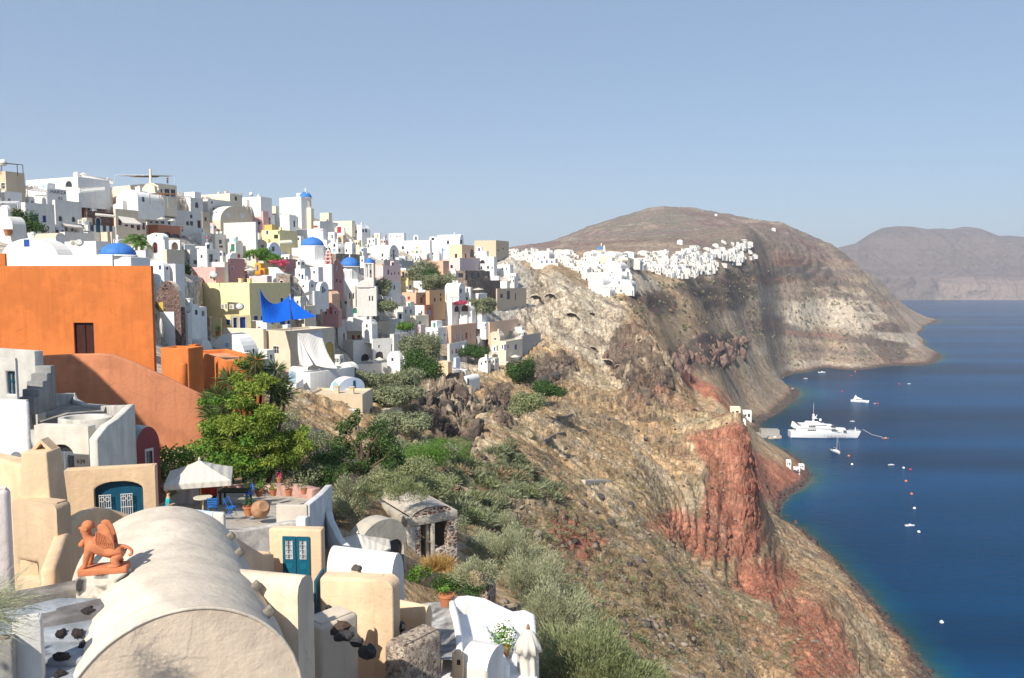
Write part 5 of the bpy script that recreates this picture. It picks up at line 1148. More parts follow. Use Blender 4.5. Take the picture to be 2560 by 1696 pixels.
# tan chimney and gate group
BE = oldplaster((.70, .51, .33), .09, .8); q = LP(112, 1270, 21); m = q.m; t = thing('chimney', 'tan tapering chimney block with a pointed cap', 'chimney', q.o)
def frus(x0, x1, X0, X1, dy0, dy1, z0, z1): return [(x0, -dy0, z0), (x1, -dy0, z0), (x1, dy0, z0), (x0, dy0, z0), (X0, -dy1, z1), (X1, -dy1, z1), (X1, dy1, z1), (X0, dy1, z1)], [(3, 2, 1, 0), (4, 5, 6, 7), (0, 1, 5, 4), (1, 2, 6, 5), (2, 3, 7, 6), (3, 0, 4, 7)]
b = MB().add(*frus(-m(48), m(52), -m(34), m(30), .5, .35, -2.2, q.z(1124))); bevel(b.build('stack', BE, t), .04)
b = MB(); zt = q.z(1124)+.003; w0 = m(26)
b.add([(-w0, -.05, zt), (-w0*.55, -.05, zt), (0, -.05, zt+m(26)), (-w0, .3, zt), (-w0*.55, .3, zt), (0, .3, zt+m(26)), (0, -.05, zt+m(17)), (0, .3, zt+m(17))], [(0, 1, 6, 2), (3, 5, 7, 4), (0, 2, 5, 3), (1, 4, 7, 6)])
b.add([(w0, -.05, zt), (w0*.55, -.05, zt), (0, -.05, zt+m(26)), (w0, .3, zt), (w0*.55, .3, zt), (0, .3, zt+m(26)), (0, -.05, zt+m(17)), (0, .3, zt+m(17))], [(0, 2, 6, 1), (3, 4, 7, 5), (0, 3, 5, 2), (1, 6, 7, 4)])
b.build('cap', BE, t)
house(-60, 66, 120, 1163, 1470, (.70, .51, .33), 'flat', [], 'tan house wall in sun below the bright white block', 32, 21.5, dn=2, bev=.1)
house(40, 150, 192, 1262, 1470, (.60, .45, .30), 'flat', [('w','k',70,1425,34,40)], 'shaded tan wall with a small dark opening left of the statue', 20, 20, dn=2, bev=.15)  # darker tan than the sunlit wall: its shade is put into the colour
wallpath('garden_wall', 'low rounded tan wall curving round the yard behind the statue', [(120,1420,18.5),(150,1340,20),(185,1290,21.5),(225,1268,23),(265,1272,24),(330,1290,24.5),(400,1320,25)], 3, .35, BE, bevelw=.1)
t, W_, L_, h_, a_ = house(165, 392, 404, 1166, 1320, (.70, .51, .33), 'flat', [('e','t',297,1254,108,104)], 'tan gate wall with a low arch over a blue double door', -14, 27, dn=2, L=.5, bev=.05, mark='tan gate wall')
gr = MB(); zb_ = P(392, 1300, 27).z-P(392, 1320, 27).z
for cx in (-(392-272)*27/F, -(392-322)*27/F):
    for k in range(6): gr.tube([(cx-.17+.07*k, .09, zb_), (cx-.17+.07*k, .09, zb_+.95)], .012, 5)
    for zq in (0, .5, .95): gr.tube([(cx-.19, .09, zb_+zq), (cx+.2, .09, zb_+zq)], .014, 5)
    for sx in (-1, 1): gr.tube([(cx+sx*.09+.08*math.cos(k*.6), .085, zb_+.8+.08*math.sin(k*.6)) for k in range(11)], .012, 5)
gr.build('door_grille', flat((.62, .60, .58), .5), t)
house(-40, 34, 42, 1224, 1480, (.74, .66, .62), 'flat', [], 'pale pinkish pillar at the left edge of the picture', -24, 15, dn=2, L=.3, bev=.1)
# ------------------------------------------------------------------ the great vault
VM = oldplaster((.68, .60, .50), .12, .9); nx, ny, fx, fy = -5.5, 12.9, -8.55, 18.9
ax_ = Vector((fx-nx, fy-ny, 0)); LV = ax_.length; ax_.normalize(); sd_ = Vector((ax_.y, -ax_.x, 0)); o = Vector((nx, ny, 104.45)); RH, RV = 1.93, 1.9
t = thing('vaulted_house', 'long pale beige barrel vault roof filling the lower left', 'house', o)
b = MB(); ns, nl = 40, 24
for j in range(nl+1):
    s = LV*j/nl; k_ = 1+.012*math.sin(j*1.7)
    for i in range(ns+1):
        a = math.pi*(i/ns); p = ax_*s+sd_*(-RH*math.cos(a))*k_+Vector((0, 0, RV*math.sin(a)*k_-RV)); b.v.append((p.x, p.y, p.z))
    for e in (0, 1): pass
b.f = [(j*(ns+1)+i, j*(ns+1)+i+1, (j+1)*(ns+1)+i+1, (j+1)*(ns+1)+i) for j in range(nl) for i in range(ns)]
b.build('vault_roof', VM, t, smooth=True)
g = MB(); pts = [sd_*(-RH*math.cos(math.pi*i/ns))+Vector((0, 0, RV*math.sin(math.pi*i/ns)-RV)) for i in range(ns+1)]
pts = [pts[0]+Vector((0, 0, -4))]+pts+[pts[-1]+Vector((0, 0, -4))]; g.poly([p-ax_*.02 for p in pts]); g.poly([p+ax_*LV for p in pts])
for s_ in (-1, 1): g.quad(sd_*RH*s_+Vector((0, 0, -RV-4)), sd_*RH*s_+ax_*LV+Vector((0, 0, -RV-4)), sd_*RH*s_+ax_*LV+Vector((0, 0, -RV)), sd_*RH*s_+Vector((0, 0, -RV)))
g.build('walls', oldplaster((.68, .56, .44), .07, .9), t)
rd = MB(); rd.tube([p-ax_*.01+Vector((0, 0, .01)) for p in pts[1:-1]], .035, 6); rd.build('edge_moulding', VM, t, smooth=True)
st_ = MB()
for k, (s_, a) in enumerate(((5.5, 138), (4.3, 139), (2.2, 140), (.9, 141))):
    p = ax_*s_+sd_*(-RH*math.cos(R(a)))+Vector((0, 0, RV*math.sin(R(a))-RV)); nn = (sd_*(-math.cos(R(a)))+Vector((0, 0, math.sin(R(a))))).normalized()
    u_ = ax_; v_ = nn.cross(u_); q0 = p-nn*.05
    pj = MB().prism([q0-u_*.07-v_*.09, q0+u_*.08-v_*.08, q0+u_*.07+v_*.08, q0-u_*.08+v_*.08], nn*.2); bevel(pj.build('projecting_stone', flat((.27, .24, .19), .95, .4, 14), t), .02)
# pedestal wall, steps and stair floor in a bluish shade tone
STO = stone((.055, .05, .05), (.17, .15, .13), (.42, .39, .34), 2.0, .12)
q = LP(262, 1470, 15.2)
wallpath('garden_wall', 'low wall with a worn dark wooden-grey coping leading to the statue', [(20,1490,14.2),(110,1475,14.6),(200,1458,15.0),(330,1440,15.5)], 1.2, .5, plaster((.30, .27, .24), .45, 2.5), bevelw=.03)
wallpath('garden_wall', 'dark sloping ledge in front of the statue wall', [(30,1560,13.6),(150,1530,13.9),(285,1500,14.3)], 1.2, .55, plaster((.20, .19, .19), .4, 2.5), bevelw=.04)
q = LP(263, 1465, 14.9); t = thing('pedestal', 'rough stone pedestal with dark lava blocks under the statue', 'pedestal', q.o, R(14)); b = MB().box(-.46, .46, -.24, .26, -.6, .28)
bevel(b.build('block', stone((.05, .045, .045), (.22, .18, .14), (.60, .55, .46), 2.3, .16), t), .05)
PED = q.o+Vector((0, 0, .28))
t = thing('staircase', 'plastered steps with blue-grey shade in their colour, set with dark lava stones', 'stairs', (-6.9, 10.2, 103.2)); 
for k in range(7): bevel(MB().box(-3.6, -.25+.12*k, .62*k, .62*k+.66, -1, .13*k).build('step', plaster((.33, .36, .40), .35, 3), t), .05)  # the bluish shade lying on the steps is put into their colour
for k, (u, v) in enumerate(((130,1552),(165,1548),(222,1538),(154,1596),(196,1586),(155,1642),(210,1614),(150,1690))):
    p = None
    r = ray(u, v)
    kk = int(k)
    # drop the stone on the step the ray meets
    y = 10.2
    while y < 15:
        st = min(max(int((y-10.2)/.62), 0), 6); zz_ = 103.2+.13*st
        if CZ+r[2]*y/r[1] < zz_: break
        y += .02
    p = Vector((r[0]*y/r[1], y, zz_))
    tag(MB().blob((0, 0, 0), (.10+.02*(k % 3), .10, .07), k+3, .35, 9, 6).build('lava_stone', flat((.035, .028, .028), .9, .4, 12), None, False, p), ['small reddish lava stone at the back left of the blue-grey steps','dark brown lava stone beside the pale one on the blue-grey steps','pale speckled stone at the top right of the blue-grey steps','square dark lava stone in the middle of the blue-grey steps','brownish lava stone right of the square dark one on the steps','triangular dark lava stone on a lower blue-grey step','rounded black lava stone leaning on the vault flank','long dark lava stone at the bottom of the blue-grey steps'][k], 'stone')
house(60, 112, 113, 1545, 1740, 'gw', 'flat', [], 'thin white wall end beside the blue-grey steps at the bottom left', -24, 12.2, dn=2, L=.25, bev=.03)
house(-60, 40, 62, 1600, 1760, (.35, .33, .30), 'flat', [], 'rough stone wall with black lava lumps in the bottom left corner', -24, 11.8, dn=2, L=.3, rcol='ds', bev=.05)
# ------------------------------------------------------------------ right of the vault: buttress wall, gate with teal door, cream walls
CR = (.74, .545, .365)
p0 = P(575, 1436, 15.9); p1 = P(742, 1408, 15.4); b = MB(); dv = p1-p0; dv.z = 0; l = dv.length; dv.normalize(); nn = Vector((-dv.y, dv.x, 0)); pr = []
t = thing('buttress_wall', 'thick beige buttress wall with a rounded top beside the great vault', 'wall', p0)
for e, zt in ((0, 0), (l, .06)):
    pr.append([dv*e+nn*y+Vector((0, 0, z+zt)) for y, z in ((-.02, -3.4), (0, -.32), (.04, -.14), (.16, -.02), (.32, 0), (.5, -.08), (.56, -.25), (.58, -3.4))])
for i in range(7): b.quad(pr[0][i], pr[1][i], pr[1][i+1], pr[0][i+1])
b.poly(pr[1]); b.poly(pr[0][::-1]); smooth_by_angle(b.build('wall', oldplaster((.70, .585, .45), .1), t), 50)
t, W_, L_, h_, a_ = house(676, 806, 818, 1326, 1500, CR, 'flat', [], 'cream gate wall framing a teal double door with scrolled white glass', 4, 27, dn=2, L=.45, bev=.05, mark='cream gate wall')
E_ = P(806, 1500, 27); sx = 27/F
def dx(u): return (u-806)*sx
def dz(v): return P(806, v, 27).z-E_.z
TEAL = flat((.006, .105, .17), .45, .15, 4); GLW = flat((.55, .56, .58), .25, .5, 6)
for u0, u1, nm in ((706, 740, 'l'), (743, 776, 'r')):
    lf = MB().box(dx(u0), dx(u1), -.075, -.03, dz(1488), dz(1342)).build('door', TEAL, t)
    MB().box(dx(u0+8), dx(u1-7), -.09, -.078, dz(1398), dz(1352)).build('pane', GLW, lf)
    sc = MB()
    for k in range(4):
        for s in (-1, 1): sc.tube([(dx((u0+u1)/2)+s*(.05+.045*math.cos(a*.7)), -.1, dz(1394-12*k)+.05+.05*math.sin(a*.7)) for a in range(8)], .008, 5)
    sc.tube([(dx((u0+u1)/2), -.1, dz(1398)), (dx((u0+u1)/2), -.1, dz(1352))], .008, 5); sc.build('door_grille', flat((.04, .04, .05), .4), lf)
    pn = MB()
    for v0, v1 in ((1422, 1408), (1442, 1426), (1480, 1436)):
        if v0 != 1442: pn.box(dx(u0+9), dx(u1-8), -.088, -.078, dz(v0), dz(v1))
    pn.build('door_panel', flat((.009, .13, .2), .4, .1, 4), lf)
struct(MB().add([P(u, v, d) for u, v, d in ((740,1490,26.9),(800,1494,26.9),(806,1570,23.2),(735,1570,23.0))], [(0, 1, 2, 3)]).build('tile_floor', flat((.46, .17, .09), .7, .25, 6)))
house(640, 676, 680, 1385, 1500, CR, 'flat', [], 'short cream wall stub left of the teal door', 10, 26.6, bev=.1)
wallpath('garden_wall', 'swooping cream wall between the great vault and the teal door', [(500,1300,22.4),(540,1318,23),(590,1348,23.8),(625,1372,24.8),(650,1386,26),(676,1384,26.6)], 3, .3, oldplaster(CR, .08), bevelw=.06)
house(803, 962, 1000, 1452, 1700, CR, 'flat', [], 'broad cream courtyard wall right of the teal door', 6, 22, dn=2, L=.6, bev=.08, mark='broad cream wall')
q = LP(800, 1565, 22.6); tag(MB().add(*frus(q.x(797)-q.o.x*0, q.x(803), q.x(798), q.x(803), .55, .5, 0, q.z(1436))).build('gate', TEAL, None, False, q.o), 'open dark teal gate leaf seen edge-on by the cream wall', 'gate')
house(936, 985, 1004, 1452, 1720, CR, 'vy', [], 'tall rounded cream pier right of the broad cream wall', 18, 21, dn=2, bev=.05, rise=.3)
house(985, 1064, 1082, 1521, 1640, CR, 'vx', [], 'cream rounded wall end next to the soot-stained steps', 25, 24, dn=2, bev=.08, rise=.5)
house(818, 980, 1010, 1395, 1500, 'wh', 'vx', [], 'white rounded roof behind the cream courtyard wall', 18, 31, rise=1.0, dn=3, mark='white rounded roof')
q = LP(862, 1462, 24); tag(MB().blob((0, 0, 0), (.36, .2, .26), 5, .15, 14, 9).build('boulder', flat((.27, .25, .21), .95, .45, 9), None, True, q.o), 'flat grey boulder set in the top of the cream wall', 'boulder')
q = LP(892, 1424, 24.6); tag(MB().blob((0, 0, 0), (.17, .15, .14), 9, .25, 10, 7).build('boulder', flat((.11, .10, .09), .9, .4, 9), None, False, q.o), 'dark pointed boulder crowning the cream gable', 'boulder')
q = LP(880, 1465, 24.3); b = MB().prism([(-.55, 0, -.3), (.6, 0, -.4), (.18, 0, .42), (-.02, 0, .42)], (0, .4, 0)); tag(bevel(b.build('garden_wall', oldplaster(CR, .08), None, False, q.o), .05), 'triangular cream gable piece holding two boulders', 'wall')
house(756, 806, 900, 1570, 1760, (.60, .52, .42), 'flat', [], 'rough plastered lower wall with black stones along its top', 40, 19.5, dn=2, bev=.1)
for k, (u, v, d, r) in enumerate(((840,1570,20,.30),(868,1588,19.5,.16),(893,1608,19.2,.15),(918,1632,18.6,.22),(850,1594,19.4,.15),(1000,1568,21.5,.2),(1026,1585,21.2,.22),(1050,1600,21,.12),(1064,1612,20.8,.12),(822,1520,21.8,.1))):
    tag(MB().blob((0, 0, 0), (r, r*.9, r*.75), k+20, .3, 10, 7).build('boulder', flat((.05, .048, .05) if k != 0 else (.10, .065, .05), .85, .4, 9), None, False, P(u, v, d)), ['wide brown lava boulder below the cream courtyard wall','black boulder second in the row down the plastered wall','glossy black boulder third in the row down the plastered wall','big black boulder at the end of the row down the plastered wall','grey-blue boulder beside the wide brown lava boulder','black boulder left of the rounded cream wall end','large round black boulder under the rounded cream wall end','small black boulder on the rubble wall top','smallest black boulder at the end of the rubble wall','little round stone stuck in the cream courtyard wall'][k], 'boulder')
house(960, 1010, 1110, 1625, 1780, 'nr', 'flat', [], 'rubble wall of pale stones at the bottom beside the white terrace', 38, 19.5, dn=2, rcol='nr', bev=.15)
# white rounded terrace and the closed parasol
WT = oldplaster((.80, .79, .77), .05)
wallpath('garden_wall', 'outer wavy white parapet of the lower terrace', [(1130,1494,29),(1170,1490,29.5),(1210,1497,29.6),(1245,1515,29.4),(1280,1530,29),(1310,1526,28.6),(1328,1535,27.8),(1330,1575,26.6),(1320,1640,25)], 2.6, .3, WT, bevelw=.12)
wallpath('garden_wall', 'inner white wall stepping down the lower terrace', [(1212,1516,28.2),(1240,1535,27.6),(1270,1560,26.8),(1288,1590,25.6),(1290,1640,24.4)], 2.2, .25, WT, bevelw=.1)
wallpath('garden_wall', 'left white parapet beside the soot-stained steps', [(1130,1500,28.4),(1140,1540,26.6),(1148,1590,24.6),(1150,1625,23.4)], 2.0, .22, WT, bevelw=.08)
wallpath('bench', 'white plastered bench running along the lower terrace', [(1200,1560,26.5),(1215,1590,25.4),(1235,1620,24.2),(1255,1660,23)], 1.2, .55, WT, cat='bench', bevelw=.15)
struct(MB().add([P(u, v, d) for u, v, d in ((1120,1530,28.8),(1330,1560,28.6),(1345,1720,22.5),(1100,1720,22.3))], [(0, 1, 2, 3)]).build('terrace_floor', plaster((.74, .74, .75), .08)))
house(1150, 1218, 1262, 1645, 1760, 'wh', 'vx', [], 'white vaulted ledge at the very bottom of the lower terrace', 22, 21.5, rise=.4, bev=.1)
struct(MB().add([P(u, v, d) for u, v, d in ((1030,1512,30.5),(1135,1500,29.5),(1150,1650,22.6),(1080,1650,22.6))], [(0, 1, 2, 3)]).build('path', plaster((.52, .50, .48), .75, 1.3)))
q = LP(1145, 1658, 21.8); t = thing('chimney', 'little ochre chimney pot house with an arched hole', 'chimney', q.o); bevel(MB().box(-.17, .17, -.15, .15, -.4, .28).build('stack', plaster(CR), t), .05); MB().lathe([(.12, .28), (.1, .36), (.02, .4)], 10).build('cap', plaster(CR), t); MB().prism([(.03+x, -.153, .02+z) for x, z in arch_panel(.1, .16)], (0, -.004, 0)).build('opening', flat((.05, .03, .02)), t)
# concrete ruin with arched roof
CON = plaster((.50, .45, .38), .25, 1.2); RBR = stone((.19, .06, .045), (.33, .19, .14), (.48, .43, .36), 3.6, .12)
E_ = P(1022, 1298, 47); t = thing('ruin', 'roofless concrete and red rubble ruin with a shallow arched roof', 'ruin', E_, R(32)); m = 47/F; t.scale = (1, 1, .8)
def bx(p, nm, mat, bv=.02):
    o = MB().box(*p).build(nm, mat, t); return bevel(o, bv) if bv else o
WX, LY, HZ = 3.17, 6.2, 0
b = MB(); n = 14
for j in (0, LY):
    for k in range(n+1): a = math.pi*k/n; b.v.append((WX/2-WX/2*.86*math.cos(a), j, .05+.62*math.sin(a)))
b.f = [(k, k+1, n+2+k, n+1+k) for k in range(n)]; b.build('vault_roof', CON, t, smooth=True)
MB().poly([(WX/2-WX/2*.86*math.cos(math.pi*k/n), .06, .05+.6*math.sin(math.pi*k/n)) for k in range(n+1)]).build('tympanum', RBR, t)
bx((-.12, WX+.12, -.06, .3, -.62, .05), 'beam', CON); bx((-.12, .12, .31, LY, -.62, .05), 'beam', CON); bx((WX-.1, WX+.12, .31, LY, -.62, .05), 'beam', CON)
bx((-.12, .42, -.05, .5, -4.6, -.63), 'pillar', plaster((.56, .52, .45), .3, 1.6)); bx((.425, .80, -.02, .45, -4.6, -.63), 'rubble_jamb', RBR, .04)
bx((1.5, 1.72, -.05, .2, -4.4, -.63), 'pillar', CON); bx((1.25, 1.49, .25, .5, -4.4, -.63), 'pillar', CON)
bx((2.6, WX+.12, -.04, .5, -2.7, -.63), 'rubble_jamb', RBR, .05); bx((1.73, WX+.12, -.04, .5, -4.4, -2.72), 'low_wall', stone((.13, .10, .09), (.36, .22, .17), (.46, .42, .36), 3.2, .13), .05)
bx((-.12, .1, .51, LY, -4.6, -.63), 'side_wall', CON); bx((WX-.1, WX+.1, .51, LY, -4.4, -.63), 'side_wall', CON); bx((.11, WX-.11, LY-.25, LY, -4.4, -.63), 'rear_wall', flat((.08, .07, .06), .9))
t, W_, L_, h_, a_ = house(868, 900, 1016, 1318, 1440, (.48, .44, .37), 'vx', [('a','k',985,1400,50,110)], 'grey weathered barrel vault with a dark arched mouth left of the ruin', 40, 40, dn=3, rise=1.2, L=None, bev=.05)
house(690, 768, 770, 1265, 1300, (.58, .52, .45), 'flat', [], 'pale plastered terrace pier with red paint remains', 6, 34.5, bev=.05)
wallpath('garden_wall', 'white wall sweeping down right from the terrace pier', [(765,1262,35.5),(800,1235,39),(822,1212,42),(812,1240,40.6),(828,1300,39),(850,1345,38),(880,1380,37)], 4.5, .35, plaster((.66, .65, .64), .15), bevelw=.05)
# the parasol terrace: floor, walls
struct(MB().add([P(u, v, d) for u, v, d in ((390,1335,31.5),(690,1335,33.5),(800,1255,41),(700,1225,45),(470,1215,45),(385,1270,37))], [(0, 1, 2, 3, 4, 5)]).build('terrace_floor', plaster((.50, .45, .38), .3)))
wallpath('garden_wall', 'flaking white retaining wall under the parasol terrace', [(545,1322,31.6),(600,1326,32.2),(660,1315,33),(720,1304,33.6),(768,1302,34)], 3.2, .4, plaster((.62, .58, .53), .4, 2.5), bevelw=.05)
wallpath('garden_wall', 'low pinkish planter wall with pots behind the parasol terrace', [(560,1215,43),(620,1212,43.5),(680,1210,43.6),(740,1212,43),(790,1222,42)], 1.2, .6, plaster((.55, .33, .28), .45, 2.2), bevelw=.05)
house(460, 532, 541, 1285, 1330, 'pb', 'flat', [], 'pale blue low parapet in front of the parasol terrace', 20, 32, dn=1, L=.3, bev=.03)
house(532, 560, 566, 1284, 1325, 'gw', 'flat', [], 'short whitewashed pier at the end of the blue parapet', 6, 31.6, dn=1.5, bev=.06)
house(740, 764, 772, 1297, 1330, 'wh', 'flat', [], 'clean white box on the terrace edge behind the cream gate', 4, 33, dn=1, bev=.02)
# unseen vaulted blocks added left of the frame to throw the long shadows
def shadow_block(x0, x1, y0, y1, z0, z1, lab, rise):
    t = thing('house', lab, 'house', (x0, y0, z0)); w = x1-x0; l = y1-y0; h = z1-z0
    MB().box(0, w, 0, l, 0, h-rise).build('walls', WH, t); b = MB(); n = 16
    for j in (0, l): b.poly([(w/2-w/2*math.cos(math.pi*k/n), j, h-rise+rise*math.sin(math.pi*k/n)) for k in range(n+1)])
    for k in range(n):
        a, c = math.pi*k/n, math.pi*(k+1)/n; b.quad((w/2-w/2*math.cos(a), 0, h-rise+rise*math.sin(a)), (w/2-w/2*math.cos(c), 0, h-rise+rise*math.sin(c)), (w/2-w/2*math.cos(c), l, h-rise+rise*math.sin(c)), (w/2-w/2*math.cos(a), l, h-rise+rise*math.sin(a)))
    b.build('roof', WH, t, smooth=True); return t
shadow_block(-18, -11.2, 1.5, 6.8, 99, 109.6, 'unseen white vaulted block added beyond the left edge to shade the steps', 1.2)
shadow_block(-56.4, -30.5, 18, 32, 100, 124.4, 'tall unseen vaulted block added beyond the left edge to shade the terracotta wall', 12)
# ------------------------------------------------------------------ filling the village: every further small house is a thing of its own
MARKS = []
for _h in HB:
    if len(_h[5].split()) <= 5: MARKS.append(((_h[0]+_h[1])/2, (_h[2]+_h[3])/2, _h[5]))
USED = set()
def place_words(u, v, n=1):
    ms = sorted(MARKS, key=lambda m: abs(m[0]-u)+1.6*abs(m[1]-v)); out = []
    for m in ms[:n]:
        dx_, dy_ = u-m[0], v-m[1]
        rel = ('right of' if dx_ > 0 else 'left of') if abs(dx_) > abs(dy_)*1.2 else ('below' if dy_ > 0 else 'above')
        if abs(dx_)+abs(dy_) > 70: rel = 'further '+rel
        elif abs(dx_) < 30 and abs(dy_) < 24: rel = 'just '+rel
        out.append(rel+' the '+m[2])
    return out
def unique(base, u, v):
    for n in (1, 2, 3):
        pw = place_words(u, v, n); lab = base+' '+pw[-1] if n < 3 else base.replace('small ', 'little ')+' '+pw[0]
        if lab not in USED and len(lab.split()) <= 14: USED.add(lab); return lab
    for ad in ('tucked-in', 'plain-fronted', 'stubby', 'weathered', 'sunlit', 'squat', 'half-hidden'):
        lab = ad+' '+base.split(' with ')[0].replace('small ', '')+' '+place_words(u, v, 1)[0]
        if lab not in USED: USED.add(lab); return lab
    return base.split(' with ')[0]+' '+place_words(u, v, 1)[0]+' nearby'
fr_ = random.Random(5)
VPOLY = [(0,452),(300,470),(640,505),(760,528),(900,568),(1000,585),(1150,600),(1200,630),(1190,690),(1230,760),(1200,830),(1130,850),(1060,790),(1000,800),(960,770),(900,840),(800,900),(700,900),(560,860),(450,800),(380,700),(370,615),(250,600),(0,570)]
VPOLY = [(a*K, b*K) for a, b in VPOLY]
def inpoly(x, y, q):
    c = False
    for i in range(len(q)):
        x0, y0 = q[i]; x1, y1 = q[(i+1) % len(q)]
        if (y0 > y) != (y1 > y) and x < (x1-x0)*(y-y0)/(y1-y0)+x0: c = not c
    return c
def blocks(u0, u1, vt, vb, d):
    for b0, b1, bt, bb, bd, _ in HB:
        ox = min(u1, b1)-max(u0, b0); oy = min(vb, bb)-max(vt, bt)
        if ox > 0 and oy > 0:
            if ox*oy > .16*(b1-b0)*(bb-bt) and d < bd*1.015: return True
            if ox*oy > .7*(u1-u0)*(vb-vt): return True
    return False
cand = []
v = 470
while v < 985:
    u = -10+fr_.uniform(0, 20)
    while u < 1330:
        if inpoly(u, v, VPOLY): cand.append((u+fr_.uniform(-8, 8), v+fr_.uniform(-7, 7)))
        u += 21
    v += 13
fr_.shuffle(cand); nfill = 0
for u, v in cand:
    if nfill > 140: break
    d = DV(u, v); k = 190/d; sz = fr_.uniform(.8, 1.5)
    w = fr_.uniform(16, 30)*k*sz; sw = fr_.uniform(6, 14)*k; h = fr_.uniform(17, 27)*k*(sz**.5)
    if blocks(u-w, u+sw, v-h, v, d): continue
    e_ = P(u, v, d)
    if min(terrain_z(e_.x, e_.y-1.5), terrain_z(e_.x+1, e_.y)) < e_.z-3.8: continue
    if fr_.random() < .22: h *= .5; w *= 1.5; low = True
    else: low = False
    col = fr_.choices(['wh','gw','cr','be','lp'], [17, 4, 1.6, 1.4, 1.2])[0]
    roof = 'flat' if low else fr_.choices(['flat','vy','vx'], [6, 2.5, 1.2])[0]
    ops = []; kinds = []
    if not low:
        dc = fr_.choice(['b','n','g','k','lb','r','k','k'])
        nw = fr_.choice([1, 2, 2, 3])
        for i in range(nw):
            uu = u-w+w*(i+.5+fr_.uniform(-.15, .15))/nw; dr = (i == 0 and fr_.random() < .5)
            ops.append(('d' if dr else 'w', dc if dr else fr_.choice(['k','k','k',dc]), uu, v-(h*.36 if dr else h*.5), 4.6*k, (12 if dr else 7.5)*k))
        if fr_.random() < .6: ops.append(('w', 'k', u+sw*.5, v-h*.5, 3.2*k, 7*k))
        if roof == 'vy' and fr_.random() < .6: ops.append(('w','k',u-w*.5, v-h*.78, 4*k, 4*k))
    cw = dict(wh='white', gw='grey-white', cr='cream', be='beige', lp='pale pink')[col]
    dcw = dict(b='blue', n='brown', g='green', k='dark', lb='light blue', r='red')[dc] if not low else ''
    base = ('low '+cw+' terrace wall block') if low else f"small {cw} {'flat-roofed' if roof=='flat' else 'vaulted'} house"
    if not low and ops and ops[0][0] == 'd': base += f' with {dcw} door'
    elif not low: base += fr_.choice([' with small dark windows', ' with bare side wall']) if sw < 9*k else ' with shaded side'
    house(u-w, u, u+sw, v-h, v, col, roof, ops, unique(base, u-w/2, v-h/2), fr_.uniform(14, 34), d, rcol=fr_.choice([None, None, 'gw']), hb=True, dn=4)
    nfill += 1
# ------------------------------------------------------------------ the far white town along the cliff top
def tinyhouse(kind, i):
    t = thing('house', '', 'house'); r = random.Random(i); kind = {'wh': (.64, .63, .60), 'cr': (.66, .58, .46)}[kind]; w, l, h = r.uniform(6, 11), r.uniform(5, 9), r.uniform(2.6, 4.2)
    m = wmat(kind); b = MB().box(-w/2, w/2, -l/2, l/2, -2.2, h)
    if i % 3 == 1: b.box(-w/2, 0, -l/2, l/2-.5, h+.002, h+2.2)
    if i % 3 == 2:
        n = 8; P0 = [(w/2*math.cos(math.pi*k/n), -l/2, h+w*.26*math.sin(math.pi*k/n)) for k in range(n+1)]; b.prism(P0, (0, l, 0))
    if i % 4 == 0: b.box(-w/2-3, w/2+2, -l/2-2.5, -l/2-.02, -3, r.uniform(.2, 1.2))
    b.build('walls', m, t)
    for k in range(r.choice([1, 2, 2, 3])):
        x = -w/2+w*(k+.7)/3.4; MB().box(x-.45, x+.45, -l/2-.05, -l/2+.1, .5, 2.3 if k % 2 else 1.9).build('window', GLASS if i % 5 else dmat('b'), t)
    MB().box(w/2-.1, w/2+.05, -.6, .6, .8, 2.2).build('window', GLASS, t)
    return t
CH = [('white terraced cluster stepping down the far cliff edge', [(1290,625),(1450,640),(1560,655),(1570,735),(1500,745),(1445,680),(1400,665),(1290,652)], 100, 'wh', 12),
 ('beige cluster round the far blue-domed church', [(1475,632),(1590,640),(1590,672),(1520,668)], 26, 'cr', 12),
 ('broad white town on the far ridge', [(1590,650),(1700,640),(1850,622),(1905,640),(1800,672),(1760,692),(1680,695),(1590,675)], 180, 'wh', 9),
 ('scattered white houses above the far town', [(1560,640),(1700,628),(1800,600),(1880,605),(1900,625),(1780,632),(1700,642)], 34, 'wh', 11),
 ('white row on the near ridge before the far town', [(1270,625),(1345,630),(1360,655),(1285,650)], 14, 'wh', 10)]
protos = {c: [tinyhouse(c, i) for i in range(6)] for c in ('wh', 'cr')}; usedp = set(); hr = random.Random(3)
TOWN = []
REST = MB(); RESTW = MB()
NHOUSE = sum(1 for o in bpy.data.objects if o.parent is None and o.name.split('.')[0] == 'house')
BUDGET = max(0, 290-NHOUSE); print('houses', NHOUSE, 'budget', BUDGET)
SPOTS = []
for desc, poly, n, c, gap in CH:
    k = 0; tries = 0; got = []; us = [p[0] for p in poly]; vs = [p[1] for p in poly]
    while k < n and tries < 4000:
        tries += 1; u, v = hr.uniform(min(us), max(us)), hr.uniform(min(vs), max(vs))
        if not inpoly(u, v, poly) or any(abs(u-a)*1.0+abs(v-b_)*2.6 < gap-4*(v < 650) for a, b_ in got): continue
        p = hit(u, v, 200)
        if p is None or p.y > 1300 or p.y < 250: continue
        got.append((u, v)); k += 1; SPOTS.append((p.y, p, c, desc, hr.randrange(6), -R(hr.uniform(10, 45)), hr.uniform(.55, .95)*(1 if p.y < 520 else .85)))
SPOTS.sort(key=lambda x: x[0])
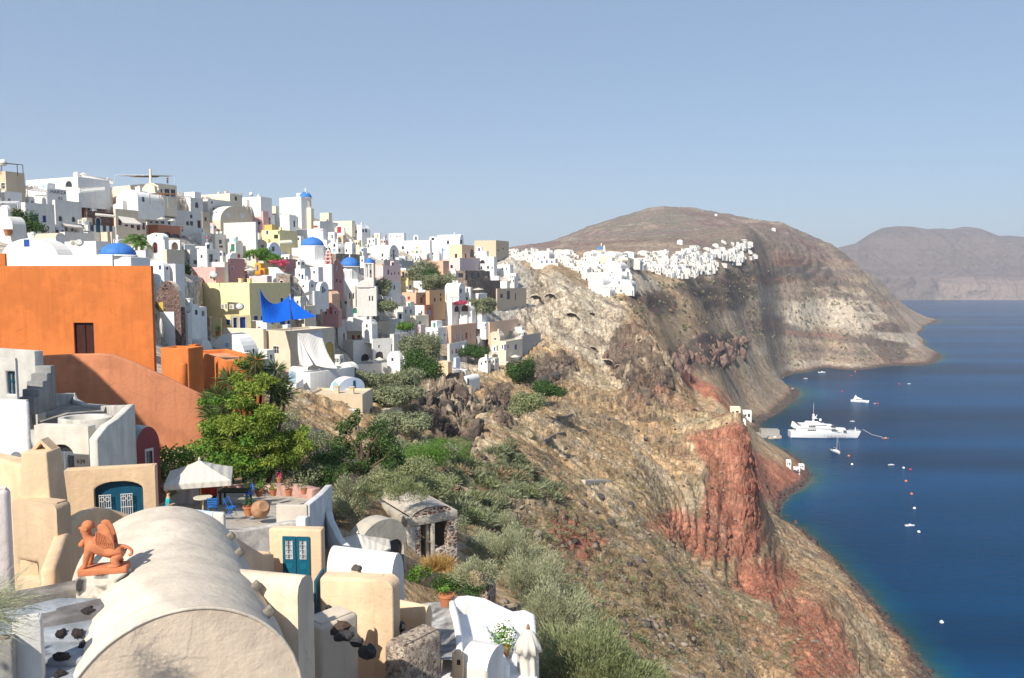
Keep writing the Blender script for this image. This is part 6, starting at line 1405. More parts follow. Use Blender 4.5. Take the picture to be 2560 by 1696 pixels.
for n_, (y_, p, c, desc, pi_, rz, s) in enumerate(SPOTS):
    pr = protos[c][pi_]; lab = ('tiny cream house in the ' if c == 'cr' else 'tiny white house in the ')+desc
    if n_ < BUDGET:
        if (c, pi_) not in usedp: usedp.add((c, pi_)); o = pr; o.location = p; o.rotation_euler = (0, 0, rz); o.scale = (s,)*3; o['label'] = lab; o['group'] = desc
        else: o = copy_tree(pr, p, rz, lab, s, desc)
    else:
        me = pr.children[0].data; Mx = Matrix.Translation(p) @ Matrix.Rotation(rz, 4, 'Z') @ Matrix.Scale(s, 4); REST.add([Mx @ v_.co for v_ in me.vertices], [tuple(f.vertices) for f in me.polygons])
        for w_ in pr.children[1:]: RESTW.add([Mx @ v_.co for v_ in w_.data.vertices], [tuple(f.vertices) for f in w_.data.polygons])
    TOWN.append(p)
if REST.v:
    ft = REST.build('distant_houses', plaster((.63, .615, .58))); ft['kind'] = 'stuff'; ft = RESTW.build('distant_windows', GLASS); ft['kind'] = 'stuff'
for c in protos:
    for i, o in enumerate(protos[c]):
        if (c, i) not in usedp:
            for ch_ in list(o.children): bpy.data.objects.remove(ch_)
            bpy.data.objects.remove(o)
p = hit(1503, 640, 200) or P(1503, 640, 480)
domed('domed_church', 'far little church with a blue dome and cream walls on the distant ridge', 1503, 642, p.y, 8.5, 616, 626, 8, 637, 8, (), (1494, 1513, 634), None, 1.5, 'k', 'cr', 6)
q = LP(1510, 640, p.y-4); t = thing('bell_tower', 'far slim cream bell tower beside the distant blue dome', 'bell tower', q.o); m = q.m
b = MB().box(-m(3), m(3), -1, 1, -2, m(17)); b.box(-m(2), m(2), -.8, .8, m(17)+.01, m(24)); b.build('tower', plaster(PAL['cr']), t); MB().lathe([(m(2), m(24)), (.05, m(28))], 8).build('cap', plaster(PAL['oc']), t)
for u, v, lab in ((1934,577,'lonely white chapel high on the shoulder of the far hill'), (1790,540,'white dome building on the far summit ridge'), (1700,610,'pair of white cottages on the bare far hillside')):
    p = hit(u, v, 600)
    if p:
        t = thing('house', lab, 'house', p, R(-20)); t.scale = (.7,)*3; b = MB().box(-3.5, 3.5, -3, 3, -4, 3); b.prism([(3.5*math.cos(math.pi*k/8), -3, 3+2.4*math.sin(math.pi*k/8)) for k in range(9)], (0, 6, 0)); b.build('walls', WH, t)
# ------------------------------------------------------------------ boats
BW = flat((.80, .80, .78), .3, .05, 1, 0, .5); DK = flat((.02, .025, .035), .15, .1, 2, 0, .6)
def hull(mb, Lh, B, zk, zs0, zs1, n=14, bow=1.25):
    """lofted hull along +x, stern at 0"""
    secs = []
    for i in range(n+1):
        t = i/n; x = Lh*t; w = B/2*(1-max(0, (t-.45)/.55)**bow*.985)*(.86+.14*min(1, t*4)); zt = zs0+(zs1-zs0)*t**1.6; fl = .55+.35*(1-t)
        secs.append([(x-(.06*Lh*t if False else 0), -w, zt), (x-.02*Lh*t*t, -w*.97, zt*.45), (x-.05*Lh*t*t, -w*fl, zk*.2), (x-.07*Lh*t*t, 0, zk), (x-.05*Lh*t*t, w*fl, zk*.2), (x-.02*Lh*t*t, w*.97, zt*.45), (x, w, zt)])
    b = len(mb.v); k = 7
    for s in secs: mb.v.extend(s)
    for i in range(n):
        for j in range(k-1): mb.f.append((b+i*k+j, b+(i+1)*k+j, b+(i+1)*k+j+1, b+i*k+j+1))
        mb.f.append((b+i*k+k-1, b+(i+1)*k+k-1, b+(i+1)*k, b+i*k))
    mb.f.append(tuple(b+j for j in range(k))); return mb
def deck(mb, x0, x1, w0, w1, z0, z1, rake0=.0, rake1=.0, n=5):
    lo = [(x0, -w0/2), (x1-(x1-x0)*.18, -w1/2), (x1, -w1*.22), (x1, w1*.22), (x1-(x1-x0)*.18, w1/2), (x0, w0/2)]
    hi = [(x0+rake0, -w0/2*.96), (x1-(x1-x0)*.18-rake1, -w1/2*.94), (x1-rake1, -w1*.2), (x1-rake1, w1*.2), (x1-(x1-x0)*.18-rake1, w1/2*.94), (x0+rake0, w0/2*.96)]
    k = 6; mb.add([(x, y, z0) for x, y in lo]+[(x, y, z1) for x, y in hi], [tuple(range(5, -1, -1)), tuple(range(6, 12))]+[(i, (i+1) % k, k+(i+1) % k, k+i) for i in range(k)])
def sea_at(u, v): x, y = sea_pt(u, v); return Vector((x, y, 0))
a_, b_ = sea_at(1973, 1092), sea_at(2152, 1095); Ly = (b_-a_).length
t = thing('yacht', 'big white motor yacht with a tall mast moored stern-to at the quay', 'yacht', a_, math.atan2((b_-a_).y, (b_-a_).x))
smooth_by_angle(hull(MB(), Ly, 9.5, -1.5, 4.2, 4.9).build('hull', BW, t), 40)
MB().box(.5, Ly*.9, -4.5, 4.5, -.05, .25).build('boot_stripe', flat((.02, .05, .12), .4), t)
b = MB(); deck(b, 4, Ly*.80, 8.6, 7.4, 4.2, 6.7, 0, 1.4); bevel(b.build('main_deck', BW, t), .2)
b = MB(); deck(b, 6.5, Ly*.64, 8.0, 6.4, 6.9, 9.1, .6, 3.0); bevel(b.build('upper_deck', BW, t), .2)
b = MB(); b.box(4.5, Ly*.62, -4.4, 4.4, 6.705, 6.88); b.box(6, Ly*.5, -4, 4, 9.105, 9.3); b.build('deck_overhang', BW, t)
b = MB(); deck(b, 10, Ly*.46, 5.6, 3.6, 9.31, 10.9, 1.2, 3.2); bevel(b.build('sun_deck', BW, t), .2)
for k in range(5): MB().box(11+k*1.15, 11.85+k*1.15, -4.42, -4.25, 5.1, 6.0).build('window', DK, t)
for k in range(4): MB().box(12+k*1.15, 12.85+k*1.15, -4.1, -3.9, 7.5, 8.5).build('window', DK, t)
for k in range(4): MB().box(27+k*1.15, 27.85+k*1.15, -4.2, -3.6, 5.0, 5.9).build('window', DK, t)
for k in range(2): MB().box(35+k*1.1, 35.8+k*1.1, -4.0, -3.0, 4.9, 5.6).build('window', DK, t)
for k in range(6): MB().lathe([(.22, 0), (.22, .06)], 10).build('porthole', DK, t).matrix_local = Matrix.Translation((22+k*2.4, -4.78+.05*k, 2.4)) @ Matrix.Rotation(R(90), 4, 'X')
b = MB(); deck(b, Ly*.56, Ly*.645, 6.2, 5.6, 7.6, 8.5, 0, 1.0); b.build('bridge_window', DK, t)
b = MB(); b.box(15.2, 16.4, -.6, .6, 10.9, 16); b.tube([(15.8, 0, 16), (15.8, 0, 23.5)], .08); b.box(15, 18.2, -1.6, 1.6, 13.0, 13.25); b.tube([(17, 0, 13.25), (18.3, 0, 15.5)], .25); b.lathe([(.7, 11.2), (.95, 11.9), (.7, 12.7), (.05, 13)], 14, (20.5, 0, 0)); b.lathe([(.4, 13.3), (.55, 13.8), (.05, 14.3)], 10, (17.6, 1, 0)); b.build('mast', BW, t)
b = MB(); b.prism([(1.5, -2.5, 6.7), (6.5, -2.5, 6.9), (3.2, -2.5, 10.3), (2.2, -2.5, 10.3)], (0, .4, 0)); b.prism([(1.5, 2.1, 6.7), (6.5, 2.1, 6.9), (3.2, 2.1, 10.3), (2.2, 2.1, 10.3)], (0, .4, 0)); b.build('radar_arch', BW, t)
b = MB(); b.tube([(Ly*.84, -2.6, 5.2), (Ly*.97, -.4, 5.6)], .05); b.tube([(Ly*.84, 2.6, 5.2), (Ly*.97, .4, 5.6)], .05); b.tube([(Ly*.92, 0, 4.8), (Ly*.92, 0, 7.2)], .3); b.build('rail', BW, t)
a2, b2 = sea_at(2128, 1004), sea_at(2173, 1008); l2 = (b2-a2).length
t = thing('yacht', 'smaller white cruiser yacht anchored alone further out in the bay', 'yacht', a2, math.atan2((b2-a2).y, (b2-a2).x))
smooth_by_angle(hull(MB(), l2, 4.6, -.6, 1.7, 2.3).build('hull', BW, t), 40); b = MB(); deck(b, 2, l2*.74, 4, 3, 1.7, 3.3, .3, 2.4); bevel(b.build('cabin', BW, t), .12); b = MB(); deck(b, 3, l2*.5, 3.4, 2.4, 3.32, 4.3, .6, 1.6); b.prism([(2.6, -1.6, 3.3), (5, -1.6, 3.4), (3.4, -1.6, 6)], (0, 3.2, 0)); b.build('flybridge', BW, t); b = MB(); deck(b, 4, l2*.68, 4.02, 2.9, 2.3, 2.8, 0, .6); b.build('window_band', DK, t)
a3, b3 = sea_at(2081, 1127), sea_at(2105, 1139); l3 = 11
t = thing('sailboat', 'single-masted white sailboat with bare mast in front of the big yacht', 'sailboat', a3, math.atan2((b3-a3).y, (b3-a3).x))
smooth_by_angle(hull(MB(), l3, 3.4, -.5, 1.1, 1.4).build('hull', BW, t), 40); b = MB(); deck(b, 3.4, 8, 2.2, 1.4, 1.1, 1.7, .2, 1); b.build('cabin', BW, t); b = MB().tube([(6.2, 0, 1.2), (6.2, 0, 15)], .09); b.tube([(6.2, 0, 15), (10.8, 0, 1.4)], .025, 4); b.tube([(6.2, 0, 2.6), (1.6, 0, 2.5)], .09); b.build('mast', flat((.7, .7, .7), .3), t); MB().box(.8, 3.2, -1.3, 1.3, 1.7, 2.1).build('canopy', flat((.02, .025, .05), .7), t)
def dinghy(u0, u1, v, lab, hullc=None, B=1.9):
    a, b = sea_at(u0, v), sea_at(u1, v+.6); l = (b-a).length; t = thing('motorboat', lab, 'boat', a, math.atan2((b-a).y, (b-a).x)); B = min(B, l*.36)
    smooth_by_angle(hull(MB(), l, B, -.25, l*.11, l*.15).build('hull', hullc or BW, t), 40)
    MB().box(l*.12, l*.6, -B*.3, B*.3, l*.10, l*.125).build('cockpit', flat((.35, .33, .30), .7), t); b = MB(); deck(b, l*.42, l*.68, B*.6, B*.4, l*.13, l*.21, l*.03, l*.08); b.build('console', BW, t)
    MB().box(-l*.03, l*.05, -B*.14, B*.14, l*.05, l*.2).build('outboard', flat((.08, .08, .09), .5), t); return t
dinghy(2045, 2064, 932, 'white speedboat anchored near the far shore of the bay', B=3); dinghy(2009, 2019, 947, 'small white dinghy left of the far speedboat'); dinghy(2268, 2277, 960, 'small white boat far right near a pink buoy')
dinghy(2125, 2137, 1054, 'tender with people between the two yachts'); dinghy(2220, 2236, 1163, 'white motorboat alone right of the sailboat', B=2.3); dinghy(2262, 2287, 1315, 'pale dinghy nearest to the viewer in open water', B=2.2)
dinghy(1949, 1958, 944, 'little white rowing boat by the inner bay shore'); dinghy(1975, 1985, 972, 'white rowing boat pulled by the dark rocky point'); dinghy(2205, 2222, 1097, 'orange work boat holding the bow line of the big yacht', flat((.62, .20, .06), .5)); dinghy(1920, 1952, 1097, 'wooden caique tied along the stone quay', flat((.65, .5, .35), .5), 3); dinghy(2184, 2190, 1009, 'tiny white tender trailing the smaller cruiser')
MB_ = [(2105,980,'r'),(2194,1010,'r'),(2248,961,'r'),(2128,940,'r'),(2138,930,'o'),(2276,1175,'r'),(2279,1236,'o'),(2265,1204,'o'),(2286,1272,'w'),(2122,1141,'o'),(2130,1162,'w'),(2297,1331,'w'),(2354,1557,'w'),(2259,1171,'w')]
BL = ['red buoy left above the smaller cruiser yacht','red buoy at the bow of the smaller cruiser','pink-red buoy beside the far right boat','red buoy in the upper part of the bay','orange buoy highest up in the bay','red buoy right below the lone motorboat','larger orange buoy in the middle of the open water','small orange float between the red and larger orange buoys','white buoy below the larger orange buoy','orange buoy by the sailboat bow','white float below the sailboat','white float right of the nearest pale dinghy','white buoy nearest the dark shore rocks','tiny white float between the motorboat and red buoy']
for (u, v, c), lab in zip(MB_, BL):
    p = sea_at(u, v); r = .55+.0009*p.y*.4
    t = thing('buoy', lab, 'buoy', p); mt_ = flat(dict(r=(.6, .03, .04), o=(.75, .22, .05), w=(.8, .8, .78))[c], .4); MB().lathe([(r*math.cos(math.pi*(k/10-.5)), r*.85*math.sin(math.pi*(k/10-.5))+r*.25) for k in range(1, 10)], 14).build('float', mt_, t, smooth=True); MB().lathe([(r*.2, r*1.0), (r*.2, r*1.3), (.02, r*1.35)], 8).build('cap', mt_, t)
q = sea_at(1876, 1092); b = MB(); e_ = sea_at(1952, 1094); dv = e_-q; l = dv.length; t = thing('quay', 'grey concrete quay with a raised slab where the yacht is moored', 'quay', q, math.atan2(dv.y, dv.x)); MB().box(-6, l, -3, 9, -3, 1.5).build('pier', plaster((.42, .40, .37), .3), t); MB().box(l-13, l-.6, 1, 8, 1.502, 4.6).build('raised_slab', plaster((.40, .38, .35), .3), t)
b = MB(); 
for k in range(4): b.box(l-28+k*3, l-27.8+k*3, 5, 5.2, 1.5, 5)
b.box(l-28.2, l-18.6, 4.6, 7, 5.002, 5.3); tag(b.build('boat_lift', flat((.18, .36, .38), .6), None, False, q), 'turquoise steel boat lift frame on the quay', 'boat lift').rotation_euler = (0, 0, math.atan2(dv.y, dv.x))
b = MB().tube([sea_at(2156, 1088)-q+Vector((0, 0, 4)), sea_at(2180, 1093)-q+Vector((0, 0, 1.6)), sea_at(2206, 1096)-q+Vector((0, 0, .8))], .12, 5); tag(b.build('mooring_line', flat((.6, .6, .58), .8), None, False, q), 'pale mooring line from the big yacht bow to the orange work boat', 'rope')
for u, v, w, h, c, lab in ((1838,1042,26,22,'cr','cream harbour house by the water behind the red cliff'), (1868,1046,22,17,'wh','white harbour house with a dark veranda by the quay'), (1850,1060,30,8,'wh','low white harbour shed below the cream harbour house'), (1972,1165,12,12,'wh','white boathouse on the small red headland'), (1992,1180,16,9,'wh','white hut with a blue door at the tip of the headland'), (2004,1170,14,7,'wh','low white hut with a pinkish roof on the headland')):
    p_ = hit(u, v, 320); y = (p_.y if p_ else sea_at(u, v).y)-3; house(u-w/2, u+w/2, u+w/2+3, v-h, v, c, 'flat', [('w','k',u-w*.2,v-h*.4,w*.2,h*.35),('w','b' if 'blue' in lab else 'k',u+w*.2,v-h*.4,w*.25,h*.5)], lab, 12, y, hb=False, dn=6)
# ------------------------------------------------------------------ the statue: a seated winged sphinx in terracotta
TCM = plaster((.60, .215, .10), .18, 6, rough=.7)
S = 143*14.9/F/448*1.0                      # metres per unit of the sketch the figure was measured on
rot = R(14); pl = thing('sphinx_statue', 'terracotta sphinx statue with woman head and raised wing on the pedestal', 'statue', PED, rot)
b = MB().box(-180*S, 178*S, -75*S, 75*S, 0, 52*S); bevel(b.build('plinth', TCM, pl), .012)
def U(x, z, y=0): return Vector(((x-860)*S, y*S, (600-z)*S+52*S))
def skin(name, chains, mat, parent, sub=2, root=0):
    vs, es, rs = [], [], []
    for ch_ in chains:
        prev = None
        for item in ch_:
            if isinstance(item, int): prev = item; continue
            p, r = item; vs.append(p); rs.append(r)
            if prev is not None: es.append((prev, len(vs)-1))
            prev = len(vs)-1
    me = bpy.data.meshes.new(name); me.from_pydata([tuple(v) for v in vs], es, []); o = bpy.data.objects.new(name, me); COL.objects.link(o)
    if parent is not None: o.parent = parent
    md = o.modifiers.new('skin', 'SKIN'); md.use_smooth_shade = True
    for i, sv in enumerate(me.skin_vertices[0].data): sv.radius = (rs[i], rs[i]) if not isinstance(rs[i], tuple) else rs[i]; sv.use_root = (i == root)
    ss = o.modifiers.new('smooth', 'SUBSURF'); ss.levels = sub; ss.render_levels = sub
    me.materials.append(mat); return o
u_ = S
ch_ = [[(U(945,505), 62*u_), (U(880,470), 56*u_), (U(815,430), 66*u_), (U(755,395), 58*u_), (U(742,345), 33*u_), (U(738,312), 40*u_), (U(733,284), 46*u_), (U(734,260), 42*u_)],
 [2, (U(760,452,-42), 34*u_), (U(742,520,-46), 25*u_), (U(730,585,-46), 20*u_), (U(712,600,-46), 22*u_)], [2, (U(770,452,42), 34*u_), (U(758,520,44), 25*u_), (U(748,585,44), 20*u_), (U(730,600,44), 22*u_)],
 [0, (U(965,520,-46), 50*u_), (U(935,560,-58), 34*u_), (U(985,588,-58), 24*u_), (U(925,592,-58), 22*u_), (U(895,598,-58), 20*u_)], [0, (U(965,520,46), 50*u_), (U(935,560,58), 34*u_), (U(985,588,58), 24*u_), (U(925,592,58), 22*u_), (U(895,598,58), 20*u_)],
 [0, (U(985,455), 24*u_), (U(1010,452), 15*u_), (U(1045,470), 13*u_), (U(1068,495), 13*u_), (U(1066,525), 13*u_), (U(1040,533), 14*u_)]]
bd = skin('body', ch_, TCM, pl)
# face: nose, chin, breast; hair bun
MB().blob(tuple(U(693,284)), (10*u_, 8*u_, 12*u_), 1, .05, 8, 6).build('nose', TCM, bd, True); MB().blob(tuple(U(708,310)), (14*u_, 18*u_, 12*u_), 2, .05, 8, 6).build('chin', TCM, bd, True)
MB().blob(tuple(U(708,408,-26)), (25*u_, 24*u_, 24*u_), 3, .04, 10, 7).build('breast', TCM, bd, True); MB().blob(tuple(U(708,408,26)), (25*u_, 24*u_, 24*u_), 4, .04, 10, 7).build('breast', TCM, bd, True)
hm_ = MB()
hm_.blob(tuple(U(752,262)), (46*u_, 52*u_, 40*u_), 3, .03, 18, 12)
for k in range(22):
    a = -1.4+2.9*k/21; hm_.blob(tuple(U(752-30*math.cos(a)*.5, 290-38*math.cos(a)*.6, 44*math.sin(a))), (13*u_, 12*u_, 12*u_), k, .1, 7, 5)
hm_.blob(tuple(U(790,272)), (19*u_, 20*u_, 18*u_), 9, .08, 10, 7); hm_.build('hair', TCM, bd, True)
for sy in (-1, 1):
    out = [(790,400),(800,350),(830,325),(838,290),(832,262),(845,246),(872,240),(900,252),(920,285),(938,340),(950,400),(957,470),(940,462),(925,440),(905,438),(880,446),(850,440),(820,430)]
    wv_b = MB().prism([U(x, z, sy*46) for x, z in out], (0, sy*16*u_, 0))
    w_ = bevel(wv_b.build('wing', TCM, bd), 5*u_)
    fe = MB()
    for k in range(9):
        x0 = 815+14*k; fe.tube([U(x0*.5+840*.5+k*2, 300+k*6, sy*64), U(x0+4, 370+4*k, sy*66), U(x0+14, 425+3*k, sy*62)], [3.5*u_, 6*u_, 2*u_], 5)
    fe.build('feathers', TCM, w_)
# ------------------------------------------------------------------ foliage
def cards(C, size, nrm=None, asp=1.0, jit=1.0):
    """leaf quads at points C with random orientation"""
    n = len(C); a = nrng.normal(size=(n, 3)); 
    if nrm is not None: a = a*jit+nrm*1.0
    a /= np.linalg.norm(a, axis=1, keepdims=True); t = nrng.normal(size=(n, 3)); t -= (t*a).sum(1, keepdims=True)*a; t /= np.linalg.norm(t, axis=1, keepdims=True); b = np.cross(a, t)
    s = (np.asarray(size)*nrng.uniform(.6, 1.3, n))[:, None]; t = t*s*asp; b = b*s
    V = np.stack([C-t, C-b*.55, C+t, C+b*.55], 1).reshape(-1, 3); return V, np.arange(4*n).reshape(n, 4)
def blades(base, dirs, length, width):
    n = len(base); d = dirs/np.linalg.norm(dirs, axis=1, keepdims=True); s = np.cross(d, nrng.normal(size=(n, 3))); s /= np.linalg.norm(s, axis=1, keepdims=True)+1e-9
    L = (np.asarray(length)*nrng.uniform(.6, 1.15, n))[:, None]; w = np.asarray(width)*np.ones(n); w = w[:, None]; mid = base+d*L*.55+np.array([0, 0, -.02])*L
    V = np.stack([base-s*w*.4, mid-s*w, base+d*L+np.array([0, 0, -.08])*L, mid+s*w], 1).reshape(-1, 3); return V, np.arange(4*n).reshape(n, 4)
def sph(n): v = nrng.normal(size=(n, 3)); return v/np.linalg.norm(v, axis=1, keepdims=True)
def merge(lst):
    V = np.concatenate([v for v, q in lst]); o = 0; Q = []
    for v, q in lst: Q.append(q+o); o += len(v)
    return V, np.concatenate(Q)
def clumps(specs, n, size, fill=.35, asp=1.0):
    """leaf clumps: ellipsoids (c, r); leaves mostly near their surface"""
    out = []
    for c, r in specs:
        k = int(n*(r[0]*r[1]*r[2])**(2/3.)); d = sph(k); rad = nrng.uniform(fill, 1, k)**.5; p = np.array(c)+d*rad[:, None]*np.array(r)*(1+.18*nrng.normal(size=(k, 1)))
        out.append(cards(p, size, d+np.array([0, 0, .4]), asp, .8))
    return merge(out)
GREEN = leafmat('dark_green', (.025, .06, .012), (.075, .15, .03), 1.6); VINE = leafmat('bright_green', (.05, .13, .015), (.17, .32, .04), 2.2); TAM = leafmat('tamarisk', (.10, .17, .022), (.34, .42, .07), .9); YUC = leafmat('yucca', (.05, .10, .025), (.16, .22, .07), 1.2)
SILV = leafmat('silver_green', (.22, .235, .13), (.45, .46, .29), 1.1); GRYG = leafmat('grey_green', (.12, .145, .072), (.32, .34, .195), .5); DRY = leafmat('dry_brown', (.19, .14, .08), (.40, .31, .18), .6); GOLD = leafmat('dry_gold', (.34, .20, .06), (.55, .36, .13), 2); FERN = leafmat('soft_green', (.15, .18, .075), (.32, .35, .17), 1.5); AGV = leafmat('agave', (.14, .20, .16), (.28, .34, .27), 1)
BARK = flat((.13, .09, .06), .95, .4, 6); PINKF = leafmat('pink_flower', (.45, .04, .10), (.75, .15, .25), 3)
def plant(name, lab, cat, o, parts, trunk=None, group=None):
    t = thing(name, lab, cat, o, 0, group)
    for nm, (V, Q), m in parts: npmesh(nm, V-np.array(o), Q, m, t)
    if trunk: trunk.build('trunk', BARK, t)
    return t
# tamarisk with drooping feathery sprays
o = np.array(P(610, 1190, 45)); sc = 45/F
sp_ = []
tr_ = random.Random(2)
for u, v, r in ((560,1060,46),(610,1010,40),(665,1040,48),(700,1090,50),(735,1120,34),(640,1110,56),(580,1120,44),(540,1090,30),(690,1150,40),(620,1150,44),(600,960,30),(640,980,34),(665,960,22),(740,1085,26),(655,1075,40),(520,1120,22),(595,1045,32),(560,1150,36),(600,1170,34),(650,1175,36),(680,1110,44),(720,1150,34),(750,1110,26),(530,1060,26),(625,1060,40)):
    for k in range(4):
        p = P(u+tr_.uniform(-20, 20), v+tr_.uniform(-16, 16), 45+tr_.uniform(-1.4, 1.4)); sp_.append((p, np.array((r*sc*.62, r*sc*.7, r*sc*.5))))
parts = []; out = []
for c, r in sp_:
    k = int(430*(r[0]/.7)**2); d = sph(k); d[:, 2] = np.abs(d[:, 2])*.9-.2; base = np.array(c)+d*r*nrng.uniform(.2, .85, (k, 1)); out.append(blades(base, d*.8+np.array([0, 0, -.1])+.5*nrng.normal(size=(k, 3)), .34, .030))
    k2 = int(420*(r[0]/.7)**2); d2 = sph(k2); out.append(cards(np.array(c)+d2*r*nrng.uniform(.5, 1.05, (k2, 1)), .055, d2))
tk = MB(); oo = Vector(o)
for (u, v), (a, b_) in (((600, 1120), (612, 1195)), ((660, 1110), (640, 1195)), ((700, 1130), (660, 1200))): tk.tube([P(a, b_, 45)-oo-Vector((0, 0, .8)), P((a+u)/2+4, (v+b_)/2, 45.2)-oo, P(u, v, 45)-oo, P(u+14, v-60, 45)-oo], [.16, .12, .08, .03], 8)
plant('tamarisk_tree', 'olive green feathery tree below the yucca tops, right of the terracotta wall', 'tree', o, [('crown', merge(out), TAM)], tk)
# ivy and grape vine hanging in it and beside it
sp2 = [(P(u, v, d), np.array((r*d/F,)*3)*np.array((1, 1, .8))) for u, v, r, d in ((620,1100,26,43.6),(600,1150,24,43.6),(625,1050,18,43.8),(520,1075,22,44),(508,1005,14,44.5),(540,1000,18,44.6),(590,1000,22,44),(600,905,16,46),(640,1160,22,43.6))]
plant('ivy', 'bright green ivy climbing through the feathery tree', 'climber', P(610,1190,43.6), [('leaves', clumps(sp2, 850, .10), VINE)])
sp3 = [(P(u+9*math.sin(k*2.1), v+5*math.cos(k*1.7), 41+1.2*math.sin(k)), np.array((.62, .6, .5))) for k, (u, v) in enumerate(((395,1160),(415,1140),(435,1150),(450,1135),(470,1125),(490,1130),(505,1120),(520,1140),(400,1185),(425,1175),(455,1165),(480,1160),(540,1150),(560,1160),(390,1130),(410,1205)))]
plant('vine_bush', 'dense bright green vine spilling over the wall left of the tree', 'climber', P(450,1200,41), [('leaves', clumps(sp3, 420, .10), VINE)])
# yucca crowns
yc = [(545,985,1.0),(520,1000,.8),(575,950,1.1),(600,965,1.0),(620,925,1.0),(640,935,.9),(655,945,.9),(690,925,.85),(700,960,1.1),(715,985,1.0),(680,975,.9),(535,1040,1.1),(560,1020,1.0),(590,990,.9),(520,1025,.8),(700,1000,.9),(640,900,.8),(575,1000,.9)]
yl = []; tk = MB(); yo = np.array(P(600, 1190, 46.5)); yv = Vector(yo)
for u, v, s in yc:
    c = P(u, v, 46.2+tr_.uniform(-.7, .7)); k = 130; d = sph(k); d[:, 2] = d[:, 2]*.75+.3; yl.append(blades(np.array(c)+d*.05, d, .95*s, .030)); tk.tube([c-yv, (c-yv)*.9+Vector((0, 0, -1)), (c-yv)*.55+Vector((0, 0, -2.6))], [.07, .09, .12], 6)
plant('yucca', 'spiky yucca with many leaf crowns rising behind the feathery tree', 'yucca', yo, [('leaf_crowns', merge(yl), YUC)], tk)
# broad-leaved dark tree in front of the tan house
fs_ = [(P(u, v, 56+tr_.uniform(-1.2, 1.2)), np.array((r*56/F,)*3)*np.array((1, 1, .85))) for u, v, r in ((860,1070,24),(885,1050,20),(850,1110,26),(880,1130,26),(905,1090,14),(940,1080,26),(965,1100,28),(985,1130,26),(950,1140,26),(920,1150,22),(900,1170,24),(865,1170,22),(840,1140,18),(975,1160,20),(930,1120,20),(895,1105,14),(893,1030,9),(1000,1150,16),(958,1060,12))]
tk = MB(); fo_ = P(905, 1235, 56)
for a, b_ in (((890, 1120), (860, 1060)), ((925, 1120), (950, 1080)), ((905, 1130), (893, 1040)), ((940, 1160), (985, 1130))): tk.tube([Vector((0, 0, -1)), P(905, 1190, 56)-fo_, P(*a, 56)-fo_, P(*b_, 56)-fo_], [.16, .13, .09, .03], 7)
plant('fig_tree', 'dark green broad-leaved tree standing before the tan flat-roofed house', 'tree', fo_, [('crown', clumps(fs_, 1050, .10), GREEN)], tk)
so_ = np.array((-11.6, 7.2, 105.0)); ss_ = [(so_+np.array((tr_.uniform(-1.1, 1.1), tr_.uniform(-.9, .9), 3.4+tr_.uniform(-.9, .9))), np.array((.7, .7, .6))) for k in range(10)]
plant('shade_tree', 'unseen tree added beyond the left edge to throw leafy shade on the vault', 'tree', so_, [('crown', clumps(ss_, 260, .09), GREEN)], MB().tube([(0, 0, -3), (0, 0, 0), (.2, 0, 3.2)], [.16, .12, .07], 7))  # out-of-frame tree added only for its leaf shadow
# individual shrubs close by: (u, v of the foot, half width px, height px, kind, label)
SH = [(1270,1420,105,110,'s','silver-green dome shrub right of the rubble ruin'),(1330,1500,100,120,'s','tall silver-green shrub beside the white terrace parapet'),(1385,1600,110,150,'s','big silver-green shrub right of the closed parasol'),(1345,1560,60,70,'s','silver-green shrub squeezed behind the closed parasol'),(1470,1700,160,150,'f','soft pale green mound at the bottom right of the shrubs'),(1560,1730,120,110,'f','soft pale green mound trailing down to the bottom edge'),(1400,1690,60,70,'s','small grey-green bush under the big silver-green shrub'),
 (1190,1440,60,50,'s','grey-green shrub behind the short rubble wall'),(870,1270,50,90,'s','upright grey-green bush behind the terrace pier wall'),(815,1220,60,70,'d','shady dark bush at the foot of the fig tree'),(850,1300,46,70,'s','fine-leaved grey bush left of the concrete ruin'),(1110,1330,60,60,'g','olive bush right above the concrete ruin corner'),(1060,1180,70,80,'v','fresh green bush on the slope right of the dark tree'),(1120,1150,60,60,'v','yellow-green bush below the dark lava crag'),(1020,1240,50,45,'f','pale spindly weeds behind the arched ruin roof'),(920,1240,36,40,'f','pale weeds climbing by the white wing wall'),
 (1130,1480,60,60,'d','deep green leafy bush in front of the rubble ruin'),(1050,1450,30,46,'v','light green bush beside the white rounded roof'),(1190,1480,30,30,'d','low green plants left of the short rubble wall'),(1095,1420,52,48,'gold','golden dry grass clump at the foot of the ruin'),(1140,1440,40,30,'gold','fallen straw-coloured stalks before the rubble ruin'),(20,1560,80,110,'b','bare pale broom branches at the left edge'),(1420,1500,45,50,'g','thin green stems right of the silver shrubs'),(1450,1540,30,40,'v','small weed with yellow flowers at the path'),(1430,1660,26,36,'v','small fresh green bush among the silver shrubs'),(1250,1330,60,50,'s','grey-green bush above the silver dome shrub'),(1215,1380,50,50,'s','rounded grey bush beside the agave')]
DEP = {}
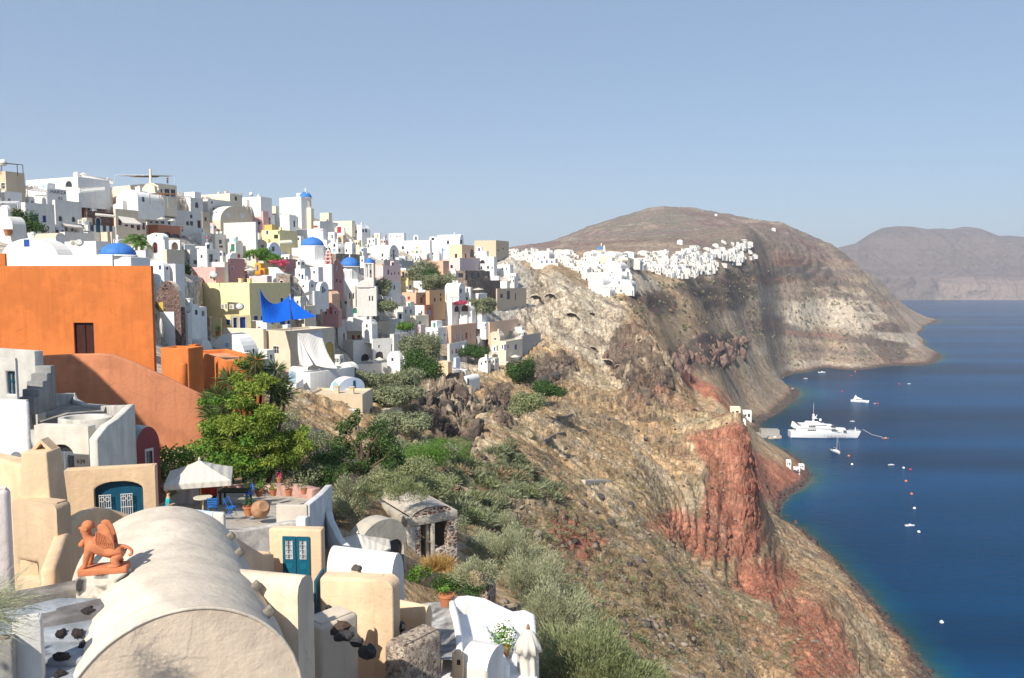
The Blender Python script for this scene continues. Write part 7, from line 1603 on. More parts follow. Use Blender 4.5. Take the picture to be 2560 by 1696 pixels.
for u, v, w, h, kd, lab in SH:
    p = None; dd_ = {870: 44, 815: 46, 850: 43, 1020: 46.5, 920: 44, 1130: 40, 1050: 36, 1190: 38, 1095: 43, 1140: 41, 20: 10.5}.get(u)
    p = P(u, v, dd_) if dd_ else hit(u, min(v, 1800), 20)
    if p is None: p = P(u, v, 35)
    s = p.y/F; rx = w*s; hz = h*s; oo = np.array(p)-np.array((0, 0, .15))
    if kd in 'sf':
        k = int(min(11000, 5200*max(.5, rx*hz/2.0))); d = sph(k); d[:, 2] = np.abs(d[:, 2]); lump = 1+.16*np.sin(d[:, 0]*7+u)+.14*np.sin(d[:, 1]*8+v)+.1*np.sin(d[:, 2]*11); R3 = np.array((rx, rx*.9, hz)); L_ = .16+.05*rx; base = oo+d*R3*lump[:, None]*nrng.uniform(.62, .95, (k, 1)); g = blades(base, d*np.array((1, 1, 1.1))+.35*nrng.normal(size=(k, 3))+np.array((0, 0, .5)), L_, .012+.008*s*35)
        plant('shrub', lab, 'shrub', oo, [('foliage', g, SILV if kd == 's' else FERN)])
    elif kd in ('d', 'v', 'g'):
        sp_ = [(oo+np.array((tr_.uniform(-.7, .7)*rx, tr_.uniform(-.6, .6)*rx, hz*tr_.uniform(.25, .75))), np.array((rx*.5, rx*.5, hz*.34))) for k in range(9)]
        plant('shrub', lab, 'shrub', oo, [('foliage', clumps(sp_, 620, .07), dict(d=GREEN, v=VINE, g=GRYG)[kd])])
    elif kd == 'gold':
        k = 1600; d = sph(k); d[:, 2] = np.abs(d[:, 2])+.5; base = oo+np.stack([nrng.uniform(-1, 1, k)*rx*.5, nrng.uniform(-1, 1, k)*rx*.4, 0*d[:, 0]], 1); plant('dry_grass', lab, 'dry grass', oo, [('stalks', blades(base, d, hz*1.0, .012), GOLD)])
    else:
        k = 380; ang = nrng.uniform(-.5, 1.2, k); d = np.stack([np.cos(ang), nrng.normal(size=k)*.4, np.sin(ang)*.75], 1); base = np.array(P(-60, 1540, 10.4))+nrng.normal(size=(k, 3))*np.array((.1, .2, .14)); g1 = blades(base, d, .75, .004); k2 = 900; i = nrng.integers(0, k, k2); f = nrng.uniform(.4, 1, (k2, 1)); b2_ = base[i]+d[i]/np.linalg.norm(d[i], axis=1, keepdims=True)*.6*f; g2 = blades(b2_, d[i]+.6*nrng.normal(size=(k2, 3)), .10, .003); plant('broom_bush', lab, 'bush', np.array(P(-40, 1600, 10.4)), [('branches', merge([g1, g2]), SILV)])
p = hit(1183, 1368, 30); d = sph(46); d[:, 2] = np.abs(d[:, 2])+.25; V, Q = blades(np.array(p)+d*.05, d, 1.0, .07); plant('agave', 'blue-grey agave rosette on the slope right of the ruin', 'agave', np.array(p), [('leaves', (V, Q), AGV)])
def palm(u, v, d, r, lab):
    p = P(u, v, d); out = []; k = 26
    for i in range(k):
        a = 2*math.pi*i/k; el_ = random.Random(i).uniform(-.1, 1.1); n = 24; t_ = np.linspace(.1, 1, n); x = np.outer(t_*r*math.cos(el_)*.9, [math.cos(a), math.sin(a), 0]); x[:, 2] = r*(math.sin(el_)*t_-.55*t_**2); side = np.array([-math.sin(a), math.cos(a), -.3])
        for sg in (-1, 1): out.append(blades(np.array(p)+x, np.tile(side*sg, (n, 1))+.5*np.array([math.cos(a), math.sin(a), 0]), r*.34, .03))
    tk = MB().tube([(0, 0, -r*1.2), (0, 0, 0)], [.28, .2], 8); plant('palm', lab, 'palm tree', np.array(p), [('fronds', merge(out), VINE)], tk)
palm(340, 600, 138, 2.4, 'bright green fan palm left of the white chapel'); palm(355, 612, 134, 1.7, 'smaller palm in front of the fan palm')
def bush(u, v, d, rx, rz, mat, lab, nm='shrub', cat='shrub', lf=.16, n=260):
    oo = np.array(P(u, v, d)); sp_ = [(oo+np.array((tr_.uniform(-.7, .7)*rx, tr_.uniform(-.5, .5)*rx, rz*tr_.uniform(.2, .8))), np.array((rx*.5, rx*.5, rz*.42))) for k in range(8)]
    return plant(nm, lab, cat, oo, [('foliage', clumps(sp_, n, lf), mat)])
bush(66, 590, 118, 2.0, 3.6, GREEN, 'dark green creeper spilling down beside the curved white house', 'creeper', 'climber'); bush(85, 580, 117, 1.6, 1.5, GREEN, 'dark bush right of the hanging creeper'); bush(625, 512, 262, 4.0, 2.0, GREEN, 'green trellis canopy on the skyline terrace', 'trellis_vine', 'climber', .3, 120)
bush(652, 646, 188, 3.4, 2.2, VINE, 'bright green creeper on the wall below the tan vaulted house', 'creeper', 'climber', .2); bush(672, 655, 187, 3.0, 1.6, VINE, 'yellow-green creeper continuing right along the beige stair wall', 'creeper', 'climber', .2); bush(700, 664, 185, 2.0, 1.2, PINKF, 'pink bougainvillea on the beige stepped wall', 'bougainvillea', 'flowering shrub', .18); bush(467, 700, 146, 1.5, 2.8, GREEN, 'dark green creeper hanging on the long pink wall', 'creeper', 'climber', .2)
bush(1150, 762, 252, 2.2, 1.2, PINKF, 'red flowers on the round-arched porch of the white stairway house', 'flowers', 'flowering shrub', .2)
for u, v, d, rx, rz, mt_, lab in ((945,780,215,5,3.0,GRYG,'grey-brown scrub mound under the bell tower'),(812,822,206,3.4,2.4,GRYG,'grey scrub mound above the beige arched niche'),(955,735,216,2.5,4,GRYG,'scrub on the bank left of the curved gable house'),(1030,715,266,4,6,GRYG,'grey-green scrub right of the ochre arched house'),(1060,690,280,5,5,GRYG,'scrub clump below the cave mouth'),(1075,712,268,4,4.5,GREEN,'green bush under the salmon wing'),(1100,720,265,6,4,GRYG,'broad scrub slope above the orange-tan house'),(1205,780,258,4.4,4.2,GRYG,'big round grey-green bush left of the stone stairway'),(1180,892,236,5.5,3.4,GREEN,'green bush at the right of the stair-foot house'),(1012,828,206,2.6,2,VINE,'bright green bush in the rocky gully'),(1060,940,150,4,4.4,GREEN,'dark green bush left of the zigzag steps'),(1052,900,190,4.6,6,GRYG,'tall grey-brown scrub bank left of the salmon rock wall'),(930,970,140,5,2.6,GRYG,'wide grey-green scrub mound below the long basement wall'),(985,960,142,4.6,2.6,GRYG,'scrub mound right of the wide one under the terrace end'),(915,1010,126,3.6,2.2,GRYG,'olive scrub dome right of the tan flat roof'),(985,1010,124,4.2,2.6,GRYG,'large grey-green dome left of the lava crag'),(1010,1080,104,3.6,2.2,GRYG,'lower grey-green scrub dome under the lava crag'),(1080,1150,96,3.2,2.0,GRYG,'scrub dome at the foot of the lava crag'),(1300,955,190,3.4,5,GREEN,'dark green young trees below the parasol terrace'),(1370,985,176,4,2.6,GREEN,'green thorn bush on the slope below the black boulders'),(1320,1030,140,3,3,FERN,'green bush beside the dry stream bed')):
    bush(u, v, d, rx, rz, mt_, lab, lf=.1+d*.0006, n=min(420, int(52000/d)))
wallpath('stone_wall', 'tall dark grey stone wall behind the feathery tree', [(742,1075,62),(765,1068,61),(800,1078,60)], 5, .8, stone((.10, .095, .09), (.26, .24, .22), (.20, .19, .18), 1.8), bevelw=.05)
for u, v, d, rx, rz, mt_, lab in ((700,1075,58,1.6,1.4,GRYG,'dry scrub behind the crown of the feathery tree'),(770,1130,57,1.8,1.3,GRYG,'grey scrub at the base of the dark grey stone wall'),(790,1180,52,1.7,1.5,GREEN,'shaded green bush left of the dark tree trunk'),(760,1200,46,1.6,1.1,GRYG,'grass-grey bush above the terrace planter'),(720,1180,48,1.3,1.3,GREEN,'dark undergrowth beneath the feathery tree'),(640,1195,44,1.2,.9,GREEN,'dark leafy undergrowth by the pots'),(1010,1190,64,2.6,1.5,FERN,'soft green scrub right of the dark tree'),(1080,1230,62,2.2,1.4,FERN,'soft green scrub above the ruin roof'),(960,1225,52,1.7,1.2,FERN,'pale leafy weeds right above the arched ruin roof')):
    bush(u, v, d, rx, rz, mt_, lab, lf=.075, n=700)
# ------------------------------------------------------------------ ground cover: scrub and loose stones over the whole slope, too many to count
def scatter(n, poly, dmin, dmax, seed):
    r = random.Random(seed); out = []; us = [p[0] for p in poly]; vs = [p[1] for p in poly]; tries = 0
    while len(out) < n and tries < n*4:
        tries += 1; u, v = r.uniform(min(us), max(us)), r.uniform(min(vs), max(vs))
        if not inpoly(u, v, poly): continue
        p = hit(u, v, dmin)
        if p is None or p.y > dmax or p.z < 2: continue
        out.append((p, r.random(), u, v))
    return out
SLOPE = [(x*K, y*K) for x, y in ((830,930),(1000,900),(1100,880),(1210,700),(1330,660),(1450,700),(1560,830),(1700,980),(1760,1260),(2120,1568),(1180,1568),(1150,1330),(1060,1180),(950,1100),(860,1000))]
def density(u, v): return fbm(np.array([u/55.]), np.array([v/40.]), 3, 111)[0]*2+.5
def clumpmesh(pts, rad, nb, mats_w, ln):
    groups = {}
    for p, q, u, v in pts:
        g = 0 if q < mats_w[0] else 1 if q < mats_w[1] else 2
        r = rad*(.5+1.1*((q*7.3) % 1)); k = nb; d = sph(k); d[:, 2] = np.abs(d[:, 2])*.9+.05; base = np.array(p)+d*np.array((r, r, r*.6))*nrng.uniform(.3, .8, (k, 1)); groups.setdefault(g, []).append(blades(base, d+.4*nrng.normal(size=(k, 3))+np.array((0, 0, .25)), r*ln*.8, r*.045))
    return groups
veg = {}
near_ = [x for x in scatter(1500, SLOPE, 40, 150, 1) if density(x[2], x[3]) > (.40 if x[2] < 1350 else .50)]; mid_ = [x for x in scatter(3600, SLOPE, 60, 330, 2) if x[0].y > 70 and density(x[2], x[3]) > (.42 if x[2] < 1400 else .50)]
GREENZ = [(x*K, y*K) for x, y in ((860,1000),(1000,1060),(1120,1080),(1170,1010),(1230,1090),(1300,1140),(1270,1165),(1200,1150),(1120,1220),(1060,1200),(950,1130))]
zone_ = scatter(240, GREENZ, 50, 200, 5)
for pts, rd_, nb, mw_ in ((near_, .42, 100, (.4, .94)), (mid_, .52, 40, (.26, .95)), (zone_, 1.0, 210, (.78, .92))):
    for g, l in clumpmesh(pts, rd_, nb, mw_, .75).items(): veg.setdefault(g, []).extend(l)
FAR_ = [(x*K, y*K) for x, y in ((1330,620),(1500,600),(1700,620),(1900,640),(2060,740),(2120,820),(1800,850),(1700,880),(1560,800),(1440,720))]
farp = [x for x in scatter(1300, FAR_, 300, 1300, 3) if x[0].y > 330 and density(x[2]*2, x[3]*2) > .42]
for p, q, u, v in farp:
    r = (.5+1.1*((q*5.1) % 1))*(p.y/600)**.5; d = sph(14); d[:, 2] = np.abs(d[:, 2]); veg.setdefault(1 if q < .5 else 0, []).append(cards(np.array(p)+d*r*.7, r*.7, d))
for g, nm, m_ in ((0, 'scrub', GRYG), (1, 'scrub', DRY), (2, 'scrub', FERN)):
    if g in veg: V, Q = merge(veg[g]); o_ = npmesh(nm, V, Q, m_); o_['kind'] = 'stuff'
def gridscatter(n, poly, dmin, dmax):
    q_ = np.array(poly); u_f, v_f = proj(XG, YG, ZG); m_ = (u_f > q_[:, 0].min()) & (u_f < q_[:, 0].max()) & (v_f > q_[:, 1].min()) & (v_f < q_[:, 1].max()) & (YG > dmin) & (YG < dmax) & (ZG > 3)
    jj, ii = np.nonzero(m_); k = nrng.integers(0, len(jj), n*3); P3 = np.stack([XG[jj[k], ii[k]], YG[jj[k], ii[k]], ZG[jj[k], ii[k]]], -1); uu, vv = u_f[jj[k], ii[k]], v_f[jj[k], ii[k]]
    ok = np.array([inpoly(a, b, poly) for a, b in zip(uu, vv)]); return P3[ok][:n], uu[ok][:n], vv[ok][:n]
tp, tu, tv = gridscatter(9000, SLOPE, 50, 330)
for g, frac in ((0, .4), (1, 1.0)):
    sel = (nrng.random(len(tp)) < .22) if g == 0 else ~sel_
    sel_ = sel; p_ = np.repeat(tp[sel], 9, axis=0); d = sph(len(p_)); d[:, 2] = np.abs(d[:, 2])+.2; rr_ = np.repeat(nrng.uniform(.14, .42, sel.sum()), 9)
    V, Q = blades(p_+d*rr_[:, None]*.4, d, rr_, rr_*.10); o_ = npmesh('dry_tufts', V, Q, GRYG if g == 0 else DRY); o_['kind'] = 'stuff'
def rocks(pts, rmin, rmax):
    ico = [(0,0,1)]+[(math.cos(a)*.9, math.sin(a)*.9, .35) for a in np.arange(5)*1.2566]+[(math.cos(a+.63)*.9, math.sin(a+.63)*.9, -.35) for a in np.arange(5)*1.2566]+[(0,0,-1)]
    fc = [(0,1+i,1+(i+1)%5) for i in range(5)]+[(1+i,6+i,1+(i+1)%5) for i in range(5)]+[(1+(i+1)%5,6+i,6+(i+1)%5) for i in range(5)]+[(11,6+(i+1)%5,6+i) for i in range(5)]
    ico = np.array(ico); fc = np.array(fc); Vs, Qs = [], []
    for i, (p, q, u, v) in enumerate(pts):
        r = rmin+(rmax-rmin)*q**4; A_ = ico*(1+.25*nrng.normal(size=(12, 1)))*r*np.array((1, .8, .6)); a = q*50; Rm = np.array(((math.cos(a), -math.sin(a), 0), (math.sin(a), math.cos(a), 0), (0, 0, 1))); Vs.append(A_@Rm.T+np.array(p)); Qs.append(fc+12*i)
    return np.concatenate(Vs), np.concatenate(Qs)
HULLS = []
def mkhull(seed):
    g = np.random.default_rng(seed); bm = bmesh.new(); p = g.normal(size=(15, 3)); p /= np.linalg.norm(p, axis=1, keepdims=True); p *= g.uniform(.72, 1.1, (15, 1))
    for q in p: bm.verts.new(q)
    bmesh.ops.convex_hull(bm, input=bm.verts); bmesh.ops.delete(bm, geom=[v for v in bm.verts if not v.link_faces], context='VERTS'); bmesh.ops.triangulate(bm, faces=bm.faces); bmesh.ops.subdivide_edges(bm, edges=bm.edges, cuts=3, use_grid_fill=True); bmesh.ops.triangulate(bm, faces=bm.faces)
    V = np.array([v.co[:] for v in bm.verts]); bm.verts.index_update(); Fc = np.array([[v.index for v in f.verts] for f in bm.faces]); bm.free(); return V*(1+.06*g.normal(size=(len(V), 1))), Fc
HULLS = [mkhull(i) for i in range(14)]
def crag(name, poly, n, r0, r1, mat, seed, dmin, dmax, tall=1.0, sink=.35):
    q_ = [(a*K, b*K) for a, b in poly]; pts = scatter(n, q_, dmin, dmax, seed); Vs, Fs = [], []; nv = 0
    for i, (p, q, u, v) in enumerate(pts):
        r = r0+(r1-r0)*q**3; V_, F_ = HULLS[i % 14]; an = q*40; ca_, sa_ = math.cos(an), math.sin(an); w = V_*np.array((r*(.7+.7*((q*3.7) % 1)), r*(.7+.5*((q*9.1) % 1)), r*tall)); w = w@np.array(((ca_, sa_, 0), (-sa_, ca_, 0), (.25*math.sin(an*3), .2, 1)))
        Vs.append(w+np.array(p)-np.array((0, 0, r*tall*(sink-.1)))); Fs.append(F_+nv); nv += len(V_)
    if not Vs: return
    o_ = npmesh(name, np.concatenate(Vs), np.concatenate(Fs), mat); o_['kind'] = 'structure'
def rockmat(c1, c2, c3, sc=.35):
    m, nt, b = newmat('rock_'+str(len(bpy.data.materials))); ge = N(nt, 'ShaderNodeNewGeometry'); q = N(nt, 'ShaderNodeTexNoise'); q.inputs['Scale'].default_value = sc; q.inputs['Detail'].default_value = 8; q.inputs['Roughness'].default_value = .7; nt.links.new(ge.outputs['Position'], q.inputs['Vector'])
    cr = N(nt, 'ShaderNodeValToRGB'); e = cr.color_ramp.elements; e[0].position = .34; e[1].position = .66; e[0].color = (*c1, 1); e[1].color = (*c3, 1); e.new(.5).color = (*c2, 1); nt.links.new(q.outputs['Fac'], cr.inputs[0])
    # pale dust settles on the faces that look up
    sx = N(nt, 'ShaderNodeSeparateXYZ'); nt.links.new(ge.outputs['Normal'], sx.inputs[0]); mr_ = N(nt, 'ShaderNodeMapRange'); mr_.inputs['From Min'].default_value = .45; mr_.inputs['From Max'].default_value = .95; mr_.inputs['To Max'].default_value = .3; nt.links.new(sx.outputs['Z'], mr_.inputs['Value'])
    mx = N(nt, 'ShaderNodeMixRGB'); nt.links.new(mr_.outputs[0], mx.inputs[0]); nt.links.new(cr.outputs[0], mx.inputs[1]); mx.inputs[2].default_value = (.36, .28, .19, 1); nt.links.new(mx.outputs[0], b.inputs['Base Color']); b.inputs['Roughness'].default_value = 1; b.inputs['Specular IOR Level'].default_value = .08
    bump(nt, b, q.outputs['Fac'], .8, .8); return m
LAVM = rockmat((.035, .03, .028), (.09, .07, .06), (.20, .15, .115)); REDM = rockmat((.15, .055, .04), (.27, .105, .07), (.36, .17, .115), .5); BRM = rockmat((.08, .055, .05), (.17, .10, .085), (.27, .20, .16), .3); TUM = rockmat((.30, .25, .19), (.46, .39, .30), (.55, .48, .38), .25); GRM = rockmat((.07, .065, .068), (.15, .135, .13), (.26, .21, .17), .25)
crag('lava_crag', [(975,915),(1060,885),(1108,930),(1104,1010),(1088,1070),(1060,1058),(1010,1008),(955,985),(940,955)], 170, .5, 2.7, LAVM, 21, 80, 240, 1.4, .6)
crag('lava_crag', [(1125,905),(1178,895),(1198,955),(1170,995),(1135,960)], 60, .5, 2.4, LAVM, 22, 90, 260, 1.2, .75)
crag('lava_crag', [(1140,1195),(1180,1185),(1238,1245),(1240,1325),(1212,1330),(1165,1262)], 90, .4, 1.9, LAVM, 23, 45, 200, 1.0, .7)
crag('lava_crag', [(1190,845),(1325,822),(1325,850),(1240,892),(1205,885)], 90, .5, 2.6, LAVM, 24, 120, 400, 1.0, .75)
crag('rock_peak', [(1405,850),(1440,775),(1480,762),(1535,830),(1565,895),(1530,925),(1455,925),(1432,880)], 90, .8, 5.0, LAVM, 25, 180, 340, 1.5, .75)
crag('red_crag', [(1395,815),(1440,780),(1460,800),(1440,835),(1400,845)], 50, .6, 2.6, BRM, 26, 180, 340, 1.0, .75)
crag('red_crag', [(1545,818),(1600,795),(1660,768),(1718,775),(1730,800),(1690,828),(1640,852),(1570,846)], 80, 1.4, 8, BRM, 27, 320, 800, 1.4, .8)
crag('red_cliff', [(1690,975),(1732,985),(1742,1060),(1756,1180),(1752,1240),(1722,1262),(1712,1180),(1700,1080)], 170, .4, 1.9, REDM, 28, 150, 260, 2.0, .85)
crag('red_cliff', [(1520,1215),(1560,1200),(1640,1190),(1700,1215),(1735,1255),(1720,1290),(1640,1275),(1570,1262)], 140, .3, 1.7, REDM, 29, 100, 240, 1.4, .8)
crag('red_crag', [(1265,1210),(1345,1215),(1390,1262),(1350,1285),(1290,1262)], 30, .3, 1.0, REDM, 30, 50, 200, .8, .7)
rk = scatter(1900, SLOPE, 40, 330, 9); V, Q = rocks(rk, .06, .6); V2, Q2 = rocks(scatter(650, SLOPE, 60, 330, 19), .08, .75); o_ = npmesh('loose_stones', V2, Q2, plaster((.13, .105, .09), .5, .35)); o_['kind'] = 'stuff'; o_ = npmesh('loose_stones', V, Q, plaster((.33, .27, .21), .5, .35)); o_['kind'] = 'stuff'
sho = []
for i in range(len(sh)-14):
    a, b_ = sh[i], sh[i+1]; n_ = int(min(60, math.hypot(b_[0]-a[0], b_[1]-a[1])*1.2))
    for k in range(n_):
        t_ = nrng.random(); x = a[0]+(b_[0]-a[0])*t_+nrng.normal()*2.2; y = a[1]+(b_[1]-a[1])*t_+nrng.normal()*2.2; sho.append((Vector((x, y, max(terrain_z(x, y), -.3))), nrng.random(), 0, 0))
V, Q = rocks(sho, .35, 1.9); o_ = npmesh('shore_rocks', V, Q, plaster((.12, .085, .075), .5, .3)); o_['kind'] = 'stuff'
BO = [(1590,1404,18,'black boulder on the slope beneath the orange soil patch'),(1570,1415,14,'black boulder left of the largest slope boulder'),(1527,1310,15,'flat grey boulder on the upper slope'),(1500,1318,11,'dark round boulder left of the flat grey one'),(1380,1216,13,'dark boulder by the scrub on the mid slope'),(1415,1365,9,'slim dark boulder in the reddish soil'),(1575,1262,11,'brown boulder above the red cliff'),(1500,1243,12,'pale boulder near the white slab wall'),(1455,1260,11,'dark boulder pair on the mid slope'),(1358,950,16,'big dark boulder below the parasol terrace'),(1388,942,15,'black split boulder right of the big dark one'),(1440,1462,10,'round grey boulder near the silver shrubs'),(1660,1440,9,'small dark boulder right on the slope')]
for k, (u, v, r, lab) in enumerate(BO):
    p = hit(u, v, 40)
    if p: rr_ = r*p.y/F; tag(MB().blob((0, 0, 0), (rr_, rr_*.9, rr_*.8), k+60, .28, 9, 6).build('boulder', flat((.085, .078, .075) if k % 4 else (.16, .13, .11), .95, .45, 3), None, False, p), lab, 'boulder')
for pts, lab in (([(1360,1112),(1375,1096),(1395,1088),(1412,1087)], 'curved dry-stone wall with a pale top on the mid slope'), ([(1375,1062),(1395,1052),(1415,1046),(1432,1040)], 'upper dry-stone terrace wall on the mid slope')):
    pp = [(u, v-6, hit(u, v, 60).y) for u, v in pts]; wallpath('stone_wall', lab, pp, 2.2, .5, DRYST, bevelw=.03)
for u, v, w, h, lab in ((1425,790,40,16,'wide dark cave mouth in the pale tuff slope'),(1478,786,20,9,'small cave right of the wide cave mouth'),(1338,748,34,20,'shallow arched cave beside the concrete ruin'),(1375,742,30,15,'second arched cave right of the ruin'),(1480,872,22,10,'low cave slit above the dark rock peak slope'),(1516,905,32,12,'cave with a pale lip left of the dark rock peak'),(1545,916,16,8,'tiny cave right of the pale-lipped cave'),(1032,675,30,26,'big dark cave under the grey retaining wall')):
    p = hit(u, v, 150)
    if p is None: continue
    s = p.y/F; t = thing('cave', lab, 'cave', p-Vector((0, .2*w*s*.5, 0))); w_, h_ = w*s/2, h*s
    ar = [(w_*math.cos(math.pi*k/12), h_*.9*math.sin(math.pi*k/12)**.8-h_*.4) for k in range(13)]
    MB().prism([(x, 0, z) for x, z in ar], (0, .5, 0)).build('mouth', flat((.03, .026, .022), 1), t)  # flat dark face paints the shade inside the cave
    MB().tube([(x*1.05, -.12*w_, z+.05) for x, z in ar], [w_*.10*(1+.4*math.sin(k*2.1+u)) for k in range(13)], 7).build('rock_lip', TUM, t, True)
pp = [(u, 1200, hit(u, 1208, 60).y) for u in (1458, 1490, 1525)]; wallpath('stone_wall', 'long pale slab wall lying across the scrub', pp, 1.0, .8, plaster((.55, .49, .42), .25), bevelw=.04)
pp = [(u, v, hit(u, v+40, 28).y if False else d_) for u, v, d_ in ((1208,1432,40),(1222,1425,40.6),(1228,1424,42))]; wallpath('stone_wall', 'short rubble wall end beside the silver shrubs', pp, 2.2, .5, RBR, bevelw=.04)
for u, v0, v1, lab in ((1843,1469,1428,'thin dark post on the red saddle'),(2148,1685,1638,'thin dark post near the bottom right slope')):
    p = hit(u, v0, 60); h = (v0-v1)*p.y/F; tag(MB().tube([(0, 0, -.5), (0, 0, h)], [.16, .1], 6).build('post', flat((.06, .045, .035), .9), None, False, p), lab, 'post')
# ------------------------------------------------------------------ parasols, chairs, pots, people and roof furniture
POLE = flat((.55, .52, .46), .5); WOOD = flat((.30, .17, .08), .7, .3, 8)
def parasol(u, v, d, rpx, hpx, lab, sides=8, val=.25, mat=None, pole=None, rz=.2, tip=.24):
    """u, v: foot of the pole; rpx half width of the canopy, hpx its full height"""
    o = P(u, v, d); r = rpx*d/F; h = hpx*d/F; t = thing('parasol', lab, 'parasol', o, rz); b = MB(); n = sides
    k1 = 4
    ring_ = []
    for j in range(k1+1):
        f = j/k1; rr = r*f; ring_.append([(rr*math.cos(2*math.pi*(i+.5)/n), rr*math.sin(2*math.pi*(i+.5)/n), h-h*tip*f-.02*r*math.sin(math.pi*f)) for i in range(n)])
    for j in range(k1):
        base = len(b.v); 
        for j2 in (j, j+1): b.v.extend(ring_[j2])
        for i in range(n): b.f.append((base+i, base+(i+1) % n, base+n+(i+1) % n, base+n+i))
    ed = ring_[-1]; 
    for i in range(n): p, q_ = Vector(ed[i]), Vector(ed[(i+1) % n]); b.quad(p, q_, q_+Vector((0, 0, -r*val*.5)), p+Vector((0, 0, -r*val*.5)))
    c = b.build('canopy', mat or CANV, t); sd2 = c.modifiers.new('thickness', 'SOLIDIFY'); sd2.thickness = .02
    MB().tube([(0, 0, 0), (0, 0, h+.1)], max(.03, r*.018), 8).build('pole', pole or POLE, t)
    if d < 60:
        rb = MB()
        for i in range(n): rb.tube([(0, 0, h*.72), (ed[i][0]*.55, ed[i][1]*.55, h-h*tip*.6)], .012, 4)
        rb.build('ribs', POLE, t); MB().lathe([(.05, h), (.07, h+.08), (.02, h+.18)], 10).build('finial', POLE, t)
    return t
parasol(503, 1292, 37.5, 108, 145, 'big square cream parasol over the terrace tables below the tree', 4, .22, CANV, flat((.62, .36, .05), .5), R(18), .27)
parasol(895, 1395, 40, 88, 62, 'pale parasol half hidden behind the white rounded roof', 8, .1, CANV, tip=.5)
PS = [(405,562,172,11,18,'white parasol left on the terracotta terrace'),(431,566,172,10,18,'white parasol right on the terracotta terrace'),(210,458,178,11,26,'beige parasol standing on the long white skyline roof'),(602,690,170,20,26,'large cream parasol left of the orange sculpted house'),(627,692,168,18,22,'second cream parasol in front of the orange sculpted house'),(612,660,180,13,14,'cream parasol beneath the green creeper'),(1020,764,250,12,15,'white parasol on the salmon house terrace'),(1196,734,262,14,14,'round cream parasol on the white terrace block'),(949,918,204,13,25,'cream parasol in the arched recess of the white terrace'),(1288,905,250,13,18,'white parasol upper right of the cream house terrace'),(1262,916,244,12,14,'white parasol lowest below the cream house terrace'),(1232,892,250,10,14,'white parasol left on the cream house terrace'),(925,920,205,10,22,'pale parasol left in the shallow terrace arch'),(222,590,150,11,14,'white and blue parasol by the flower boxes under the awning')]
for u, v, d, r, h, lab in PS: parasol(u, v, d, r, h, lab)
def closed(u, v, d, h, w, lab, tie=False):
    o = P(u, v, d); t = thing('parasol', lab, 'parasol', o); n = 36; b = MB(); prof = [(.10, .0), (.16, .1), (.155, .3), (.15, .5), (.145, .62), (.21, .63), (.17, .75), (.10, .9), (.04, .97)] if tie else [(.10, .1), (.14, .3), (.12, .6), (.05, .95)]
    k = h; 
    for r, z in prof:
        for i in range(n): a = 2*math.pi*i/n; q_ = 1+.16*math.cos(8*a+z*3)*(1 if z < .9 else .3); b.v.append((r*q_*math.cos(a)*w/.32, r*q_*math.sin(a)*w/.32, z*k))
    for j in range(len(prof)-1):
        for i in range(n): b.f.append((j*n+i, j*n+(i+1) % n, (j+1)*n+(i+1) % n, (j+1)*n+i))
    b.f.append(tuple(range((len(prof)-1)*n, len(prof)*n))); b.build('canopy', CANV, t, smooth=True); MB().tube([(0, 0, -.6), (0, 0, k*.98)], .03, 8).build('pole', WOOD, t); MB().lathe([(.05, k*.97), (.06, k*1.0), (.045, k*1.03), (.01, k*1.06)], 12).build('finial', WOOD, t); return t
closed(1320, 1722, 23.6, 1.95, .62, 'closed cream parasol wrapped tight on the white terrace', True)
closed(404, 848, 88, 2.4, .5, 'closed grey-blue parasol beside the right edge of the orange house'); closed(562, 896, 103, 1.1, .4, 'closed cream parasol in front of the turquoise window vault'); closed(269, 456, 180, 1.3, .4, 'closed beige parasol on the skyline railing'); closed(466, 522, 196, 2.0, .5, 'closed white parasol under the grey pergola')
# terrace furniture
BCH = flat((.02, .16, .50), .45, .1, 4)
def chair(u, v, d, rz, lab):
    t = thing('folding_chair', lab, 'chair', P(u, v, d), rz); b = MB()
    for k in range(5): b.box(-.2, .2, -.18+k*.08, -.12+k*.08, .44, .46)
    b.build('seat', BCH, t); b = MB()
    for z in (.6, .7, .8): b.box(-.2, .2, .215, .235, z, z+.06)
    b.build('backrest', BCH, t)
    for s in (-1, 1): MB().tube([(s*.2, -.2, 0), (s*.2, .22, .9)], .016, 6).build('leg', BCH, t); MB().tube([(s*.17, .22, 0), (s*.17, -.18, .45)], .016, 6).build('leg', BCH, t)
chair(532, 1290, 35.2, R(200), 'blue folding chair facing the table under the big parasol'); chair(577, 1292, 35.6, R(80), 'blue folding chair seen from the side at the terrace edge'); chair(622, 1256, 39, R(-60), 'blue folding chair by the dark table')
t = thing('table', 'small round cream table under the big parasol', 'table', P(508, 1282, 36.2)); MB().lathe([(.42, .70), (.42, .74)], 24).build('top', flat((.6, .55, .45), .5), t); MB().tube([(0, 0, 0), (0, 0, .7)], .04).build('leg', POLE, t)
t = thing('table', 'long dark table at the back of the parasol terrace', 'table', P(590, 1262, 39.5)); MB().box(-.75, .75, -.4, .4, .7, .76).build('top', flat((.03, .025, .02), .5), t)
for sx in (-1, 1):
    for sy in (-1, 1): MB().box(*sorted((sx*.7, sx*.62)), *sorted((sy*.36, sy*.28)), 0, .698).build('leg', flat((.03, .025, .02), .5), t)
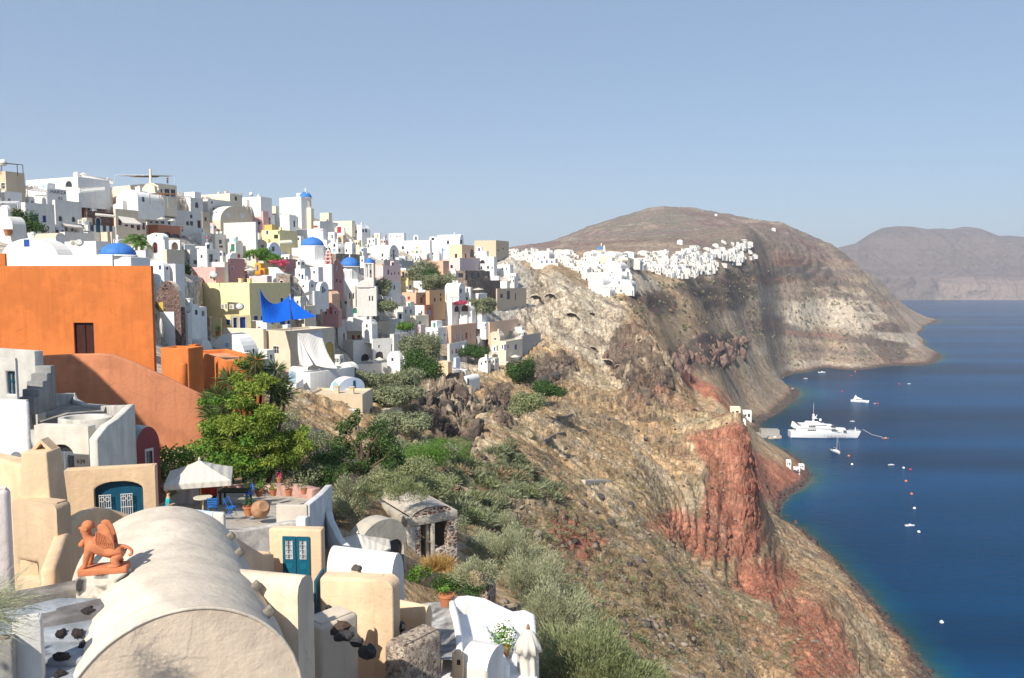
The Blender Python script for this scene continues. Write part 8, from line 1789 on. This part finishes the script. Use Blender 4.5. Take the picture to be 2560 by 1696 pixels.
def hang(u0, u1, v0, v1, d, mat, lab):
    o = P((u0+u1)/2, v0, d); s = d/F; n = 14; b = MB()
    for j in range(8):
        for i in range(n): f = i/(n-1); b.v.append(((f-.5)*(u1-u0)*s, .05*math.sin(f*14+j*.3), -(v1-v0)*s*j/7))
    b.f = [(j*n+i, j*n+i+1, (j+1)*n+i+1, (j+1)*n+i) for j in range(7) for i in range(n-1)]; tag(b.build('hanging_cloth', mat, None, True, o), lab, 'cloth')
mm, nt, bb = newmat('patterned_cloth'); tc_ = N(nt, 'ShaderNodeTexCoord'); vo_ = N(nt, 'ShaderNodeTexVoronoi'); vo_.inputs['Scale'].default_value = 3.2; nt.links.new(tc_.outputs['Object'], vo_.inputs['Vector']); cr_ = N(nt, 'ShaderNodeValToRGB'); cr_.color_ramp.interpolation = 'CONSTANT'; cr_.color_ramp.elements[0].color = (.50, .33, .06, 1); cr_.color_ramp.elements[1].color = (.62, .56, .56, 1); cr_.color_ramp.elements[1].position = .25; nt.links.new(vo_.outputs['Distance'], cr_.inputs[0]); nt.links.new(cr_.outputs[0], bb.inputs['Base Color'])
hang(440, 488, 1208, 1276, 38.6, mm, 'pale cloth with yellow bird pattern hanging under the big parasol'); hang(496, 542, 1208, 1248, 39.6, cloth('red_cloth', (.50, .06, .04)), 'red and orange cloth hanging behind the terrace table'); hang(498, 540, 1240, 1252, 39.5, cloth('purple_cloth', (.10, .03, .16)), 'dark purple cloth strip below the red cloth')
def pot(u, v, d, r, lab, leaf=None, lh=.4, col=(.50, .19, .09)):
    o = P(u, v, d); t = thing('flower_pot', lab, 'flower pot', o); MB().lathe([(r*.68, 0), (r, r*1.5), (r*1.1, r*1.52), (r*1.1, r*1.8), (r*.92, r*1.8), (r*.9, r*1.6)], 20).build('pot', plaster(col, .2, 4), t, smooth=False)
    if leaf: 
        sp_ = [(np.array((tr_.uniform(-.5, .5)*lh*.7, tr_.uniform(-.5, .5)*lh*.7, r*1.8+lh*tr_.uniform(.1, .8))), np.array((lh*.5,)*3)) for k in range(4)]; V, Q = clumps(sp_, 900, .05); npmesh('plant', V, Q, leaf, t)
for a in ((648,1241,40.6,.20,'terracotta pot with a bushy plant at the planter wall',VINE,.5),(617,1236,41,.17,'small terracotta pot left at the planter wall',GREEN,.4),(683,1240,40.4,.18,'terracotta pot with light leaves right at the planter wall',VINE,.35),(722,1240,39.6,.18,'terracotta pot with brownish plant by the wall corner',DRY,.5),(572,1222,41,.16,'terracotta pot on the dark table end',GREEN,.3),(622,1289,36,.24,'tall terracotta pot with spiky green plant on the terrace',GREEN,.35),(1116,1518,29,.28,'orange flower pot with a green plant by the white parapet',VINE,.35),(1262,1640,24.6,.18,'pot with geraniums against the inner white wall',VINE,.7),(698,1206,43,.15,'pot with pink flowers under the tree',PINKF,.25),(760,1236,40,.16,'low pot with sprawling shoots at the terrace corner',FERN,.4),(20,590,111.5,.5,'round terracotta pot on the curved white house',None,0),(545,840,136,.42,'pale pot with a climbing plant by the yellow pier',VINE,.9)): pot(*a[:7])
o = P(650, 1294, 35.5); t = thing('storage_jar', 'broken pithos lying tilted on the terrace', 'jar', o); b = MB().lathe([(.12, -.42), (.3, -.3), (.42, 0), (.38, .25), (.24, .42), (.22, .5), (.27, .54), (.2, .5)], 24); ob = b.build('jar', plaster((.46, .26, .15), .25, 3), t, smooth=True); ob.rotation_euler = (R(40), R(50), 0); ob.location = (0, 0, .36)
# people
def person(o, lab, shirt, trousers, h=1.72, rz=0, hairc=(.05, .03, .02), arm=0):
    t = thing('person', lab, 'person', o, rz); s = h/1.75; sk = flat((.50, .30, .20), .6)
    def V_(x, y, z): return Vector((x*s, y*s, z*s))
    ch_ = [[(V_(0, 0, .95), .13*s), (V_(0, 0, 1.15), .12*s), (V_(0, -.01, 1.38), .13*s), (V_(0, 0, 1.48), .06*s), (V_(0, -.02, 1.58), .075*s), (V_(0, -.01, 1.69), .07*s)]]
    for g in (-1, 1):
        ch_.append([0, (V_(g*.09, 0, .86), .085*s), (V_(g*.10, -.02, .47), .06*s), (V_(g*.10, .02, .08), .04*s), (V_(g*.10, -.12, .03), .035*s)])
        ch_.append([2, (V_(g*.19, 0, 1.38), .055*s), (V_(g*.25, .02, 1.12), .04*s), (V_(g*.22, -.10-.1*arm, .92+.25*arm), .032*s), (V_(g*.21, -.16-.1*arm, .84+.3*arm), .03*s)])
    skin('body', ch_, sk, t, 1)
    skin('shirt', [[(V_(0, 0, .93), .15*s), (V_(0, 0, 1.15), .145*s), (V_(0, -.01, 1.38), .15*s), (V_(0, 0, 1.44), .08*s)], [2, (V_(.19, 0, 1.38), .075*s), (V_(.23, .01, 1.2), .06*s)], [2, (V_(-.19, 0, 1.38), .075*s), (V_(-.23, .01, 1.2), .06*s)]], flat(shirt, .8), t, 1)
    skin('trousers', [[(V_(0, 0, .97), .145*s), (V_(.09, 0, .86), .1*s), (V_(.10, -.02, .47), .075*s), (V_(.10, .02, .12), .06*s)], [0, (V_(-.09, 0, .86), .1*s), (V_(-.10, -.02, .47), .075*s), (V_(-.10, .02, .12), .06*s)]], flat(trousers, .8), t, 1)
    MB().blob((0, .015*s, 1.70*s), (.085*s, .095*s, .085*s), 3, .05, 10, 7).build('hair', flat(hairc, .7), t, True)
person(P(423, 1322, 33.5), 'person in a turquoise shirt behind the tan gate wall', (.02, .40, .42), (.03, .03, .05), 1.68, R(120), (.10, .04, .02), 1)
person(P(518, 607, 184), 'person in a red top on the white terrace', (.55, .03, .03), (.5, .5, .5), 1.7, .3, arm=1); person(P(527, 607, 184), 'person in dark clothes beside the red one on the white terrace', (.05, .05, .07), (.05, .05, .08), 1.72, .6); person(P(419, 461, 180), 'dark-dressed person standing on the cream skyline terrace', (.02, .03, .05), (.02, .02, .03), 1.8); person(P(456, 583, 166), 'person in dark clothes by the pale oval-window house', (.03, .05, .04), (.03, .03, .04), 1.7); person(P(204, 586, 152), 'person in white by the flower boxes', (.7, .7, .68), (.1, .1, .12), 1.7); person(P(965, 597, 292), 'person in red on the skyline path', (.5, .04, .03), (.1, .1, .1), 1.75)
# awnings and pergolas
def awning(pts, lab, mat=None, valance=.25):
    A_, B_, C_, D_ = [P(*p) for p in pts]; o = A_.copy(); b = MB(); n = 10
    for j in range(5):
        for i in range(n+1): f = i/n; g = j/4; p = (A_*(1-f)+B_*f)*(1-g)+(D_*(1-f)+C_*f)*g-o; b.v.append((p.x, p.y, p.z-.12*math.sin(math.pi*g)))
    b.f = [(j*(n+1)+i, j*(n+1)+i+1, (j+1)*(n+1)+i+1, (j+1)*(n+1)+i) for j in range(4) for i in range(n)]
    base = 4*(n+1); k = len(b.v)
    for i in range(n+1): v_ = b.v[base+i]; b.v.append((v_[0], v_[1], v_[2]-valance*(1 if i % 2 else .8)))
    for i in range(n): b.f.append((base+i, base+i+1, k+i+1, k+i))
    t = thing('awning', lab, 'awning', o); b.build('cloth', mat or CANV, t); MB().tube([D_-o, C_-o], .04, 5).build('rail', POLE, t)
awning([(294,540,146),(336,546,149),(357,561,147),(309,558,143)], 'sloping cream awning on the beige house'); awning([(155,557,148),(200,563,151),(212,570,149),(166,566,145)], 'white awning under the two oval windows'); awning([(1118,726,252),(1146,730,253),(1148,745,250),(1124,744,249)], 'grey awning on the white vaulted house'); awning([(1163,832,250),(1185,832,252),(1183,838,249),(1163,838,248)], 'rust awning over the salmon house door', cloth('rust_cloth', (.38, .12, .07))); awning([(698,602,200),(728,600,202),(732,606,198),(700,608,196)], 'white awning in front of the yellow ochre house'); awning([(238,533,146),(288,538,148),(288,541,147),(238,537,145)], 'narrow cream blind across the crackled stone house')
def pergola(pts, h, lab, rows=5, mat=None, roof=None, sag=.0):
    """pts: four ground corners"""
    C_ = [P(*p) for p in pts]; o = C_[0].copy(); t = thing('pergola', lab, 'pergola', o); m_ = mat or WOOD
    for c in C_: MB().tube([c-o, c-o+Vector((0, 0, h))], .07, 6).build('post', m_, t)
    b = MB()
    for i in range(rows+1): f = i/rows; b.tube([C_[0].lerp(C_[1], f)-o+Vector((0, 0, h)), C_[3].lerp(C_[2], f)-o+Vector((0, 0, h))], .05, 4)
    b.tube([C_[0]-o+Vector((0, 0, h)), C_[1]-o+Vector((0, 0, h))], .07, 5); b.tube([C_[3]-o+Vector((0, 0, h)), C_[2]-o+Vector((0, 0, h))], .07, 5); b.build('beams', m_, t)
    if roof:
        r_ = MB(); n = 12
        for j in range(3):
            for i in range(n+1): p = C_[0].lerp(C_[1], i/n).lerp(C_[3].lerp(C_[2], i/n), j/2)-o; r_.v.append((p.x, p.y, p.z+h+.08-sag*math.sin(math.pi*i/n)*abs(math.sin(3*math.pi*i/n))))
        r_.f = [(j*(n+1)+i, j*(n+1)+i+1, (j+1)*(n+1)+i+1, (j+1)*(n+1)+i) for j in range(2) for i in range(n)]; c = r_.build('shade_cloth', roof, t); c.modifiers.new('thickness', 'SOLIDIFY').thickness = .03
PB = flat((.55, .62, .68), .5); BRC = cloth('brown_awning', (.30, .24, .15))
pergola([(288,458,182.5),(374,458,181.6),(437,459,186),(345,458,190)], 1.75, 'brown cloth awning on pale poles over the cream skyline terrace', 5, PB, BRC, .5); pergola([(0,436,146),(44,440,145),(58,440,150),(5,434,152)], 2.0, 'dark wooden vine pergola at the left edge of the skyline', 6, flat((.05, .04, .03), .8)); pergola([(375,512,160),(405,514,160),(440,512,165),(400,508,166)], 2.1, 'brown wooden pergola above the dark brick house', 5); pergola([(420,520,160),(465,522,164),(478,516,170),(440,514,170)], 2.0, 'grey glass-roofed pergola right of the brown one', 5, flat((.35, .35, .35), .5)); pergola([(578,502,262),(604,502,262),(606,500,268),(582,500,268)], 2.2, 'weathered branch trellis at the end of the long cream house', 7, flat((.4, .37, .33), .9)); pergola([(70,510,150),(118,516,150),(138,508,158),(92,504,158)], 2.6, 'white slatted canopy beside the white house with lettering', 6, flat((.6, .6, .6), .5)); pergola([(-5,545,120),(46,545,120),(50,540,126),(0,540,126)], 2.2, 'white slatted canopy at the left edge', 7, flat((.7, .7, .7), .5))
def balustrade(p0, p1, h, lab, n=16, mat=None):
    A_, B_ = P(*p0), P(*p1); o = A_.copy(); d = B_-A_; b = MB()
    for i in range(n+1): p = d*i/n; b.box(p.x-.06, p.x+.06, p.y-.06, p.y+.06, p.z-.1, p.z+h)
    b.tube([Vector((0, 0, h)), d+Vector((0, 0, h))], .08, 5); b.tube([Vector((0, 0, .1)), d+Vector((0, 0, .1))], .06, 5); tag(b.build('balustrade', mat or WH, None, False, o), lab, 'railing')
balustrade((167,480,155), (197,482,152), .85, 'white balustrade on the left roof edge of the red house', 12); balustrade((199,482,152), (262,476,164), .85, 'white balustrade on the right roof edge of the red house', 22); balustrade((206,449,172), (283,463,184), 1.1, 'long white lattice railing on the skyline roof', 34); balustrade((285,612,142), (313,612,144), .9, 'short white balustrade above the stone arch', 9); balustrade((461,623,142), (488,624,144), .8, 'white lattice railing above the grey shaded house', 10)
t = thing('fence', 'grey lattice fence with crossed bars on the tan house terrace', 'fence', P(911, 1060, 112)); s_ = 112/F
for k in range(2):
    x0, x1 = k*16*s_, (k+1)*16*s_-.08; z0, z1 = .1, 20*s_; b = MB()
    for a, c in (((x0, z0), (x1, z1)), ((x0, z1), (x1, z0)), ((x0, z0), (x1, z0)), ((x0, z1), (x1, z1)), ((x0, z0), (x0, z1)), ((x1, z0), (x1, z1))): b.tube([(a[0], 0, a[1]), (c[0], 0, c[1])], .045, 4)
    b.build('panel', flat((.35, .36, .38), .6), t)
t = thing('gate', 'pale blue wooden picket gate left of the white retaining wall', 'gate', P(722, 955, 114)); b = MB()
for k in range(6): b.box(k*.18, k*.18+.13, -.02, .02, 0, 1.35+.25*math.sin(math.pi*k/5))
b.build('pickets', flat((.25, .40, .52), .6), t); MB().box(0, 1.03, .021, .05, .4, .5).build('rail', flat((.25, .40, .52), .6), t)
# orange sculpted house
q = LP(649, 688, 172); t = thing('sculpted_house', 'bright orange-yellow sculpted house with rounded cut-outs and a maroon arch', 'house', q.o); s_ = q.m
bd_ = MB().prism([(s_(x), 0, s_(z)) for x, z in ((-12,0),(13,0),(13,17),(4,17),(4,24),(0,30),(-8,30),(-12,27))], (0, 3, 0)); bevel(bd_.build('walls', plaster((.72, .36, .03)), t), .1); MB().prism([(s_(x+6), -.05, s_(z)) for x, z in arch_panel(8, 13)], (0, .04, 0)).build('arch', flat((.25, .03, .03)), t); MB().box(s_(-7), s_(-3), -.05, -.01, s_(13), s_(25)).build('window', flat((.08, .10, .35)), t)
# lettering on the white house wall
for o_ in list(bpy.data.objects):
    if o_.parent is None and str(o_.get('label', '')).startswith('white house with black lettering'):
        text_part('MARIZA', .95, flat((.03, .03, .04)), o_, Matrix.Translation((.03, 2.3, 1.35)) @ Matrix.Rotation(R(90), 4, 'Z') @ Matrix.Rotation(R(90), 4, 'X'), .01); text_part('K2', .8, flat((.03, .03, .04)), o_, Matrix.Translation((.03, 2.7, .25)) @ Matrix.Rotation(R(90), 4, 'Z') @ Matrix.Rotation(R(90), 4, 'X'), .01)
# air conditioners, dishes, water heaters
def aircon(u, v, d, lab, s=1.0, rz=0):
    t = thing('air_conditioner', lab, 'air conditioner', P(u, v, d), rz); MB().box(-.45*s, .45*s, -.16, .16, 0, .62*s).build('case', flat((.66, .63, .55), .5), t); MB().lathe([(.24*s, 0), (.24*s, .02), (.05, .03)], 16).build('fan_grille', flat((.30, .29, .26), .6), t).matrix_local = Matrix.Translation((-.1*s, -.17, .31*s)) @ Matrix.Rotation(R(90), 4, 'X')
aircon(560, 772, 141.5, 'left air conditioner on the pale yellow wall', 1.35, R(-34)); aircon(581, 773, 140.5, 'right air conditioner on the pale yellow wall', 1.35, R(-34)); aircon(187, 615, 96, 'air conditioner on the white block near the satellite dish', 1.0); aircon(203, 560, 148, 'air conditioner right of the oval windows', 1.2); aircon(917, 802, 216, 'air conditioner on the white terrace with red doors', 1.6)
def dish(u, v, d, r, lab, rz=.4):
    t = thing('satellite_dish', lab, 'satellite dish', P(u, v, d), rz); o_ = MB().lathe([(.02, .22*r), (.5*r, .12*r), (r, 0)][::-1], 18).build('reflector', flat((.6, .6, .58), .5), t, True); o_.rotation_euler = (R(70), 0, 0); MB().tube([(0, .1, -r*1.4), (0, .05, 0)], .04, 5).build('mount', POLE, t)
dish(600, 767, 140, .7, 'satellite dish right of the air conditioners on the yellow wall'); dish(199, 607, 96, .45, 'satellite dish on the white block'); dish(535, 687, 150, .8, 'satellite dish on the pink wall'); dish(904, 799, 216, .9, 'white dish on the terrace with red doors')
for k, (u, v, d, lab) in enumerate(((191,444,176,'white water tank on the long skyline roof'),(628,490,263,'white water tank on the white skyline house'),(8,415,150,'white rounded chimney on the tan skyline house'))):
    t = thing('water_tank', lab, 'water tank', P(u, v, d)); MB().lathe([(.5, 0), (.62, .25), (.6, .8), (.35, 1.1), (.05, 1.2)], 16).build('tank', WH, t, True); MB().lathe([(.1, 1.19), (.1, 1.3)], 8).build('lid', POLE, t)
MB_p = MB().tube([(0, 0, 0), (0, 0, 3.2), (0, 0, 3.3)], .25, 10); MB_p.tube([(0, 0, .1), (1.6, .1, -.6), (1.6, .1, -1.4)], .22, 8); tag(MB_p.build('flue_pipe', plaster(PAL['cr']), None, False, P(377, 460, 181)), 'tall cream flue pipe bending on the cream skyline house', 'pipe')
# ------------------------------------------------------------------ light, air, sky
SUN_AZ, SUN_EL = 29, 42          # degrees left of straight behind the camera / above the horizon
az, el = R(SUN_AZ), R(SUN_EL)
sd = Vector((-math.sin(az)*math.cos(el), -math.cos(az)*math.cos(el), math.sin(el)))
sun = bpy.data.lights.new('sun', 'SUN'); sun.energy = 4.8; sun.angle = R(.53); sun.color = (1.0, .93, .82)
so = bpy.data.objects.new('sun', sun); COL.objects.link(so); so.rotation_euler = sd.to_track_quat('Z', 'Y').to_euler(); so.location = (-40, -40, 200)
w = bpy.data.worlds.new('World'); SC.world = w; w.use_nodes = True
nt = w.node_tree; bg = nt.nodes['Background']
sky = N(nt, 'ShaderNodeTexSky', sky_type='NISHITA'); sky.sun_disc = False; sky.sun_elevation = el
sky.sun_rotation = math.atan2(sd.x, sd.y); sky.air_density = 1.0; sky.dust_density = .8; sky.ozone_density = 2.0; sky.altitude = 100
hs = N(nt, 'ShaderNodeHueSaturation'); hs.inputs['Saturation'].default_value = SKY_SAT if 'SKY_SAT' in globals() else 1.0
nt.links.new(sky.outputs[0], hs.inputs['Color'])
mxs = N(nt, 'ShaderNodeMixRGB'); mxs.inputs[0].default_value = .55; mxs.inputs[2].default_value = (2.5, 3.45, 5.0, 1); nt.links.new(hs.outputs[0], mxs.inputs[1]); nt.links.new(mxs.outputs[0], bg.inputs['Color']); bg.inputs['Strength'].default_value = .095
hz, hn, hb = newmat('haze_air'); hn.nodes.remove(hb)
pv = N(hn, 'ShaderNodeVolumePrincipled'); pv.inputs['Color'].default_value = (.82, .88, .96, 1); pv.inputs['Density'].default_value = .000115; pv.inputs['Anisotropy'].default_value = .2
hn.links.new(pv.outputs[0], hn.nodes['Material Output'].inputs['Volume'])
hzo = MB().box(-3500, 6500, -300, 6800, -50, 480).build('haze', hz); hzo['kind'] = 'stuff'
SC.view_settings.view_transform = 'Standard'; SC.view_settings.look = 'None'; SC.view_settings.exposure = .5; SC.view_settings.gamma = 1
SC.cycles.use_denoising = True; SC.cycles.max_bounces = 6; SC.cycles.volume_bounces = 1
SC.cycles.use_adaptive_sampling = True; SC.cycles.adaptive_threshold = .02
